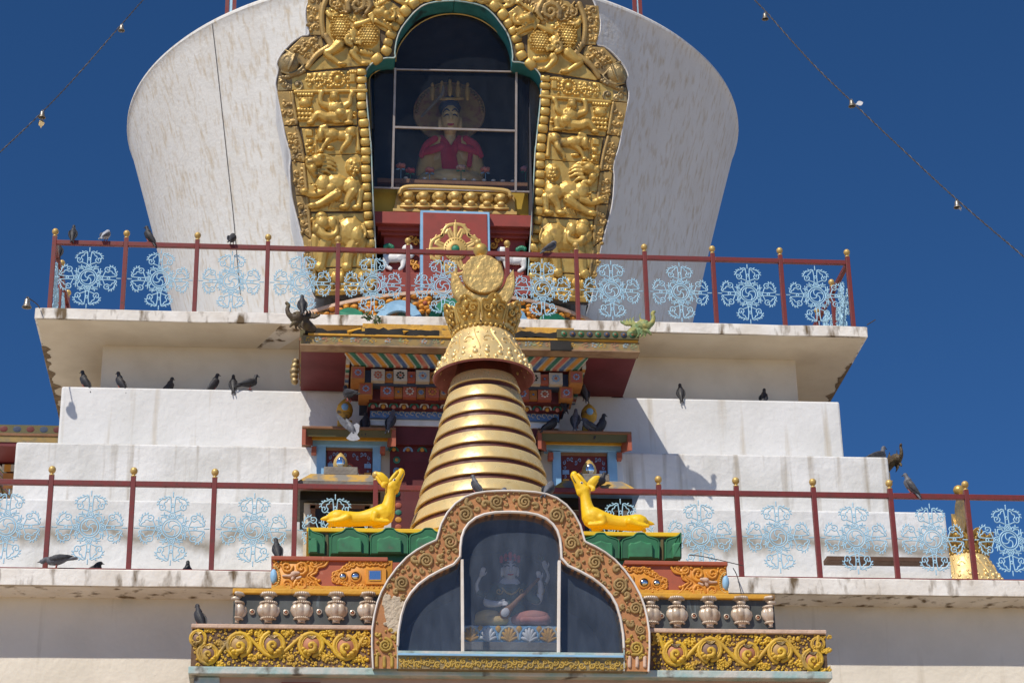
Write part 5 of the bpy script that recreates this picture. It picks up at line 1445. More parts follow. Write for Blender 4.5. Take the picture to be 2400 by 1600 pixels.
# ring of flaring leaf petals
for i in range(8):
    a0 = 2*math.pi*(i+0.30)/8
    def pf(p, a0=a0):     # p x: across, y: up, h: out
        a = a0+p[0]/0.40; r = 0.37+0.095*p[1]/0.30+p[2]
        return np.array([SX+r*math.cos(a), SY+r*math.sin(a), zc1+0.02+p[1]])
    out = catmull([(-0.145, 0.0), (-0.15, 0.08), (-0.16, 0.18), (-0.155, 0.25), (-0.125, 0.285), (-0.09, 0.28), (-0.06, 0.33), (0, 0.365), (0.06, 0.33), (0.09, 0.28), (0.125, 0.285), (0.155, 0.25), (0.16, 0.18), (0.15, 0.08), (0.145, 0.0)], 3)
    g = G(pf); g.prism([(p[0], p[1]) for p in out], -0.012, 0.012, 0.004); pe = g.obj('crown_leaf', GOLD, spire, smooth=40)
    g = G(pf)
    g.limb([(p[0]*0.9, p[1]*0.95+0.01, 0.012, 0.014) for p in out[2:-2]], 1, 6, 1)
    for s_ in (1, -1):
        g.spiral(s_*0.075, 0.19, 0.05, 1.3, 0.5, s_, 0.016, 0.009, 1, 0.015); g.ell((s_*0.05, 0.09, 0.012), (0.028, 0.03, 0.022), 0, 8, 5)
    g.ell((0, 0.25, 0.014), (0.03, 0.045, 0.026)); g.ell((0, 0.14, 0.014), (0.022, 0.03, 0.022)); g.ell((0, 0.325, 0.014), (0.018, 0.026, 0.02))
    g.obj('leaf_relief', GOLD, pe, smooth=60)
# crescent, sun disc and ball
cx_, cz_ = SX+0.005, zat(665)
g = G(lambda p: np.array([p[0], SY-p[2], p[1]]))
R1, R2, up_ = 0.405, 0.305, 0.135
a1 = math.radians(172); pts = []
A0, A1 = math.radians(168), math.radians(372)
out = [(cx_+R1*math.cos(a), cz_+0.02+R1*1.06*math.sin(a)) for a in np.linspace(A0, A1, 40)]
b0, b1 = math.radians(192), math.radians(348)
inn = [(cx_+R2*math.cos(a), cz_+up_+R2*math.sin(a)) for a in np.linspace(b1, b0, 30)]
tipL, tipR = (cx_-0.375, cz_+0.16), (cx_+0.385, cz_+0.20)
g.prism(out[1:-1]+[tipR]+inn+[tipL], -0.045, 0.045, 0.012); g.obj('crescent', GOLD_BEAT, spire, smooth=35)
dz = zat(648); rr = random.Random(9)
g = G(lambda p: np.array([p[0], SY-p[2], p[1]]))
g.prism([(cx_+(0.262+rr.uniform(-0.004, 0.004))*math.cos(2*math.pi*k/48), dz+(0.27+rr.uniform(-0.004, 0.004))*math.sin(2*math.pi*k/48)) for k in range(48)], -0.02, 0.085, 0.014); g.obj('sun_disc', GOLD_BEAT, spire, smooth=40)
bz = zat(587)
g = G(); g.lathe([(0, -0.10), (0.02, -0.10), (0.06, -0.075), (0.09, -0.02), (0.092, 0.02), (0.07, 0.065), (0.04, 0.085), (0.0, 0.092)], (SX-0.02, SY, bz), 28); g.obj('ball', GOLD, spire, smooth=60)
g = G(); g.tube([(SX, SY, dz+0.2), (SX-0.02, SY, bz)], 0.02, 8); g.obj('pin', GOLD_OLD, spire)
# the spire of the right-hand face, seen past the terrace
c = dup(spire); tgt = at(2246, 1150, YC)
c.rotation_euler = (0, 0, math.pi/2)
c.location = (tgt[0], YC, spire.location[2]+tgt[2]-bz)
c['label'] = 'second gold spire crown partly hidden behind the lower railing at the far right'

# ================================================================== stepped, carved pedestal of the front gate
Z7 = (440, 1250, 4.48)          # left detail
Z3 = (680, 1000, 3.92)
ZR7 = (1300, 1150, 3.485)
PA0, PA1 = 884.0, 1512.0        # the showcase stands between these photo columns
def band(tname, label, Y, vtop, vbot, uL, uR, base_m, top_m, vcap, mcap):
    """left and right halves of one stepped course"""
    zt = at(450, vtop, Y)[2]; zb = at(450, vbot, Y)[2]-0.10; zc_ = at(450, vcap, Y)[2]
    x0, x1 = at(uL, vtop, Y)[0], at(uR, vtop+12, Y)[0]
    t = thing(tname, label, 'pedestal', ((x0+x1)/2, Y, zb))
    g = G(); g.box(x0, x1, Y, Y+0.9, zb, zt); 
    xa_, xb_ = at(930, vtop, Y)[0], at(1500, vtop, Y)[0]
    return t, x0, x1, zb, zc_, zt
XA, XB = at(915, 1400, 22.85)[0], at(1490, 1400, 22.85)[0]     # opening of the showcase
def halves(t, nm, x0, x1, y0, y1, z0, z1, m, bevel=0.0, gap=0.0):
    for a, b in ((x0, XA-gap), (XB+gap, x1)):
        g = G(); g.box(a, b, y0, y1, z0, z1); g.obj(nm, m, t, bevel=bevel)
# 1 scroll course
Y1 = 22.95
t1, x0, x1, zb, zc_, zt = band('pedestal_course', 'bottom carved course with big yellow vine scrolls, either side of the glass showcase', Y1, 1462, 1562, 451, 1933, None, None, 1472, None)
zl = at(450, 1563, Y1)[2]
halves(t1, 'base_block', x0, x1, Y1, Y1+0.95, zl, zc_, SCROLL_B)
halves(t1, 'cap_ledge', x0-0.01, x1+0.01, Y1-0.035, Y1+0.95, zc_, zt, LEDGE_PINK, 0.01)
g = G(); g.box(x0-0.02, x1+0.03, Y1-0.06, Y1+0.95, at(450, 1581, Y1)[2], zl-0.002); g.obj('sill', TEAL_PALE, t1, bevel=0.01)
W1 = wall(Y1)
def vine(base, arr, mir, m_dark):
    """arr: spiral centres (x, y, r, dir) in detail pixels"""
    for i, (x, y, r, d, cm) in enumerate(arr):
        g = G(zmap(W1, *base))
        a0_ = 1.9 if d > 0 else -1.9
        g.limb([(x+r*(0.95-0.12*q/14)*math.cos(a0_+d*q*0.41), y+r*(0.95-0.12*q/14)*math.sin(a0_+d*q*0.41), 8, r*0.17) for q in range(15)], 0.9, 8, 1)
        g.limb([(x+r*(0.76-0.12*q/14)*math.cos(a0_+d*q*0.41), y+r*(0.76-0.12*q/14)*math.sin(a0_+d*q*0.41), 18, r*0.06) for q in range(15)], 0.9, 6, 1)
        g.obj('vine', SCROLL_Y, t1, smooth=60)
        g = G(zmap(W1, *base)); g.ell((x, y, -8), (r*0.74, r*0.74, r*0.38), 0, 20, 10); g.obj('scroll_disc', cm, t1, smooth=60)
        g = G(zmap(W1, *base))
        g.spiral(x-d*r*0.02, y+r*0.15, r*0.42, 1.05, math.pi*0.6, -d, r*0.19, r*0.10, 0.9, r*0.32)
        g.ell((x-d*r*0.45, y+r*0.55, r*0.25), (r*0.24, r*0.2, r*0.2)); g.ell((x-d*r*0.62, y+r*0.35, r*0.25), (r*0.18, r*0.16, r*0.2)); g.ell((x-d*r*0.2, y+r*0.72, r*0.22), (r*0.2, r*0.15, r*0.2))
        g.obj('curled_leaf', SCROLL_Y, t1, smooth=60)
        g = G(zmap(W1, *base))
        for q in (0.12, 0.22, 0.32): g.limb([(x-r*q*1.1, y-r*0.66, r*0.25, 4), (x, y-r*0.66+r*q*0.8, r*0.28, 4), (x+r*q*1.1, y-r*0.66, r*0.25, 4)], 1, 5, 3)
        g.obj('scale_mark', GOLD_OLD, t1, smooth=60)
    # the running stem and leaf clusters
    g = G(zmap(W1, *base))
    P = []
    for i, (x, y, r, d, cm) in enumerate(arr):
        P.append((x, y-r*0.95 if i % 2 == 0 else y+r*0.95))
    g.limb([(p[0], p[1], 10, 0.16*arr[1][2]) for p in P], 0.8, 8, 6)
    rr = random.Random(len(arr)+int(base[0]))
    for i in range(len(arr)):
        x, y, r, d, cm = arr[i]
        for sy_ in (-1, 1):
            for q in range(11):
                cx2 = x+r*1.15+rr.uniform(-0.5, 0.5)*r; cy2 = y+sy_*r*rr.uniform(0.75, 1.12)
                if q < 3: g.spiral(cx2, cy2, r*0.22, 1.1, rr.uniform(0, 6), rr.choice((1, -1)), r*0.10, r*0.06, 1, 6)
                else: g.ell((cx2, cy2, 4), (r*rr.uniform(.10, .2), r*rr.uniform(.10, .18), r*0.16), rr.uniform(0, 3), 8, 5)
    g.obj('leaf_cluster', SCROLL_Y, t1, smooth=60)
    # small leaf curls filling the ground between the scrolls
    g = G(zmap(W1, *base)); xs = [q[0] for q in arr]; r_ = arr[2][2]
    ya_, yb_ = (1000, 1392) if base is Z7 else (1165, 1465); xa_, xb_ = (66, 1915) if base is Z7 else (800, 2190)
    pl_ = []; n_ = 0
    while n_ < 1500:
        n_ += 1
        x, y, q = rr.uniform(xa_, xb_), rr.uniform(ya_, yb_), r_*rr.choice((0.20, 0.15, 0.11))
        y += (x-xa_)*0.011
        if any((x-a_[0])**2+(y-a_[1])**2 < (a_[2]*1.0+q*0.4)**2 for a_ in arr) or any((x-p)**2+(y-k)**2 < (q+m)**2*0.62 for p, k, m in pl_): continue
        pl_.append((x, y, q))
        if q > r_*0.13: g.spiral(x, y, q*0.75, 0.9, rr.uniform(0, 6.3), rr.choice((1, -1)), q*0.40, q*0.24, 0.9, 4, 6)
        else: g.ell((x, y, 3), (q, q*0.75, q*0.8), rr.uniform(0, 3), 7, 4)
    g.obj('leaf_ground', SCROLL_Y, t1, smooth=60)
DISC = [pm('disc_brown', (0.26, 0.14, 0.09), (0.18, 0.11, 0.08), 5, 0.6), pm('disc_ochre', (0.40, 0.24, 0.08), (0.46, 0.22, 0.12), 5, 0.6), pm('disc_rust', (0.50, 0.20, 0.10), (0.42, 0.17, 0.09), 5, 0.6)]
vine(Z7, [(112, 1100, 92, 1, DISC[0]), (212, 1262, 116, -1, DISC[0]), (545, 1170, 138, 1, DISC[1]), (892, 1165, 138, -1, DISC[0]), (1300, 1170, 138, 1, DISC[2]), (1660, 1190, 138, -1, DISC[2]), (1860, 1130, 60, 1, SCROLL_Y)], False, None)
vine(ZR7, [(840, 1210, 40, 1, SCROLL_Y), (985, 1325, 104, -1, DISC[2]), (1268, 1300, 104, 1, DISC[0]), (1572, 1330, 104, -1, DISC[2]), (1842, 1305, 104, 1, DISC[1]), (2105, 1380, 90, -1, DISC[2]), (2150, 1250, 60, 1, DISC[0])], True, None)
# 2 vase course
Y2 = 23.28
t2, x0, x1, zb, zc_, zt = band('pedestal_course', 'second carved course with a row of bronze half vases on dark slate', Y2, 1379, 1462, 548, 1812, None, None, 1391, None)
halves(t2, 'base_block', x0, x1, Y2, Y2+0.8, zb, zc_, VASE_BACK)
halves(t2, 'cap_ledge', x0-0.01, x1+0.01, Y2-0.05, Y2+0.8, zc_, zt, YELLOW_EDGE, 0.01)
def vase(u, v0, v1, full=True, a=(math.pi, 2*math.pi)):
    q = at(u, (v0+v1)/2, Y2); zt_ = at(u, v0, Y2)[2]; zb_ = at(u, v1, Y2)[2]; h = zt_-zb_; x = q[0]; w = 0.132
    g = G()
    n = 36; prof_ = [(0.30, 0.0), (0.36, 0.02), (0.30, 0.06), (0.34, 0.10), (0.55, 0.16), (0.86, 0.27), (1.0, 0.40), (0.95, 0.52), (0.70, 0.64), (0.44, 0.69), (0.40, 0.74), (0.34, 0.78), (0.36, 0.82), (0.50, 0.88), (0.66, 0.97), (0.70, 1.0)]
    vs = []; 
    for r, t in prof_:
        for k in range(n+1):
            a_ = a[0]+(a[1]-a[0])*k/n
            rib = 1.0
            if 0.12 < t < 0.66: rib = 0.80+0.20*abs(math.cos(a_*3.5+0.0))**0.7
            vs.append((x+w*r*rib*math.cos(a_), Y2+0.01+w*0.85*r*rib*math.sin(a_), zb_+t*h))
    m = n+1; g.add(vs, [(i*m+k, i*m+k+1, i*m+m+k+1, i*m+m+k) for i in range(len(prof_)-1) for k in range(n)])
    o = g.obj('vase', VASE_M, t2, smooth=60)
    g = G()
    for k in range(11):
        a_ = a[0]+(a[1]-a[0])*(k+0.5)/11; g.ell((x+w*0.66*math.cos(a_), Y2+w*0.56*math.sin(a_), zb_+0.66*h), (0.016, 0.016, 0.016), 0, 6, 5); g.ell((x+w*0.58*math.cos(a_), Y2+w*0.5*math.sin(a_), zb_+0.145*h), (0.015, 0.015, 0.014), 0, 6, 5)
        g.ell((x+w*0.62*math.cos(a_), Y2+w*0.55*math.sin(a_), zb_+0.95*h), (0.02, 0.02, 0.022), 0, 6, 5)
    g.ell((x, Y2-w*0.36, zb_+0.79*h), (0.05, 0.022, 0.028)); g.obj('bead_collar', VASE_M, o, smooth=60)
    return o
for u, a in ((552, (1.5*math.pi, 2*math.pi)), (629, (math.pi, 2*math.pi)), (707, (math.pi, 2*math.pi)), (788, (math.pi, 2*math.pi)), (863, (math.pi, 2*math.pi))): vase(u, 1390, 1460, True, a)
for u, a in ((1525, (math.pi, 2*math.pi)), (1586, (math.pi, 2*math.pi)), (1662, (math.pi, 2*math.pi)), (1737, (math.pi, 2*math.pi)), (1808, (math.pi, 1.5*math.pi))): vase(u, 1400, 1470, True, a)
for u, v in ((591, 1434), (670, 1435), (748, 1434), (826, 1436), (1550, 1443), (1626, 1443), (1702, 1445), (1776, 1447)):
    q = at(u, v, Y2); g = G(lambda p: np.array([p[0], Y2-p[2], p[1]]))
    g.lathe([(0.018, 0), (0.030, 0.0), (0.030, 0.022), (0.020, 0.026)], (q[0], q[2], 0), 16); o = g.obj('boss_ring', VASE_M, t2, smooth=40)
    g = G(); g.ell((q[0], Y2-0.004, q[2]), (0.018, 0.02, 0.018)); g.obj('boss', DISC[2], o, smooth=60)
# 3 jewel course
Y3 = 23.58
t3, x0, x1, zb, zc_, zt = band('pedestal_course', 'third carved course, red with yellow scrolls and blue mirror jewels', Y3, 1301, 1379, 638, 1702, None, None, 1311, None)
halves(t3, 'base_block', x0, x1, Y3, Y3+0.7, zb, zc_, BRICK_RED, gap=-0.2)
halves(t3, 'cap_ledge', x0-0.01, x1+0.01, Y3-0.035, Y3+0.7, zc_, zt, BRICK_RED, 0.01)
W3 = wall(Y3)
for mir in (1, -1):
    if mir == 1: base = Z7; F_ = lambda x, y: (x, y)
    else:        # the right half in the same detail frame, mirrored about the pedestal's middle
        base = (0, 0, 1.0); F_ = lambda x, y: (2342-(440+x/4.48), 1250+y/4.48+15+0.0*(x))
    sc_ = 1.0 if mir == 1 else 1/4.48
    def newg(): return G(zmap(W3, *base))
    def LB(g, pts, sq=0.9, n=6, st=4): g.limb([(*F_(x, y), h*sc_, r*sc_) for x, y, h, r in pts], sq, n, st)
    def EL(g, x, y, h, a, b, c, rot=0): X, Y_ = F_(x, y); g.ell((X, Y_, h*sc_), (a*sc_, b*sc_, c*sc_), rot*mir, 10, 6)
    def SPL(g, x, y, r, turns, a0, d, w0, w1, h): 
        X, Y_ = F_(x, y); g.spiral(X, Y_, r*sc_, turns, a0 if mir == 1 else math.pi-a0, d*mir, w0*sc_, w1*sc_, 0.9, h*sc_)
    def PR(g, pts, h0, h1, bev): g.prism([F_(x, y) for x, y in pts], h0*sc_, h1*sc_, bev*sc_)
    g = newg()
    PR(g, [(900, 285), (1480, 280), (1440, 340), (1370, 360), (1350, 410), (1290, 445), (1340, 480), (1360, 530), (1420, 575), (895, 575)], -2, 6, 3)
    for x, y, r, d, a in ((1040, 350, 62, 1, 0), (1190, 360, 78, -1, 2), (1040, 535, 60, -1, 1), (1190, 540, 78, 1, 3), (1330, 310, 50, 1, 1), (935, 330, 36, -1, 2), (1300, 540, 46, -1, 2), (960, 560, 30, 1, 0), (1410, 300, 30, -1, 0)):
        SPL(g, x, y, r, 1.5, a, d, r*0.26, r*0.14, 10)
    LB(g, [(1475, 285, 10, 12), (1440, 340, 10, 12), (1370, 360, 10, 12), (1350, 410, 10, 12), (1290, 445, 10, 12), (1340, 480, 10, 12), (1360, 530, 10, 12), (1420, 572, 10, 12)])
    LB(g, [(1420, 290, 10, 8), (1400, 325, 10, 8), (1335, 345, 10, 8), (1310, 400, 10, 8), (1255, 445, 10, 8), (1305, 492, 10, 8), (1325, 545, 10, 8)])
    rr = random.Random(2)
    for q in range(26): EL(g, rr.uniform(905, 1380), rr.choice((rr.uniform(285, 400), rr.uniform(480, 570))), 8, rr.uniform(12, 24), rr.uniform(10, 18), 16, rr.uniform(0, 3))
    g.obj('corner_scroll', SCROLL_Y if False else ORANGE, t3, smooth=60)
    g = newg(); LB(g, [(1000, 445, 14, 10), (1080, 448, 20, 18), (1110, 430, 24, 30), (1160, 420, 24, 18)]); LB(g, [(1110, 450, 20, 22), (1100, 480, 20, 18)]); LB(g, [(1150, 475, 22, 16), (1185, 460, 22, 12)]); g.obj('lily', LEDGE_PINK, t3, smooth=60)
    g = newg()
    PR(g, [(1500, 455), (1560, 400), (1640, 340), (1720, 290), (2150, 285), (2150, 580), (1760, 580), (1660, 550), (1560, 520)], -2, 6, 3)
    for q in range(16):
        a = q/15
        xx = 1540+a*560; up_y = 400-115*min(1, a*2.2)*1.0+(0 if a < .45 else 0); 
        SPL(g, xx, max(312, 430-300*a), 32, 1.3, q, 1 if q % 2 else -1, 11, 6, 10); SPL(g, xx, min(556, 485+180*a), 30, 1.3, q+1, -1 if q % 2 else 1, 11, 6, 10)
    for q in range(20): EL(g, 1560+q*28, (max(300, 415-q*22) if q % 2 else min(570, 500+q*12)), 8, 16, 14, 18)
    LB(g, [(1520, 455, 8, 10), (1640, 352, 8, 9), (1720, 300, 8, 8)]); LB(g, [(1520, 455, 8, 10), (1600, 520, 8, 9), (1760, 572, 8, 8)])
    g.obj('jewel_scroll', ORANGE, t3, smooth=60)
    for nm, x, y, r in (('oval', 1628, 452, 34), ('round', 1760, 450, 42)):
        g = newg(); X, Y_ = F_(x, y); g.lathe([(r*1.05*sc_, 6*sc_), (r*1.45*sc_, 6*sc_), (r*1.45*sc_, 20*sc_), (r*1.05*sc_, 24*sc_)], (X, Y_, 0), 24); rg = g.obj('jewel_setting', ORANGE, t3, smooth=40)
        g = newg(); EL(g, x, y, 14, r, r*0.86, 18); g.obj('jewel', MIRROR, rg, smooth=60)
    g = newg(); PR(g, [(1870, 375), (2085, 375), (2085, 540), (1870, 540)], 4, 30, 6); rg = g.obj('jewel_setting', ORANGE, t3)
    g = newg(); PR(g, [(1895, 392), (2035, 392), (2035, 505), (1895, 505)], 30, 44, 16); g.obj('jewel', MIRROR, rg)
    g = newg(); EL(g, 903, 452, 10, 38, 84, 30); jj = g.obj('jewel', BLUE_FRAME, t3, smooth=60)
    g = newg(); 
    for q in range(15):
        a = -1.6+3.2*q/14; EL(g, 905+58*math.cos(a), 452+104*math.sin(a), 8, 12, 12, 14)
    g.obj('bead_rim', GOLD_PAINT, jj, smooth=60)
halves(t3, 'lower_edge', x0+0.0, x1-0.0, Y3-0.02, Y3+0.01, at(640, 1378, Y3)[2]-0.015, at(640, 1378, Y3)[2]+0.03, YELLOW_EDGE)
# 4 green lotus course with the yellow top plate
Y4 = 23.88
t4, x0, x1, zb, zc_, zt = band('pedestal_course', 'top course of dark green lotus petals under a yellow plate', Y4, 1230, 1301, 722, 1594, None, None, 1240, None)
halves(t4, 'base_block', x0+0.03, x1-0.03, Y4+0.05, Y4+1.6, zb, zc_, GREEN, gap=-0.68)
halves(t4, 'core_block', XA-0.3, XB+0.3, Y4+0.3, Y4+1.58, 6.5, zc_, GREEN, gap=-1.6) if False else None
g = G(); g.box(XA-0.2, XB+0.2, Y4+0.45, Y4+1.58, 6.4, zc_-0.001); g.obj('core_block', BLUE_DARK, t4)
g = G(); g.box(x0-0.015, x1+0.015, Y4+0.012, Y4+1.62, zc_, zt); g.obj('top_plate', YELLOW, t4, bevel=0.008)
TOPZ = zt
W4 = wall(Y4+0.05)
GREEN_L = pm('light_green_paint', (0.05, 0.23, 0.10), (0.035, 0.15, 0.07), 6, 0.5, c3=(0.12, 0.12, 0.08), s3=6, t3=0.63, w3=0.12)  # lighter green of the hearts, also used for the painted edge highlights
def petal(u0):
    for mir in (1, -1):
        F_ = (lambda x: x) if mir == 1 else (lambda x: 2318-x)
        dv = 0 if mir == 1 else 11
        c = u0
        def P_(pts): return [(F_(max(724, c+x)), 1240+y+dv) for x, y in pts]
        g = G(zmap(W4)); g.prism(P_([(-45, 62), (-45, 24), (-40, 14), (-26, 10), (-16, 6), (-10, 0), (10, 0), (16, 6), (26, 10), (40, 14), (45, 24), (45, 62)]), 0, 12, 4); pe = g.obj('petal', GREEN, t4)
        g = G(zmap(W4)); g.prism(P_([(-29, 62), (-29, 32), (-24, 26), (-15, 26), (-9, 24), (0, 21), (9, 24), (15, 26), (24, 26), (29, 32), (29, 62)]), 12, 22, 4); g.obj('petal_heart', GREEN_L, pe)
        g = G(zmap(W4)); L_ = P_([(-43, 60), (-43, 25), (-38, 16), (-25, 12), (-15, 8), (-9, 2), (0, 1), (9, 2), (15, 8), (25, 12), (38, 16), (43, 25), (43, 60)]); g.limb([(x, y, 12, 1.6) for x, y in L_], 1.2, 6, 2); g.obj('petal_highlight', GREEN_L, pe, smooth=60)  # light green line round the petal: an edge highlight put into the colour
        g = G(zmap(W4)); g.prism(P_([(47, 62), (47, 14), (34, 9), (28, 3), (40, 4), (47, 0), (54, 0), (54, 62)]), 0, 3, 1); g.obj('petal_gap', OLIVE, pe)
for u in (716+0, 819-0, 912, 1003): petal(u)

# ------------------------------------------------------------------ two golden deer lying on the plate
DY = 24.25
DP = wall(DY)
def deer(label, mir):
    t = thing('deer', label, 'deer', (at(860, 1228, DY)[0] if not mir else 2*DXM-at(860, 1228, DY)[0], DY, TOPZ), 'yellow deer either side of the spire')
    F = lambda: G(zmap(DP, 680, 1000-1.0, 3.92, mirror=(DXM if mir else None)))
    g = F()
    # body, haunch, chest
    g.limb([(430, 845, 0, 78), (520, 850, 0, 72), (640, 850, 0, 66), (760, 830, 0, 80), (850, 800, 0, 88)], 1.0, 14, 5)
    g.ell((440, 842, 0), (110, 76, 92)); g.ell((490, 860, 34), (90, 52, 46)); g.ell((860, 820, 0), (98, 92, 84))
    g.limb([(880, 800, 0, 84), (905, 720, 0, 62), (918, 640, 0, 50), (925, 580, 0, 52), (928, 560, 0, 56)], 1.0, 14, 5)
    g.ell((940, 570, 0), (62, 60, 50)); g.limb([(925, 560, 0, 58), (968, 510, 0, 48), (1005, 455, 0, 40), (1022, 425, 0, 34), (1018, 415, 0, 32)], 1.0, 12, 5)
    g.ell((1018, 422, 0), (34, 30, 36)); g.limb([(1040, 440, 0, 14), (1012, 500, 0, 16), (975, 590, 0, 26)], 1)
    # forelegs folded under, hind leg
    g.limb([(780, 830, 60, 44), (770, 880, 70, 26), (850, 893, 66, 20), (900, 893, 60, 18)], 1); g.limb([(780, 830, -60, 40), (770, 880, -70, 26), (850, 893, -66, 20)], 1)
    g.limb([(520, 860, 70, 40), (440, 888, 76, 22), (350, 893, 66, 18)], 1); g.limb([(420, 850, -60, 40), (360, 893, -66, 18)], 1)
    g.limb([(345, 840, 0, 26), (305, 848, 0, 18), (280, 852, 0, 8)], 1)
    o = g.obj('body', YELLOW, t, blend=0.010, it=4)
    for sgn in (1, -1):
        g = F(); g.limb([(905, 545, 30*sgn, 22), (870, 510, 48*sgn, 36), (830, 470, 56*sgn, 32), (800, 448, 54*sgn, 16)], 0.45, 10, 4)
        if sgn == 1: g.limb([(885, 535, 52, 14), (850, 560, 62, 22), (868, 580, 60, 10)], 0.5)
        g.obj('ear', YELLOW, t, blend=0.007, it=1)
    for sgn in (1, -1):
        g = F(); g.limb([(915, 515, 34*sgn, 18), (960, 455, 40*sgn, 15), (985, 425, 34*sgn, 12)], 0.9); g.obj('horn_bud', YELLOW, t, smooth=60)
        g = F(); g.ell((955, 507, 40*sgn), (17, 13, 12), -0.9); g.obj('eye', WHITE, t, smooth=60)
        g = F(); g.ell((957, 506, 49*sgn), (8, 8, 6)); g.obj('pupil', BLACK, t, smooth=60)
    g = F(); g.limb([(1040, 432, 20, 5), (1028, 470, 30, 5), (1010, 500, 34, 4)], 1); g.obj('mouth_line', OLIVE, t, smooth=60)
    return t
DXM = (at(926, 1200, DY)[0]+at(1362, 1203, DY)[0])/2
deer('golden yellow deer lying left of the spire, head raised towards it', False)
deer('golden yellow deer lying right of the spire, head raised towards it', True)

# ================================================================== arched glass showcase in front of the pedestal
ZB = (850, 1150, 3.484)
Y5 = 22.80
W5 = wall(Y5)
def mz(x, y): return 2418-x, y+(2418-2*x)*0.011          # mirror inside the detail frame
CO = [(85, 1448), (78, 1300), (78, 1130), (108, 960), (152, 830), (240, 680), (360, 545), (480, 462), (600, 405), (612, 380), (642, 270), (722, 140), (835, 52), (960, 15), (1100, 4), (1209, 2)]
CI = [(285, 1448), (285, 1310), (292, 1150), (330, 960), (392, 836), (495, 732), (640, 648), (796, 578), (798, 460), (816, 350), (866, 266), (955, 205), (1080, 178), (1209, 174)]
sh = thing('showcase', 'three-lobed glass showcase in a carved orange-brown surround at the front of the pedestal', 'showcase', (XC+0.1, 23.2, 6.5))
def both(line): 
    L = [tuple(p) for p in line]
    return L+[mz(*p) for p in L[::-1]]
def pts_of(line, n=3):
    # smooth each lobe separately, keep the notch sharp
    k = 8 if line is CO else 7
    return [tuple(p) for p in catmull(line[:k+1], n)][:-1]+[tuple(p) for p in catmull(line[k:], n)]
LO, LI = pts_of(CO), pts_of(CI)
def inside(poly, x, y):
    c = False; j = len(poly)-1
    for i in range(len(poly)):
        if (poly[i][1] > y) != (poly[j][1] > y) and x < (poly[j][0]-poly[i][0])*(y-poly[i][1])/(poly[j][1]-poly[i][1])+poly[i][0]: c = not c
        j = i
    return c
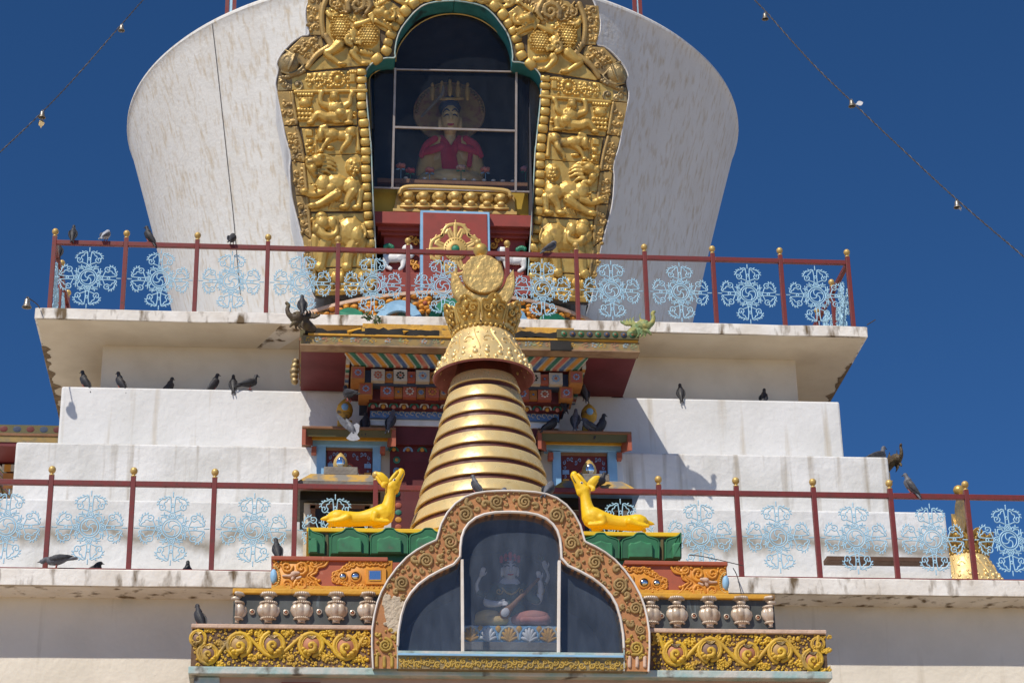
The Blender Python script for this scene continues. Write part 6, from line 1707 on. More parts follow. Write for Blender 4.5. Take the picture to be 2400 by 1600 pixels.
for mir in (False, True):
    M_ = (lambda x, y: mz(x, y)) if mir else (lambda x, y: (x, y))
    # the carved surround is one plate per half
    g = G(zmap(W5, *ZB)); n = 70
    def res(L): 
        L = np.array(L); d = np.r_[0, np.cumsum(np.linalg.norm(np.diff(L, axis=0), axis=1))]; t = np.linspace(0, d[-1], n)
        return np.stack([np.interp(t, d, L[:, 0]), np.interp(t, d, L[:, 1])], 1)
    a, b = res(LO), res(LI)
    vs = []
    for h in (0.0, -180.0):
        vs += [(*M_(x, y), h) for x, y in a]+[(*M_(x, y), h) for x, y in b]
    fs = [(i, i+1, n+i+1, n+i) for i in range(n-1)]+[(i, i+1, 2*n+i+1, 2*n+i) for i in range(n-1)]+[(n+i, n+i+1, 3*n+i+1, 3*n+i) for i in range(n-1)]
    g.add(vs, fs); g.obj('surround', SALMON, sh)
    # trims
    for nm, L, r, m in (('outer_trim', LO, 9, WHITE_TRIM), ('inner_trim', LI[4:], 11, WHITE_TRIM)):
        g = G(zmap(W5, *ZB)); g.limb([(*M_(x, y), 10, r) for x, y in L[::2]+[L[-1]]], 1.4, 8, 1); g.obj(nm, m, sh, smooth=60)
    g = G(zmap(W5, *ZB)); g.limb([(*M_(x, y), 6, 6) for x, y in ((284, 1180), (284, 1448))], 1.2, 6, 2); g.obj('pilaster_edge', TEAL_PALE, sh, smooth=60)
    # relief
    poly = [(x, y) for x, y in LO]+[(x, y) for x, y in LI[::-1]]
    big = [(1095, 92, 62), (838, 195, 66), (715, 420, 62), (520, 572, 62), (322, 752, 62), (190, 940, 54), (150, 1110, 44), (185, 1262, 60)]
    rr = random.Random(21+mir)
    gy, gb = G(zmap(W5, *ZB)), G(zmap(W5, *ZB))
    for i, (x, y, r) in enumerate(big):
        if not mir and 5 <= i <= 6: continue
        g = gy if i >= 7 else gb
        X, Y_ = M_(x, y)
        g.spiral(X, Y_, r*0.98, 2.1, rr.uniform(0, 6), -1 if mir else 1, r*0.23, r*0.15, 1.1, 8, 7)
    placed = [(x, y, r*1.0) for x, y, r in big]
    if not mir: placed.append((245, 1000, 120))
    tries = 0
    while tries < 4200:
        tries += 1
        x, y = rr.uniform(80, 1205), rr.uniform(5, 1440)
        r = rr.choice((46, 40, 32, 24)) if tries < 1800 else rr.choice((24, 18, 13))
        if not inside(poly, x, y) or y > 1345 and True and x > 0 and y > 1340: continue
        ok = all(inside(poly, x+r*c_*1.05, y+r*s_*1.05) for c_, s_ in ((1, 0), (-1, 0), (0, 1), (0, -1)))
        if not ok or any((x-p)**2+(y-q)**2 < (r+k)**2*0.74 for p, q, k in placed): continue
        placed.append((x, y, r))
        X, Y_ = M_(x, y); g = gy if y > 1130 else gb
        if r > 20:
            g.spiral(X, Y_, r*0.72, 0.85, rr.uniform(0, 6.3), rr.choice((1, -1)), r*0.42, r*0.26, 0.9, 5, 7); g.ell((X+r*0.5*rr.uniform(-1, 1), Y_+r*0.5*rr.uniform(-1, 1), 3), (r*0.34, r*0.3, r*0.36), 0, 8, 5)
        else: g.ell((X, Y_, 3), (r*0.9, r*0.7, r*0.8), rr.uniform(0, 3), 8, 5)
    gb.obj('carved_scrolls', CARVE, sh, smooth=60); gy.obj('carved_scrolls', CARVE_Y, sh, smooth=60)
    g = G(zmap(W5, *ZB))
    for k in range(3): x, y = M_(115+k*62, 1395); g.limb([(x, 1360, 4, 15), (x, 1430, 4, 15)], 0.8)
    o = g.obj('fluted_foot', CARVE_Y if not mir else LEDGE_PINK, sh, smooth=60)
# bare patch where the carving has fallen off
rr = random.Random(4)
g = G(zmap(W5, *ZB)); g.prism([(185, 830), (215, 850), (235, 880), (300, 885), (340, 905), (322, 960), (300, 1040), (285, 1150), (235, 1165), (205, 1110), (175, 1000), (190, 950), (155, 930), (165, 870)], -4, 8, 3)
for q in range(60):
    x, y = rr.uniform(185, 300), rr.uniform(860, 1130); r = rr.uniform(8, 26); g.ell((x, y, 4), (r, r*0.8, r*0.35), rr.uniform(0, 3), 7, 4)
g.obj('bare_mortar', BARE, sh, blend=0.006, it=1)
# sill and carved base strip
def strip(nm, x0, x1, y0, y1, h0, h1, m, bev=2):
    g = G(zmap(W5, *ZB)); g.prism([(x0, y0), (x1, y0+(x1-x0)*0.011), (x1, y1+(x1-x0)*0.011), (x0, y1)], h0, h1, bev); return g.obj(nm, m, sh)
strip('sill', 288, 2128, 1308, 1346, -120, 26, TEAL_PALE); strip('sill_line', 288, 2128, 1330, 1347, 26, 32, BLUE_FRAME)
strip('base_strip', 290, 2126, 1347, 1450, -120, 4, GOLD_OLD)
g = G(zmap(W5, *ZB)); rr = random.Random(8)
for k in range(44):
    x = 318+k*42; y = 1398+(x-290)*0.011
    g.spiral(x, y+(14 if k % 2 else -12), 27, 1.3, rr.uniform(0, 6), 1 if k % 2 else -1, 9, 5, 0.9, 6)
    for q in range(4): g.ell((x+rr.uniform(-20, 20), y+rr.choice((-1, 1))*rr.uniform(26, 40), 4), (rr.uniform(7, 13), rr.uniform(6, 10), 10), rr.uniform(0, 3), 7, 4)
g.obj('base_scrolls', CARVE_Y, sh, smooth=60)
# glass panes and mullions
GP5 = wall(Y5+0.10)
def gp(poly):
    g = G(zmap(GP5, *ZB)); g.add([(x, y, 0) for x, y in poly], [tuple(range(len(poly)))]); g.obj('pane', CLEAR, sh)
side = [(x, y) for x, y in LI if y >= 578 and x < 797]
gp([(808, 1312), (288, 1312)]+[p for p in side if p[1] < 1312]+[(808, 572)])
R_ = [mz(*p) for p in [(808, 1312), (288, 1312)]+[p for p in side if p[1] < 1312]+[(808, 572)]]
gp(R_)
top = [(x, y) for x, y in LI if y < 578 and x >= 790]
gp([(812, 1312), (812, 580)]+top+[mz(*p) for p in top[::-1]]+[mz(812, 580), mz(812, 1312)])
for mir in (False, True):
    a = [(800, 560), (824, 560), (830, 1312), (806, 1312)]
    if mir: a = [mz(*p) for p in a]
    g = G(zmap(W5, *ZB)); g.prism(a, -30, 14, 4); g.obj('mullion', WHITE_TRIM, sh)
# chamber
x0, x1 = at(925, 1400, Y5+0.05)[0], at(1480, 1400, Y5+0.05)[0]
zb_, zt_ = at(1000, 1530, Y5+0.1)[2]-0.02, TOPZ-0.15
cz0 = zb_
ch = thing('showcase_chamber', 'dark chamber behind the showcase glass', 'niche', (XC+0.1, 23.6, zb_))
yb = 24.20
LC = LI+[mz(*p) for p in LI[::-1]][1:]
F_ = [zmap(W5, *ZB)((x, y, -20)) for x, y in LC]
g = G(); n = len(F_)
B_ = [np.array([p[0], yb, p[2]]) for p in F_]
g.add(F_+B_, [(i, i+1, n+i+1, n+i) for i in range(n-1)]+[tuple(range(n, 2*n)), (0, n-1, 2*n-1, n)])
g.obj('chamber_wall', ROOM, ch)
# seated lute-playing statue on a shell-patterned lotus seat
S5 = wall(23.45)
st2 = thing('statue', 'white-faced seated statue playing a long lute inside the showcase', 'statue', (XC+0.1, 23.45, cz0))
SM = lambda: G(zmap(S5, *ZB))
g = SM()
g.limb([(1205, 1000, 0, 120), (1200, 880, 0, 98), (1200, 800, 0, 104)], 0.7, 12, 5); g.limb([(1198, 790, 10, 42), (1198, 720, 16, 36)], 1)
g.ell((1200, 650, 30), (62, 82, 66)); g.ell((1200, 700, 44), (44, 40, 46)); g.ell((1200, 668, 96), (11, 24, 14)); g.ell((1135, 665, 16), (12, 42, 14)); g.ell((1265, 665, 16), (12, 42, 14))
g.limb([(1090, 800, 10, 46), (1040, 870, 30, 36), (1010, 930, 60, 32), (1070, 955, 110, 26), (1105, 955, 120, 24)], 0.95, 10, 5)
g.limb([(1300, 800, 10, 46), (1375, 880, 20, 36), (1430, 900, 30, 32), (1448, 820, 60, 26), (1440, 765, 74, 22)], 0.95, 10, 5)
g.limb([(1095, 800, -40, 30), (1020, 830, -60, 22), (955, 815, -60, 18), (935, 750, -50, 15), (962, 692, -36, 12)], 0.95, 10, 5)
g.limb([(1300, 800, -40, 30), (1400, 780, -60, 22), (1490, 740, -60, 18), (1520, 685, -46, 15), (1505, 635, -34, 12)], 0.95, 10, 5)
def hand(x, y, h, a, s_=1):
    ca, sa = math.cos(a), math.sin(a)
    g.ell((x, y, h), (20, 24, 13), a+math.pi/2)
    for k, (off, ln) in enumerate(((-15, 42), (-5, 50), (5, 48), (14, 40))):
        bx, by = x+ca*16-sa*off, y+sa*16+ca*off
        g.limb([(bx, by, h, 6.5), (bx+ca*ln*0.5, by+sa*ln*0.5, h+8, 6), (bx+ca*ln*0.85, by+sa*ln*0.85, h+2+k*3, 5)], 1, 6, 3)
    g.limb([(x-sa*s_*16, y+ca*s_*16, h, 8), (x+ca*12-sa*s_*30, y+sa*12+ca*s_*30, h+8, 6.5), (x+ca*30-sa*s_*32, y+sa*30+ca*s_*32, h+10, 5)], 1, 6, 3)
hand(1438, 735, 78, -1.9); hand(1115, 955, 124, 0.1, -1); hand(972, 672, -26, -1.2); hand(1498, 618, -26, -1.9)
o = g.obj('body', SKIN_W, st2, blend=0.0075, it=1)
g = SM()
for s_ in (1, -1):
    g.limb([(1200+s_*14, 640, 92, 5), (1200+s_*30, 634, 88, 6), (1200+s_*46, 640, 76, 4)], 1); g.limb([(1200+s_*12, 620, 92, 4), (1200+s_*32, 608, 86, 5), (1200+s_*50, 618, 72, 3)], 1)
g.obj('eyes', BLUE_DARK, st2, smooth=60)
g = SM(); g.limb([(1180, 708, 90, 5), (1200, 712, 96, 7), (1220, 708, 90, 5)], 1); g.obj('mouth', ROBE_R, st2, smooth=60)
g = SM(); g.ell((1200, 575, 10), (70, 44, 60)); g.ell((1200, 520, 6), (40, 44, 40)); g.limb([(1140, 600, 0, 16), (1130, 700, -10, 16), (1110, 770, -10, 14)], 0.8); g.limb([(1260, 600, 0, 16), (1270, 700, -10, 16), (1290, 770, -10, 14)], 0.8); g.obj('hair', HAIR_B, st2, smooth=60)
g = SM()
for k, x in enumerate((1130, 1165, 1200, 1235, 1270)): g.ell((x, 545+abs(k-2)*10, 62-abs(k-2)*16), (18, 34, 12)); g.ell((x, 580, 70-abs(k-2)*14), (14, 12, 14))
g.obj('crown', ROBE_R, st2, smooth=60)
g = SM(); g.limb([(1110, 800, 84, 26), (1200, 850, 112, 30), (1290, 800, 84, 26)], 0.5); g.ell((1200, 880, 70), (118, 105, 44)); g.ell((1200, 980, 60), (130, 80, 50))
for P_ in ([(1088, 802, 14, 52), (1050, 865, 34, 42), (1020, 910, 50, 36)], [(1302, 802, 14, 52), (1368, 872, 24, 42), (1418, 898, 34, 37)], [(1095, 800, -36, 36), (1020, 830, -56, 28), (958, 812, -56, 23)], [(1300, 800, -36, 36), (1400, 780, -56, 28), (1486, 740, -56, 23)]): g.limb([(x, y, h, r) for x, y, h, r in P_], 0.95, 10, 4)
g.limb([(1140, 800, 80, 20), (1180, 960, 110, 24), (1200, 1010, 110, 24)], 0.5); g.obj('green_shawl', ROBE_G, st2, smooth=60)
g = SM()
for s_ in (1, -1): g.limb([(1200+s_*70, 820, 100, 7), (1200+s_*40, 860, 118, 7), (1200, 880, 124, 9)], 1)
for x in (1105, 1290): g.spiral(x, 850, 30, 1.2, 0, 1, 7, 4, 1, 108)
for x, y, h in ((1448, 835, 66), (1430, 880, 40)): g.lathe([(30, -6), (34, 0), (30, 6)], (x, y, h), 12)
g.obj('jewellery', GOLD_PAINT, st2, smooth=60)
g = SM(); g.limb([(1110, 1050, 40, 60), (1000, 1050, 60, 66), (940, 1060, 40, 50), (1050, 1085, 100, 40), (1150, 1085, 100, 34)], 0.8); g.obj('yellow_skirt', ROBE_Y, st2, smooth=60)
g = SM(); g.limb([(1250, 1060, 60, 50), (1380, 1055, 80, 60), (1480, 1065, 60, 56), (1440, 1085, 100, 34), (1300, 1085, 110, 28)], 0.8); g.obj('pink_skirt', ROBE_P, st2, smooth=60)
g = SM(); g.limb([(1150, 1040, 130, 44), (1175, 1010, 134, 34), (1215, 970, 130, 22), (1300, 880, 118, 17), (1380, 795, 104, 14), (1425, 745, 92, 12)], 0.6, 10, 5); lu = g.obj('lute', WOOD, st2, smooth=60)
g = SM(); g.ell((1150, 1035, 152), (34, 40, 14), 0.7); g.obj('lute_face', SKIN_W, lu, smooth=60)
seat = thing('lotus_throne', 'turquoise lotus throne with yellow and white shell petals under the lute-playing statue', 'lotus base', (XC+0.1, 23.35, cz0))
S6 = wall(23.22)
g = G(zmap(S6, *ZB)); g.prism([(835, 1095), (1590, 1103), (1600, 1240), (830, 1232)], -300, 0, 8); g.obj('block', BLUE_FRAME, seat)
g = G(zmap(S6, *ZB)); g.prism([(820, 1232), (1612, 1241), (1625, 1312), (810, 1300)], -300, 20, 6); g.obj('foot', GREY_STONE, seat)
for i, (x, c) in enumerate(((880, YELLOW_EDGE), (1025, WHITE), (1195, YELLOW_EDGE), (1360, WHITE), (1515, YELLOW_EDGE))):
    y = 1172+i*2; g = G(zmap(S6, *ZB))
    for k in range(7):
        a = -math.pi*(0.04+0.92*k/6); g.limb([(x, y+52, 8, 8), (x+34*math.cos(a), y+40+52*math.sin(a), 16, 13), (x+58*math.cos(a), y+34+84*math.sin(a), 10, 12)], 0.8, 6, 2)
    pe = g.obj('shell_petal', c, seat, smooth=60)
    g = G(zmap(S6, *ZB)); g.limb([(x-78*math.cos(math.pi*k/8), y+34-100*math.sin(math.pi*k/8), 4, 11) for k in range(9)], 0.8, 6, 2); g.obj('petal_edge', TEAL_PALE if i % 2 == 0 else BLUE_FRAME, pe, smooth=60)
    g = G(zmap(S6, *ZB)); g.ell((x+82, y-48, 0), (26, 30, 14)); g.obj('bud', YELLOW_EDGE, seat, smooth=60)
# pinkish gate wall under the pedestal
gx0, gx1 = at(455, 1585, 23.1)[0], at(1930, 1590, 23.1)[0]
gate = thing('gate_wall', 'pinkish plaster wall of the front gate under the carved pedestal', 'wall', ((gx0+gx1)/2, 23.1, GZ))
g = G(); g.box(gx0, gx1, 23.02, 26.0, GZ, at(450, 1580, 22.95)[2]-0.002); g.obj('wall', PINK, gate)
g = G(); p, q = at(659, 1597, 22.98), at(752, 1598, 22.98); g.box(p[0], q[0], 22.97, 23.1, p[2]-0.6, p[2]); g.obj('beam_end', BRICK_RED, gate, bevel=0.01)
g = G(); p, q = at(455, 1583, 22.99), at(515, 1583, 22.99); g.box(p[0], q[0], 22.985, 23.1, p[2]-0.14, p[2]-0.01); g.obj('bracket', TEAL_PALE, gate, bevel=0.01)

# ================================================================== pigeons
def pg(fn): return G(lambda p: np.array(fn(p)))
def make_pigeon_meshes(pose):
    """facing +X, feet at the origin; returns {part: mesh}"""
    th = {'upright': R(58), 'level': R(18), 'hunched': R(38), 'bend': R(-8)}[pose]
    c, s = math.cos(th), math.sin(th)
    def X(p): return np.array([p[0], p[2], p[1]])            # (along, up, side) -> xyz
    ox, oz = 0.0, 0.105
    def B(a, u): return (ox+a*c-u*s, oz+a*s+u*c)              # body frame
    out = {}
    g = G(X)
    P = [(-0.185, 0.004, 0.010), (-0.12, 0.004, 0.026), (-0.06, 0.0, 0.047), (0.0, -0.002, 0.058), (0.055, 0.0, 0.052)]
    g.limb([(*B(a, u), 0.0, r) for a, u, r in P], 0.95, 12, 5)
    hx, hz = B(0.075, 0.012)
    if pose == 'bend': nk = [(hx, hz, 0, 0.036), (hx+0.045, hz+0.005, 0, 0.028), (hx+0.075, hz-0.02, 0, 0.026)]
    elif pose == 'hunched': nk = [(hx-0.01, hz, 0, 0.044), (hx+0.006, hz+0.025, 0, 0.034), (hx+0.02, hz+0.035, 0, 0.028)]
    else: nk = [(hx-0.01, hz, 0, 0.042), (hx+0.008, hz+0.045, 0, 0.027), (hx+0.016, hz+0.078, 0, 0.025)]
    g.limb(nk, 1.0, 10, 4)
    e = nk[-1]; g.ell((e[0]+0.006, e[1]+0.004, 0), (0.028, 0.025, 0.024))
    g.limb([(*B(-0.12, -0.006), 0.016, 0.016), (*B(-0.22, -0.006), 0.022, 0.014)], 0.5); g.limb([(*B(-0.12, -0.006), -0.016, 0.016), (*B(-0.22, -0.006), -0.022, 0.014)], 0.5)
    out['body'] = g
    for k, sg in enumerate((1, -1)):
        g = G(X)
        g.limb([(*B(0.05, 0.012), sg*0.046, 0.026), (*B(-0.01, 0.014), sg*0.056, 0.036), (*B(-0.08, 0.018), sg*0.046, 0.028), (*B(-0.15, 0.018), sg*0.026, 0.016), (*B(-0.195, 0.014), sg*0.010, 0.006)], 0.35, 10, 4)
        out['wing%d' % k] = g
    g = G(X); bx, bz = e[0]+0.030, e[1]+0.0
    g.limb([(bx-0.004, bz, 0, 0.009), (bx+0.012, bz-0.004, 0, 0.006), (bx+0.024, bz-0.009, 0, 0.002)], 0.8, 6, 3); out['beak'] = g
    for k, sg in enumerate((1, -1)):
        g = G(X); lx_, lz = B(-0.005, -0.045)
        g.tube([(lx_, lz, sg*0.022), (0.0, 0.012, sg*0.022), (0.0, 0.004, sg*0.022)], 0.006, 5)
        for a in (-0.5, 0, 0.5, math.pi): g.tube([(0, 0.005, sg*0.022), (0.028*math.cos(a), 0.004, sg*0.022+0.028*math.sin(a))], 0.004, 4)
        out['leg%d' % k] = g
    return out
PROTO = {}
def proto(pose):
    if pose in PROTO: return PROTO[pose]
    d = {}
    for nm, g in make_pigeon_meshes(pose).items():
        tmp = bpy.data.objects.new('t', g.mesh(nm.rstrip('01'))); COL.objects.link(tmp)
        if nm == 'body' or nm.startswith('wing'):
            md = tmp.modifiers.new('r', 'REMESH'); md.mode = 'VOXEL'; md.voxel_size = 0.0065
            ms = tmp.modifiers.new('s', 'SMOOTH'); ms.iterations = 2
        bpy.context.view_layer.update()
        me = bpy.data.meshes.new_from_object(tmp.evaluated_get(bpy.context.evaluated_depsgraph_get()))
        old = tmp.data; bpy.data.objects.remove(tmp); bpy.data.meshes.remove(old)
        for p in me.polygons: p.use_smooth = True
        me.name = nm.rstrip('01'); d[nm] = me
    PROTO[pose] = d
    return d
def pigeon(label, loc, yaw, pose='upright', col='dark', size=1.0, roll=0.0, group='pigeons'):
    t = thing('pigeon', label, 'pigeon', loc, group, R(yaw))
    t.scale = (size,)*3
    if roll: t.rotation_euler = (0, R(roll), R(yaw))
    bm_, wm = {'dark': (PIG_D, PIG_D), 'grey': (PIG_G, PIG_WING), 'pale': (PIG_W, PIG_G)}[col]
    for nm, me in proto(pose).items():
        o = bpy.data.objects.new(nm.rstrip('01'), me); COL.objects.link(o); o.parent = t
        if not me.materials: me.materials.append(bm_)
        o.material_slots[0].link = 'OBJECT'
        o.material_slots[0].material = {'body': bm_, 'wing': wm, 'beak': BEAK, 'leg': LEGM}[nm.rstrip('01')]
    return t
def px_x(u, v, Y): return at(u, v, Y)[0]
rz = ztop
def rail_v(u): return 564.3+0.0251*(u-134)
UPR = [(170, 92, 'upright', 'dark', 'dark pigeon on the upper rail beside its left corner post'), (247, 70, 'hunched', 'pale', 'pale grey pigeon on the upper rail, whitest of the birds perched there'),
       (349, 160, 'upright', 'dark', 'dark pigeon on the upper rail against the left edge of the dome'), (543, 80, 'hunched', 'dark', 'plump dark pigeon on the upper rail in front of the white dome'),
       (1291, 30, 'hunched', 'grey', 'small grey pigeon on the upper rail in front of the right gold elephant')]
for u, yaw, po, co, lab in UPR: pigeon(lab, (px_x(u, rail_v(u), UY), UY, rz), yaw, po, co)
pigeon('dark pigeon on the side rail behind the left corner post of the upper terrace', (-3.6, 28.75, rz), 100, 'upright', 'dark')
pigeon('dark pigeon crouching on the upper terrace floor behind its left corner', (px_x(168, 716, 28.75), 28.75, 13.0), 10, 'hunched', 'dark')
for u, Y, yaw, po, lab in ((197, 28.46, 155, 'upright', 'leftmost dark pigeon on the ledge under the upper slab'), (281, 28.47, 150, 'upright', 'second dark pigeon from the left on the ledge under the upper slab'),
                           (393, 28.62, 40, 'upright', 'dark pigeon mostly hidden behind the white ledge under the upper slab'), (500, 28.47, 20, 'upright', 'dark pigeon looking right on the white ledge, left of two close neighbours'),
                           (546, 28.47, 95, 'upright', 'dark pigeon facing away on the white ledge, between two others'), (585, 28.40, 10, 'level', 'dark pigeon seen side-on at the ledge, its tail hanging over the edge')):
    pigeon(lab, (px_x(u, 913, 28.42), Y, 12.10), yaw, po, 'dark')
pigeon('dark pigeon on the white ledge right of the porch, nearest the porch', (px_x(1596, 930, 28.45), 28.46, 12.10), 85, 'upright', 'dark')
pigeon('dark pigeon half hidden behind the right end of the white ledge', (px_x(1795, 934, 28.45), 28.58, 12.10), 60, 'upright', 'dark')
pigeon('black pigeon perched on the dark dragon head at the porch corner', (px_x(708, 730, 26.72), 26.72, at(708, 733, 26.72)[2]), 95, 'upright', 'dark', 1.05)
HL = at(708, 997, 27.45)[2]; HRr = at(2188-708, 997+14, 27.45)[2]
pigeon('grey-brown pigeon on the hood of the left window bay, by the doorway', (px_x(917, 985, 27.52), 27.52, HL), 60, 'upright', 'grey', 1.1)
pigeon('dark pigeon behind the flying one above the left window bay', (px_x(856, 985, 27.62), 27.62, HL), 80, 'upright', 'dark', 1.1)
pigeon('dark pigeon clinging under the left corner of the porch cornice', (px_x(818, 940, 27.1), 27.1, at(818, 940, 27.1)[2]), 120, 'level', 'dark', 1.1)
pigeon('grey pigeon perched on top of the finial of the right window bay', (px_x(1372, 935, 27.9), 27.93, at(1372, 938, 27.93)[2]), 100, 'upright', 'grey', 0.95)
pigeon('dark pigeon hunched on the hood of the right window bay, next to the spire', (px_x(1290, 985, 27.55), 27.55, HRr), 30, 'hunched', 'dark', 1.1)
pigeon('grey pigeon upright against the finial base of the right window bay', (px_x(1349, 985, 27.6), 27.6, HRr+0.1), 75, 'upright', 'grey', 1.1)
pigeon('grey pigeon bending low right of the finial of the right window bay', (px_x(1382, 992, 27.55), 27.55, HRr), 170, 'hunched', 'grey', 1.05)
pigeon('dark pigeon upright at the outer side of the finial on the right bay', (px_x(1408, 992, 27.55), 27.55, HRr), 20, 'upright', 'dark', 1.1)
pigeon('dark pigeon under the right corner of the porch cornice', (px_x(1322, 958, 27.5), 27.5, at(1322, 962, 27.5)[2]), 100, 'upright', 'dark', 1.0)
pigeon('dim grey pigeon in the shade at the back right of the porch roof', (px_x(1438, 928, 28.46), 28.50, 12.10), 150, 'hunched', 'grey', 1.0)
# perched on the showcase arch
pigeon('dark pigeon on the left shoulder of the carved showcase arch', (px_x(1116, 1158, 22.9), 22.9, at(1116, 1157, 22.9)[2]), 140, 'upright', 'grey', 0.85)
pigeon('pigeon mostly hidden behind the top of the carved showcase arch', (px_x(1178, 1160, 23.1), 23.1, at(1178, 1163, 23.1)[2]-0.06), 60, 'hunched', 'grey', 0.85)
pigeon('grey hunched pigeon on the right shoulder of the carved showcase arch', (px_x(1287, 1165, 22.92), 22.92, at(1287, 1168, 22.92)[2]), 60, 'hunched', 'grey', 1.05)
# lower terrace
pigeon('grey pigeon stooping on the lower slab edge at the far left', (px_x(132, 1312, 25.56), 25.57, 8.505), 178, 'bend', 'grey', 1.1)
pigeon('dark pigeon half hidden on the lower slab, right of the stooping one', (px_x(221, 1316, 25.9), 25.9, 8.505), 10, 'hunched', 'dark', 1.0)
pigeon('dark pigeon showing only its head above the lower slab edge', (px_x(440, 1316, 25.95), 25.95, 8.505), 90, 'upright', 'dark', 1.0)
pigeon('dark pigeon at the left end of the red jewelled course', (px_x(649, 1301, 23.66), 23.66, at(450, 1301, 23.58)[2]), 110, 'upright', 'dark', 0.95)
pigeon('black pigeon at the left end of the yellow scroll course', (px_x(467, 1462, 23.03), 23.03, at(450, 1462, 22.95)[2]), 130, 'upright', 'dark', 0.95)
pigeon('dark grey pigeon on the lower rail near the gold spire crown at the right', (px_x(2136, 1160, LY), LY, zt), 150, 'upright', 'dark', 1.05) if False else None
ZLR = at(1200, 1142, LY)[2]
pigeon('dark grey pigeon on the lower rail near the gold spire crown at the right', (px_x(2136, 1160, LY), LY, ZLR), 150, 'upright', 'grey', 1.05)
pigeon('dark pigeon on the lower rail behind the head of the right deer', (px_x(1403, 1147, LY), LY, ZLR), 10, 'level', 'dark', 0.95)
pigeon('grey pigeon at the right end of the middle terrace, beside the dragon head', (px_x(2058, 1066, 28.2), 28.2, 11.07), 20, 'level', 'grey', 1.2)
# one bird in flight, tail fanned towards us
fl = at(822, 1002, 26.9)
t = thing('pigeon', 'flying pigeon with pale fanned tail above the left window bay', 'pigeon', tuple(fl), 'pigeons')
FB = lambda: G(lambda p: np.array([fl[0]+p[0], fl[1]+p[2], fl[2]+p[1]]))
g = FB(); g.limb([(0.035, -0.08, -0.02, 0.02), (0.02, -0.03, 0.0, 0.045), (-0.01, 0.03, 0.03, 0.052), (-0.035, 0.09, 0.05, 0.032), (-0.05, 0.125, 0.06, 0.026)], 1, 10, 4); g.obj('body', PIG_G, t, blend=0.007, it=2)
g = FB()
fan = [(0.02, -0.06)]+[(0.035+0.135*math.sin(a), -0.06-0.135*math.cos(a)) for a in np.linspace(-0.75, 0.7, 12)]+[(0.05, -0.06)]
g.prism(fan, -0.03, -0.022); g.obj('tail_fan', PIG_W, t)
for nm, P, m in (('wing', [(0.0, 0.05), (-0.06, 0.09), (-0.13, 0.16), (-0.19, 0.21), (-0.185, 0.15), (-0.14, 0.06), (-0.06, -0.02), (0.0, -0.02)], PIG_G), ('wing', [(0.03, 0.04), (0.08, 0.07), (0.115, 0.04), (0.11, -0.05), (0.075, -0.11), (0.045, -0.07), (0.03, -0.02)], PIG_W)):
    g = FB(); g.prism(P, 0.0, 0.014, 0.004); g.obj(nm, m, t)
g = FB(); g.limb([(-0.058, 0.145, 0.07, 0.007), (-0.064, 0.168, 0.075, 0.002)], 1, 6, 2); g.obj('beak', BEAK, t)

# ================================================================== bells and chains
def bell(label, u, v, Y, s_=1.0, leaf=None, group='bells on the chains'):
    q = at(u, v, Y)
    t = thing('bell', label, 'bell', (q[0], Y, q[2]-0.07*s_), group)
    g = G(); g.lathe([(0.0, 0.055), (0.022, 0.052), (0.034, 0.035), (0.036, 0.0), (0.043, -0.035), (0.058, -0.058), (0.060, -0.066), (0.050, -0.066), (0.034, -0.03), (0.03, 0.0), (0.0, 0.03)], (0, 0, 0), 20)
    g.v = [np.array([q[0], Y, q[2]])+p*s_ for p in g.v]; g.obj('shell', BELL_M, t, smooth=50)
    g = G(); g.tube([(q[0]+0.014*s_*math.cos(a), Y, q[2]+(0.066+0.014*math.sin(a))*s_) for a in np.linspace(0, 2*math.pi, 13)[:-1]], 0.005*s_, 5, True); g.obj('loop', BELL_M, t, smooth=60)
    g = G(); g.tube([(q[0], Y, q[2]), (q[0], Y, q[2]-0.075*s_)], 0.004, 5); g.ell((q[0], Y, q[2]-0.078*s_), (0.012, 0.012, 0.014)); g.obj('clapper', BELL_M, t, smooth=60)
    if leaf is not None:
        g = G(lambda p: np.array([q[0]+leaf[0]+p[0], Y+p[2], q[2]+leaf[1]+p[1]]))
        k = leaf[2]; a = leaf[3]
        P = [(0, 0.07), (0.03, 0.045), (0.048, 0.01), (0.035, -0.03), (0.012, -0.05), (0, -0.085), (-0.012, -0.05), (-0.035, -0.03), (-0.048, 0.01), (-0.03, 0.045)]
        g.prism([(k*(x*math.cos(a)-y*math.sin(a)), k*(x*math.sin(a)+y*math.cos(a))) for x, y in P], -0.003, 0.003)
        g.obj('wind_leaf', leaf[4], t)
        g = G(); g.tube([(q[0], Y, q[2]-0.07*s_), (q[0]+leaf[0], Y, q[2]+leaf[1]+0.03)], 0.003, 4); g.obj('leaf_wire', CHAIN_M, t)
    return t
def chain(label, pts):
    """twisted two-strand chain through (u, v, Y)"""
    W = [at(u, v, Y) for u, v, Y in pts]
    P = catmull(W, 40)
    g = G()
    n = len(P); L = np.r_[0, np.cumsum([np.linalg.norm(P[i+1]-P[i]) for i in range(n-1)])]
    Q = np.arange(0, L[-1], 0.03); PP = [np.array([np.interp(s_, L, [p[k] for p in P]) for k in range(3)]) for s_ in Q]
    d = PP[-1]-PP[0]; d /= np.linalg.norm(d); u_ = np.cross(d, [0, 1, 0]); u_ /= np.linalg.norm(u_); v_ = np.cross(d, u_)
    for ph in (0, math.pi):
        g.tube([p+0.008*(u_*math.cos(s_*32+ph)+v_*math.sin(s_*32+ph)) for p, s_ in zip(PP, Q)], 0.0065, 4)
    o = g.obj('chain', CHAIN_M, smooth=60); tag(o, label, 'chain', 'bell chains'); return o
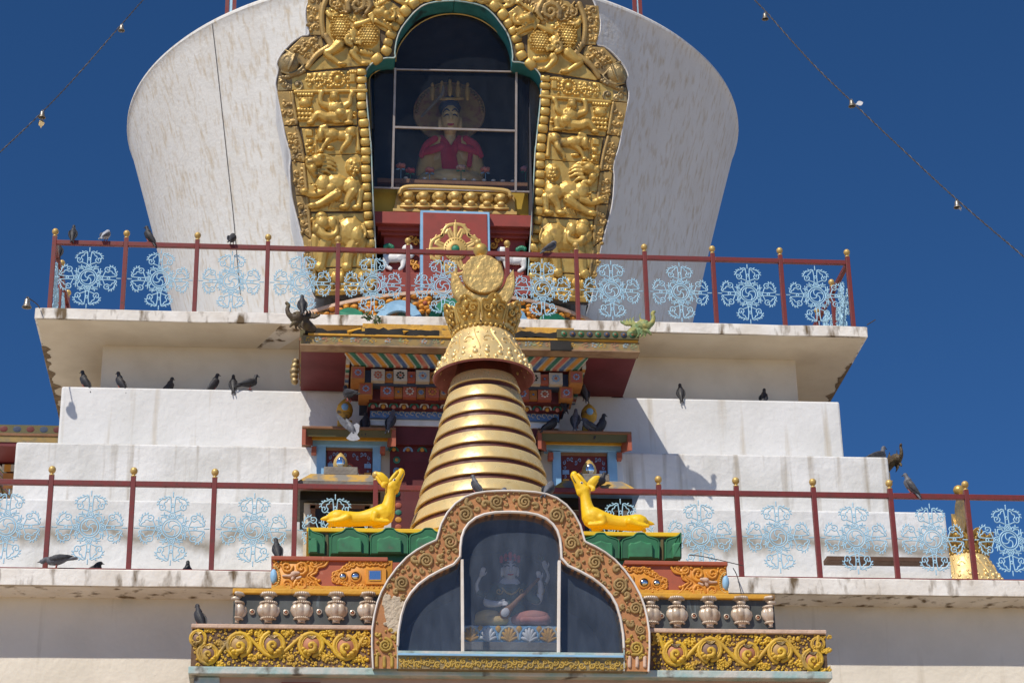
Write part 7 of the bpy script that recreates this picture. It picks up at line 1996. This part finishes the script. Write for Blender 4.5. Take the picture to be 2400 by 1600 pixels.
chain('thin twisted chain crossing the sky left of the dome', [(372, -35, 34.4), (338, -2, 34.3), (283, 60, 34.1), (180, 178, 33.8), (100, 262, 33.6), (0, 357, 33.3), (-60, 412, 33.1)])
chain('thin twisted chain crossing the sky right of the dome', [(1720, -52, 30.4), (1768, 0, 30.2), (1797, 30, 30.1), (1900, 145, 29.6), (2000, 242, 29.2), (2120, 355, 28.7), (2245, 470, 28.2), (2400, 602, 27.6), (2460, 655, 27.4)])
bell('bell near the top of the left chain', 285, 65, 34.1, 1.05)
bell('pale bell low on the left chain with a brass leaf hanging below', 99, 268, 33.6, 1.08, (-0.004, -0.185, 1.15, 0.0, GOLD_OLD))
bell('bell near the top of the right chain', 1793, 38, 30.1, 0.95)
bell('bell halfway down the right chain with a pale leaf blown sideways', 1996, 242, 29.2, 0.95, (0.125, 0.0, 0.9, -1.25, WHITE))
bell('bell low on the right chain with a small pale leaf under it', 2243, 478, 28.2, 0.95, (0.04, -0.075, 0.5, 0.3, WHITE))
# bell on a bent rod at the left corner of the upper slab
tb = bell('pale bell hanging from a bent rod at the left corner of the upper slab', 63.5, 709, 27.58, 1.1, None, None)
del_group = tb.get('group')
rp = [at(93, 722, 27.98), at(86, 712, 27.85), at(68, 699, 27.62), at(64, 698, 27.58)]
g = G(); g.tube(catmull(rp, 5), 0.008, 5); o = g.obj('bell_rod', CHAIN_M, smooth=60); tag(o, 'bent iron rod carrying the bell at the left corner of the upper slab', 'rod')
g = G(); q = at(163, 905, 28.3)
rp = [at(2032, 761, 28.02), at(2052, 749, 27.95)]; g = G(); g.tube(rp, 0.008, 5); o = g.obj('bell_rod', CHAIN_M); tag(o, 'short iron rod sticking out at the right corner of the upper slab', 'rod')

# ================================================================== small plants, wires and a plank
def weed(label, u, v, Y, n, h, seed):
    rr = random.Random(seed); q = at(u, v, Y)
    t = thing('weed', label, 'plant', tuple(q), 'weeds on the ledges')
    gs, gl = G(), G()
    for k in range(n):
        a = rr.uniform(-0.9, 0.9); L = h*rr.uniform(0.5, 1)
        e = q+np.array([L*math.sin(a), rr.uniform(-.03, .03), L*math.cos(a)]); m = (q+e)/2+np.array([0.02*math.sin(a), 0, 0.01])
        gs.tube([q, m, e], 0.004, 4)
        for j in range(4):
            c = q+(e-q)*(0.4+0.2*j); b = rr.uniform(0, 6.28); s_ = 0.035*rr.uniform(.6, 1.1)
            gl.add([c, c+np.array([s_*math.cos(b), -0.008, s_*math.sin(b)]), c+np.array([1.8*s_*math.cos(b+.4), 0.0, 1.8*s_*math.sin(b+.4)]), c+np.array([s_*math.cos(b+.8), 0.008, s_*math.sin(b+.8)])], [(0, 1, 2, 3)])
    gs.obj('stem', PLANT, t); gl.obj('leaf', PLANT, t)
weed('small weed growing on the porch roof beside the left dragon', 862, 752, 27.2, 6, 0.13, 1)
weed('small weed on the porch ridge left of the spire crown', 880, 755, 27.2, 5, 0.10, 2)
for i, P in enumerate(([(1615, 1300, 25.3), (1640, 1302, 25.3), (1680, 1310, 25.4), (1742, 1325, 25.6)], [(1718, 1330, 25.4), (1728, 1350, 25.3), (1738, 1393, 23.9)])):
    g = G(); g.tube(catmull([at(*p) for p in P], 5), 0.006, 4); o = g.obj('wire', CHAIN_M); tag(o, ['loose wire tied to the lower railing right of the pedestal', 'thin wire hanging down from the lower slab right of the pedestal'][i], 'wire')
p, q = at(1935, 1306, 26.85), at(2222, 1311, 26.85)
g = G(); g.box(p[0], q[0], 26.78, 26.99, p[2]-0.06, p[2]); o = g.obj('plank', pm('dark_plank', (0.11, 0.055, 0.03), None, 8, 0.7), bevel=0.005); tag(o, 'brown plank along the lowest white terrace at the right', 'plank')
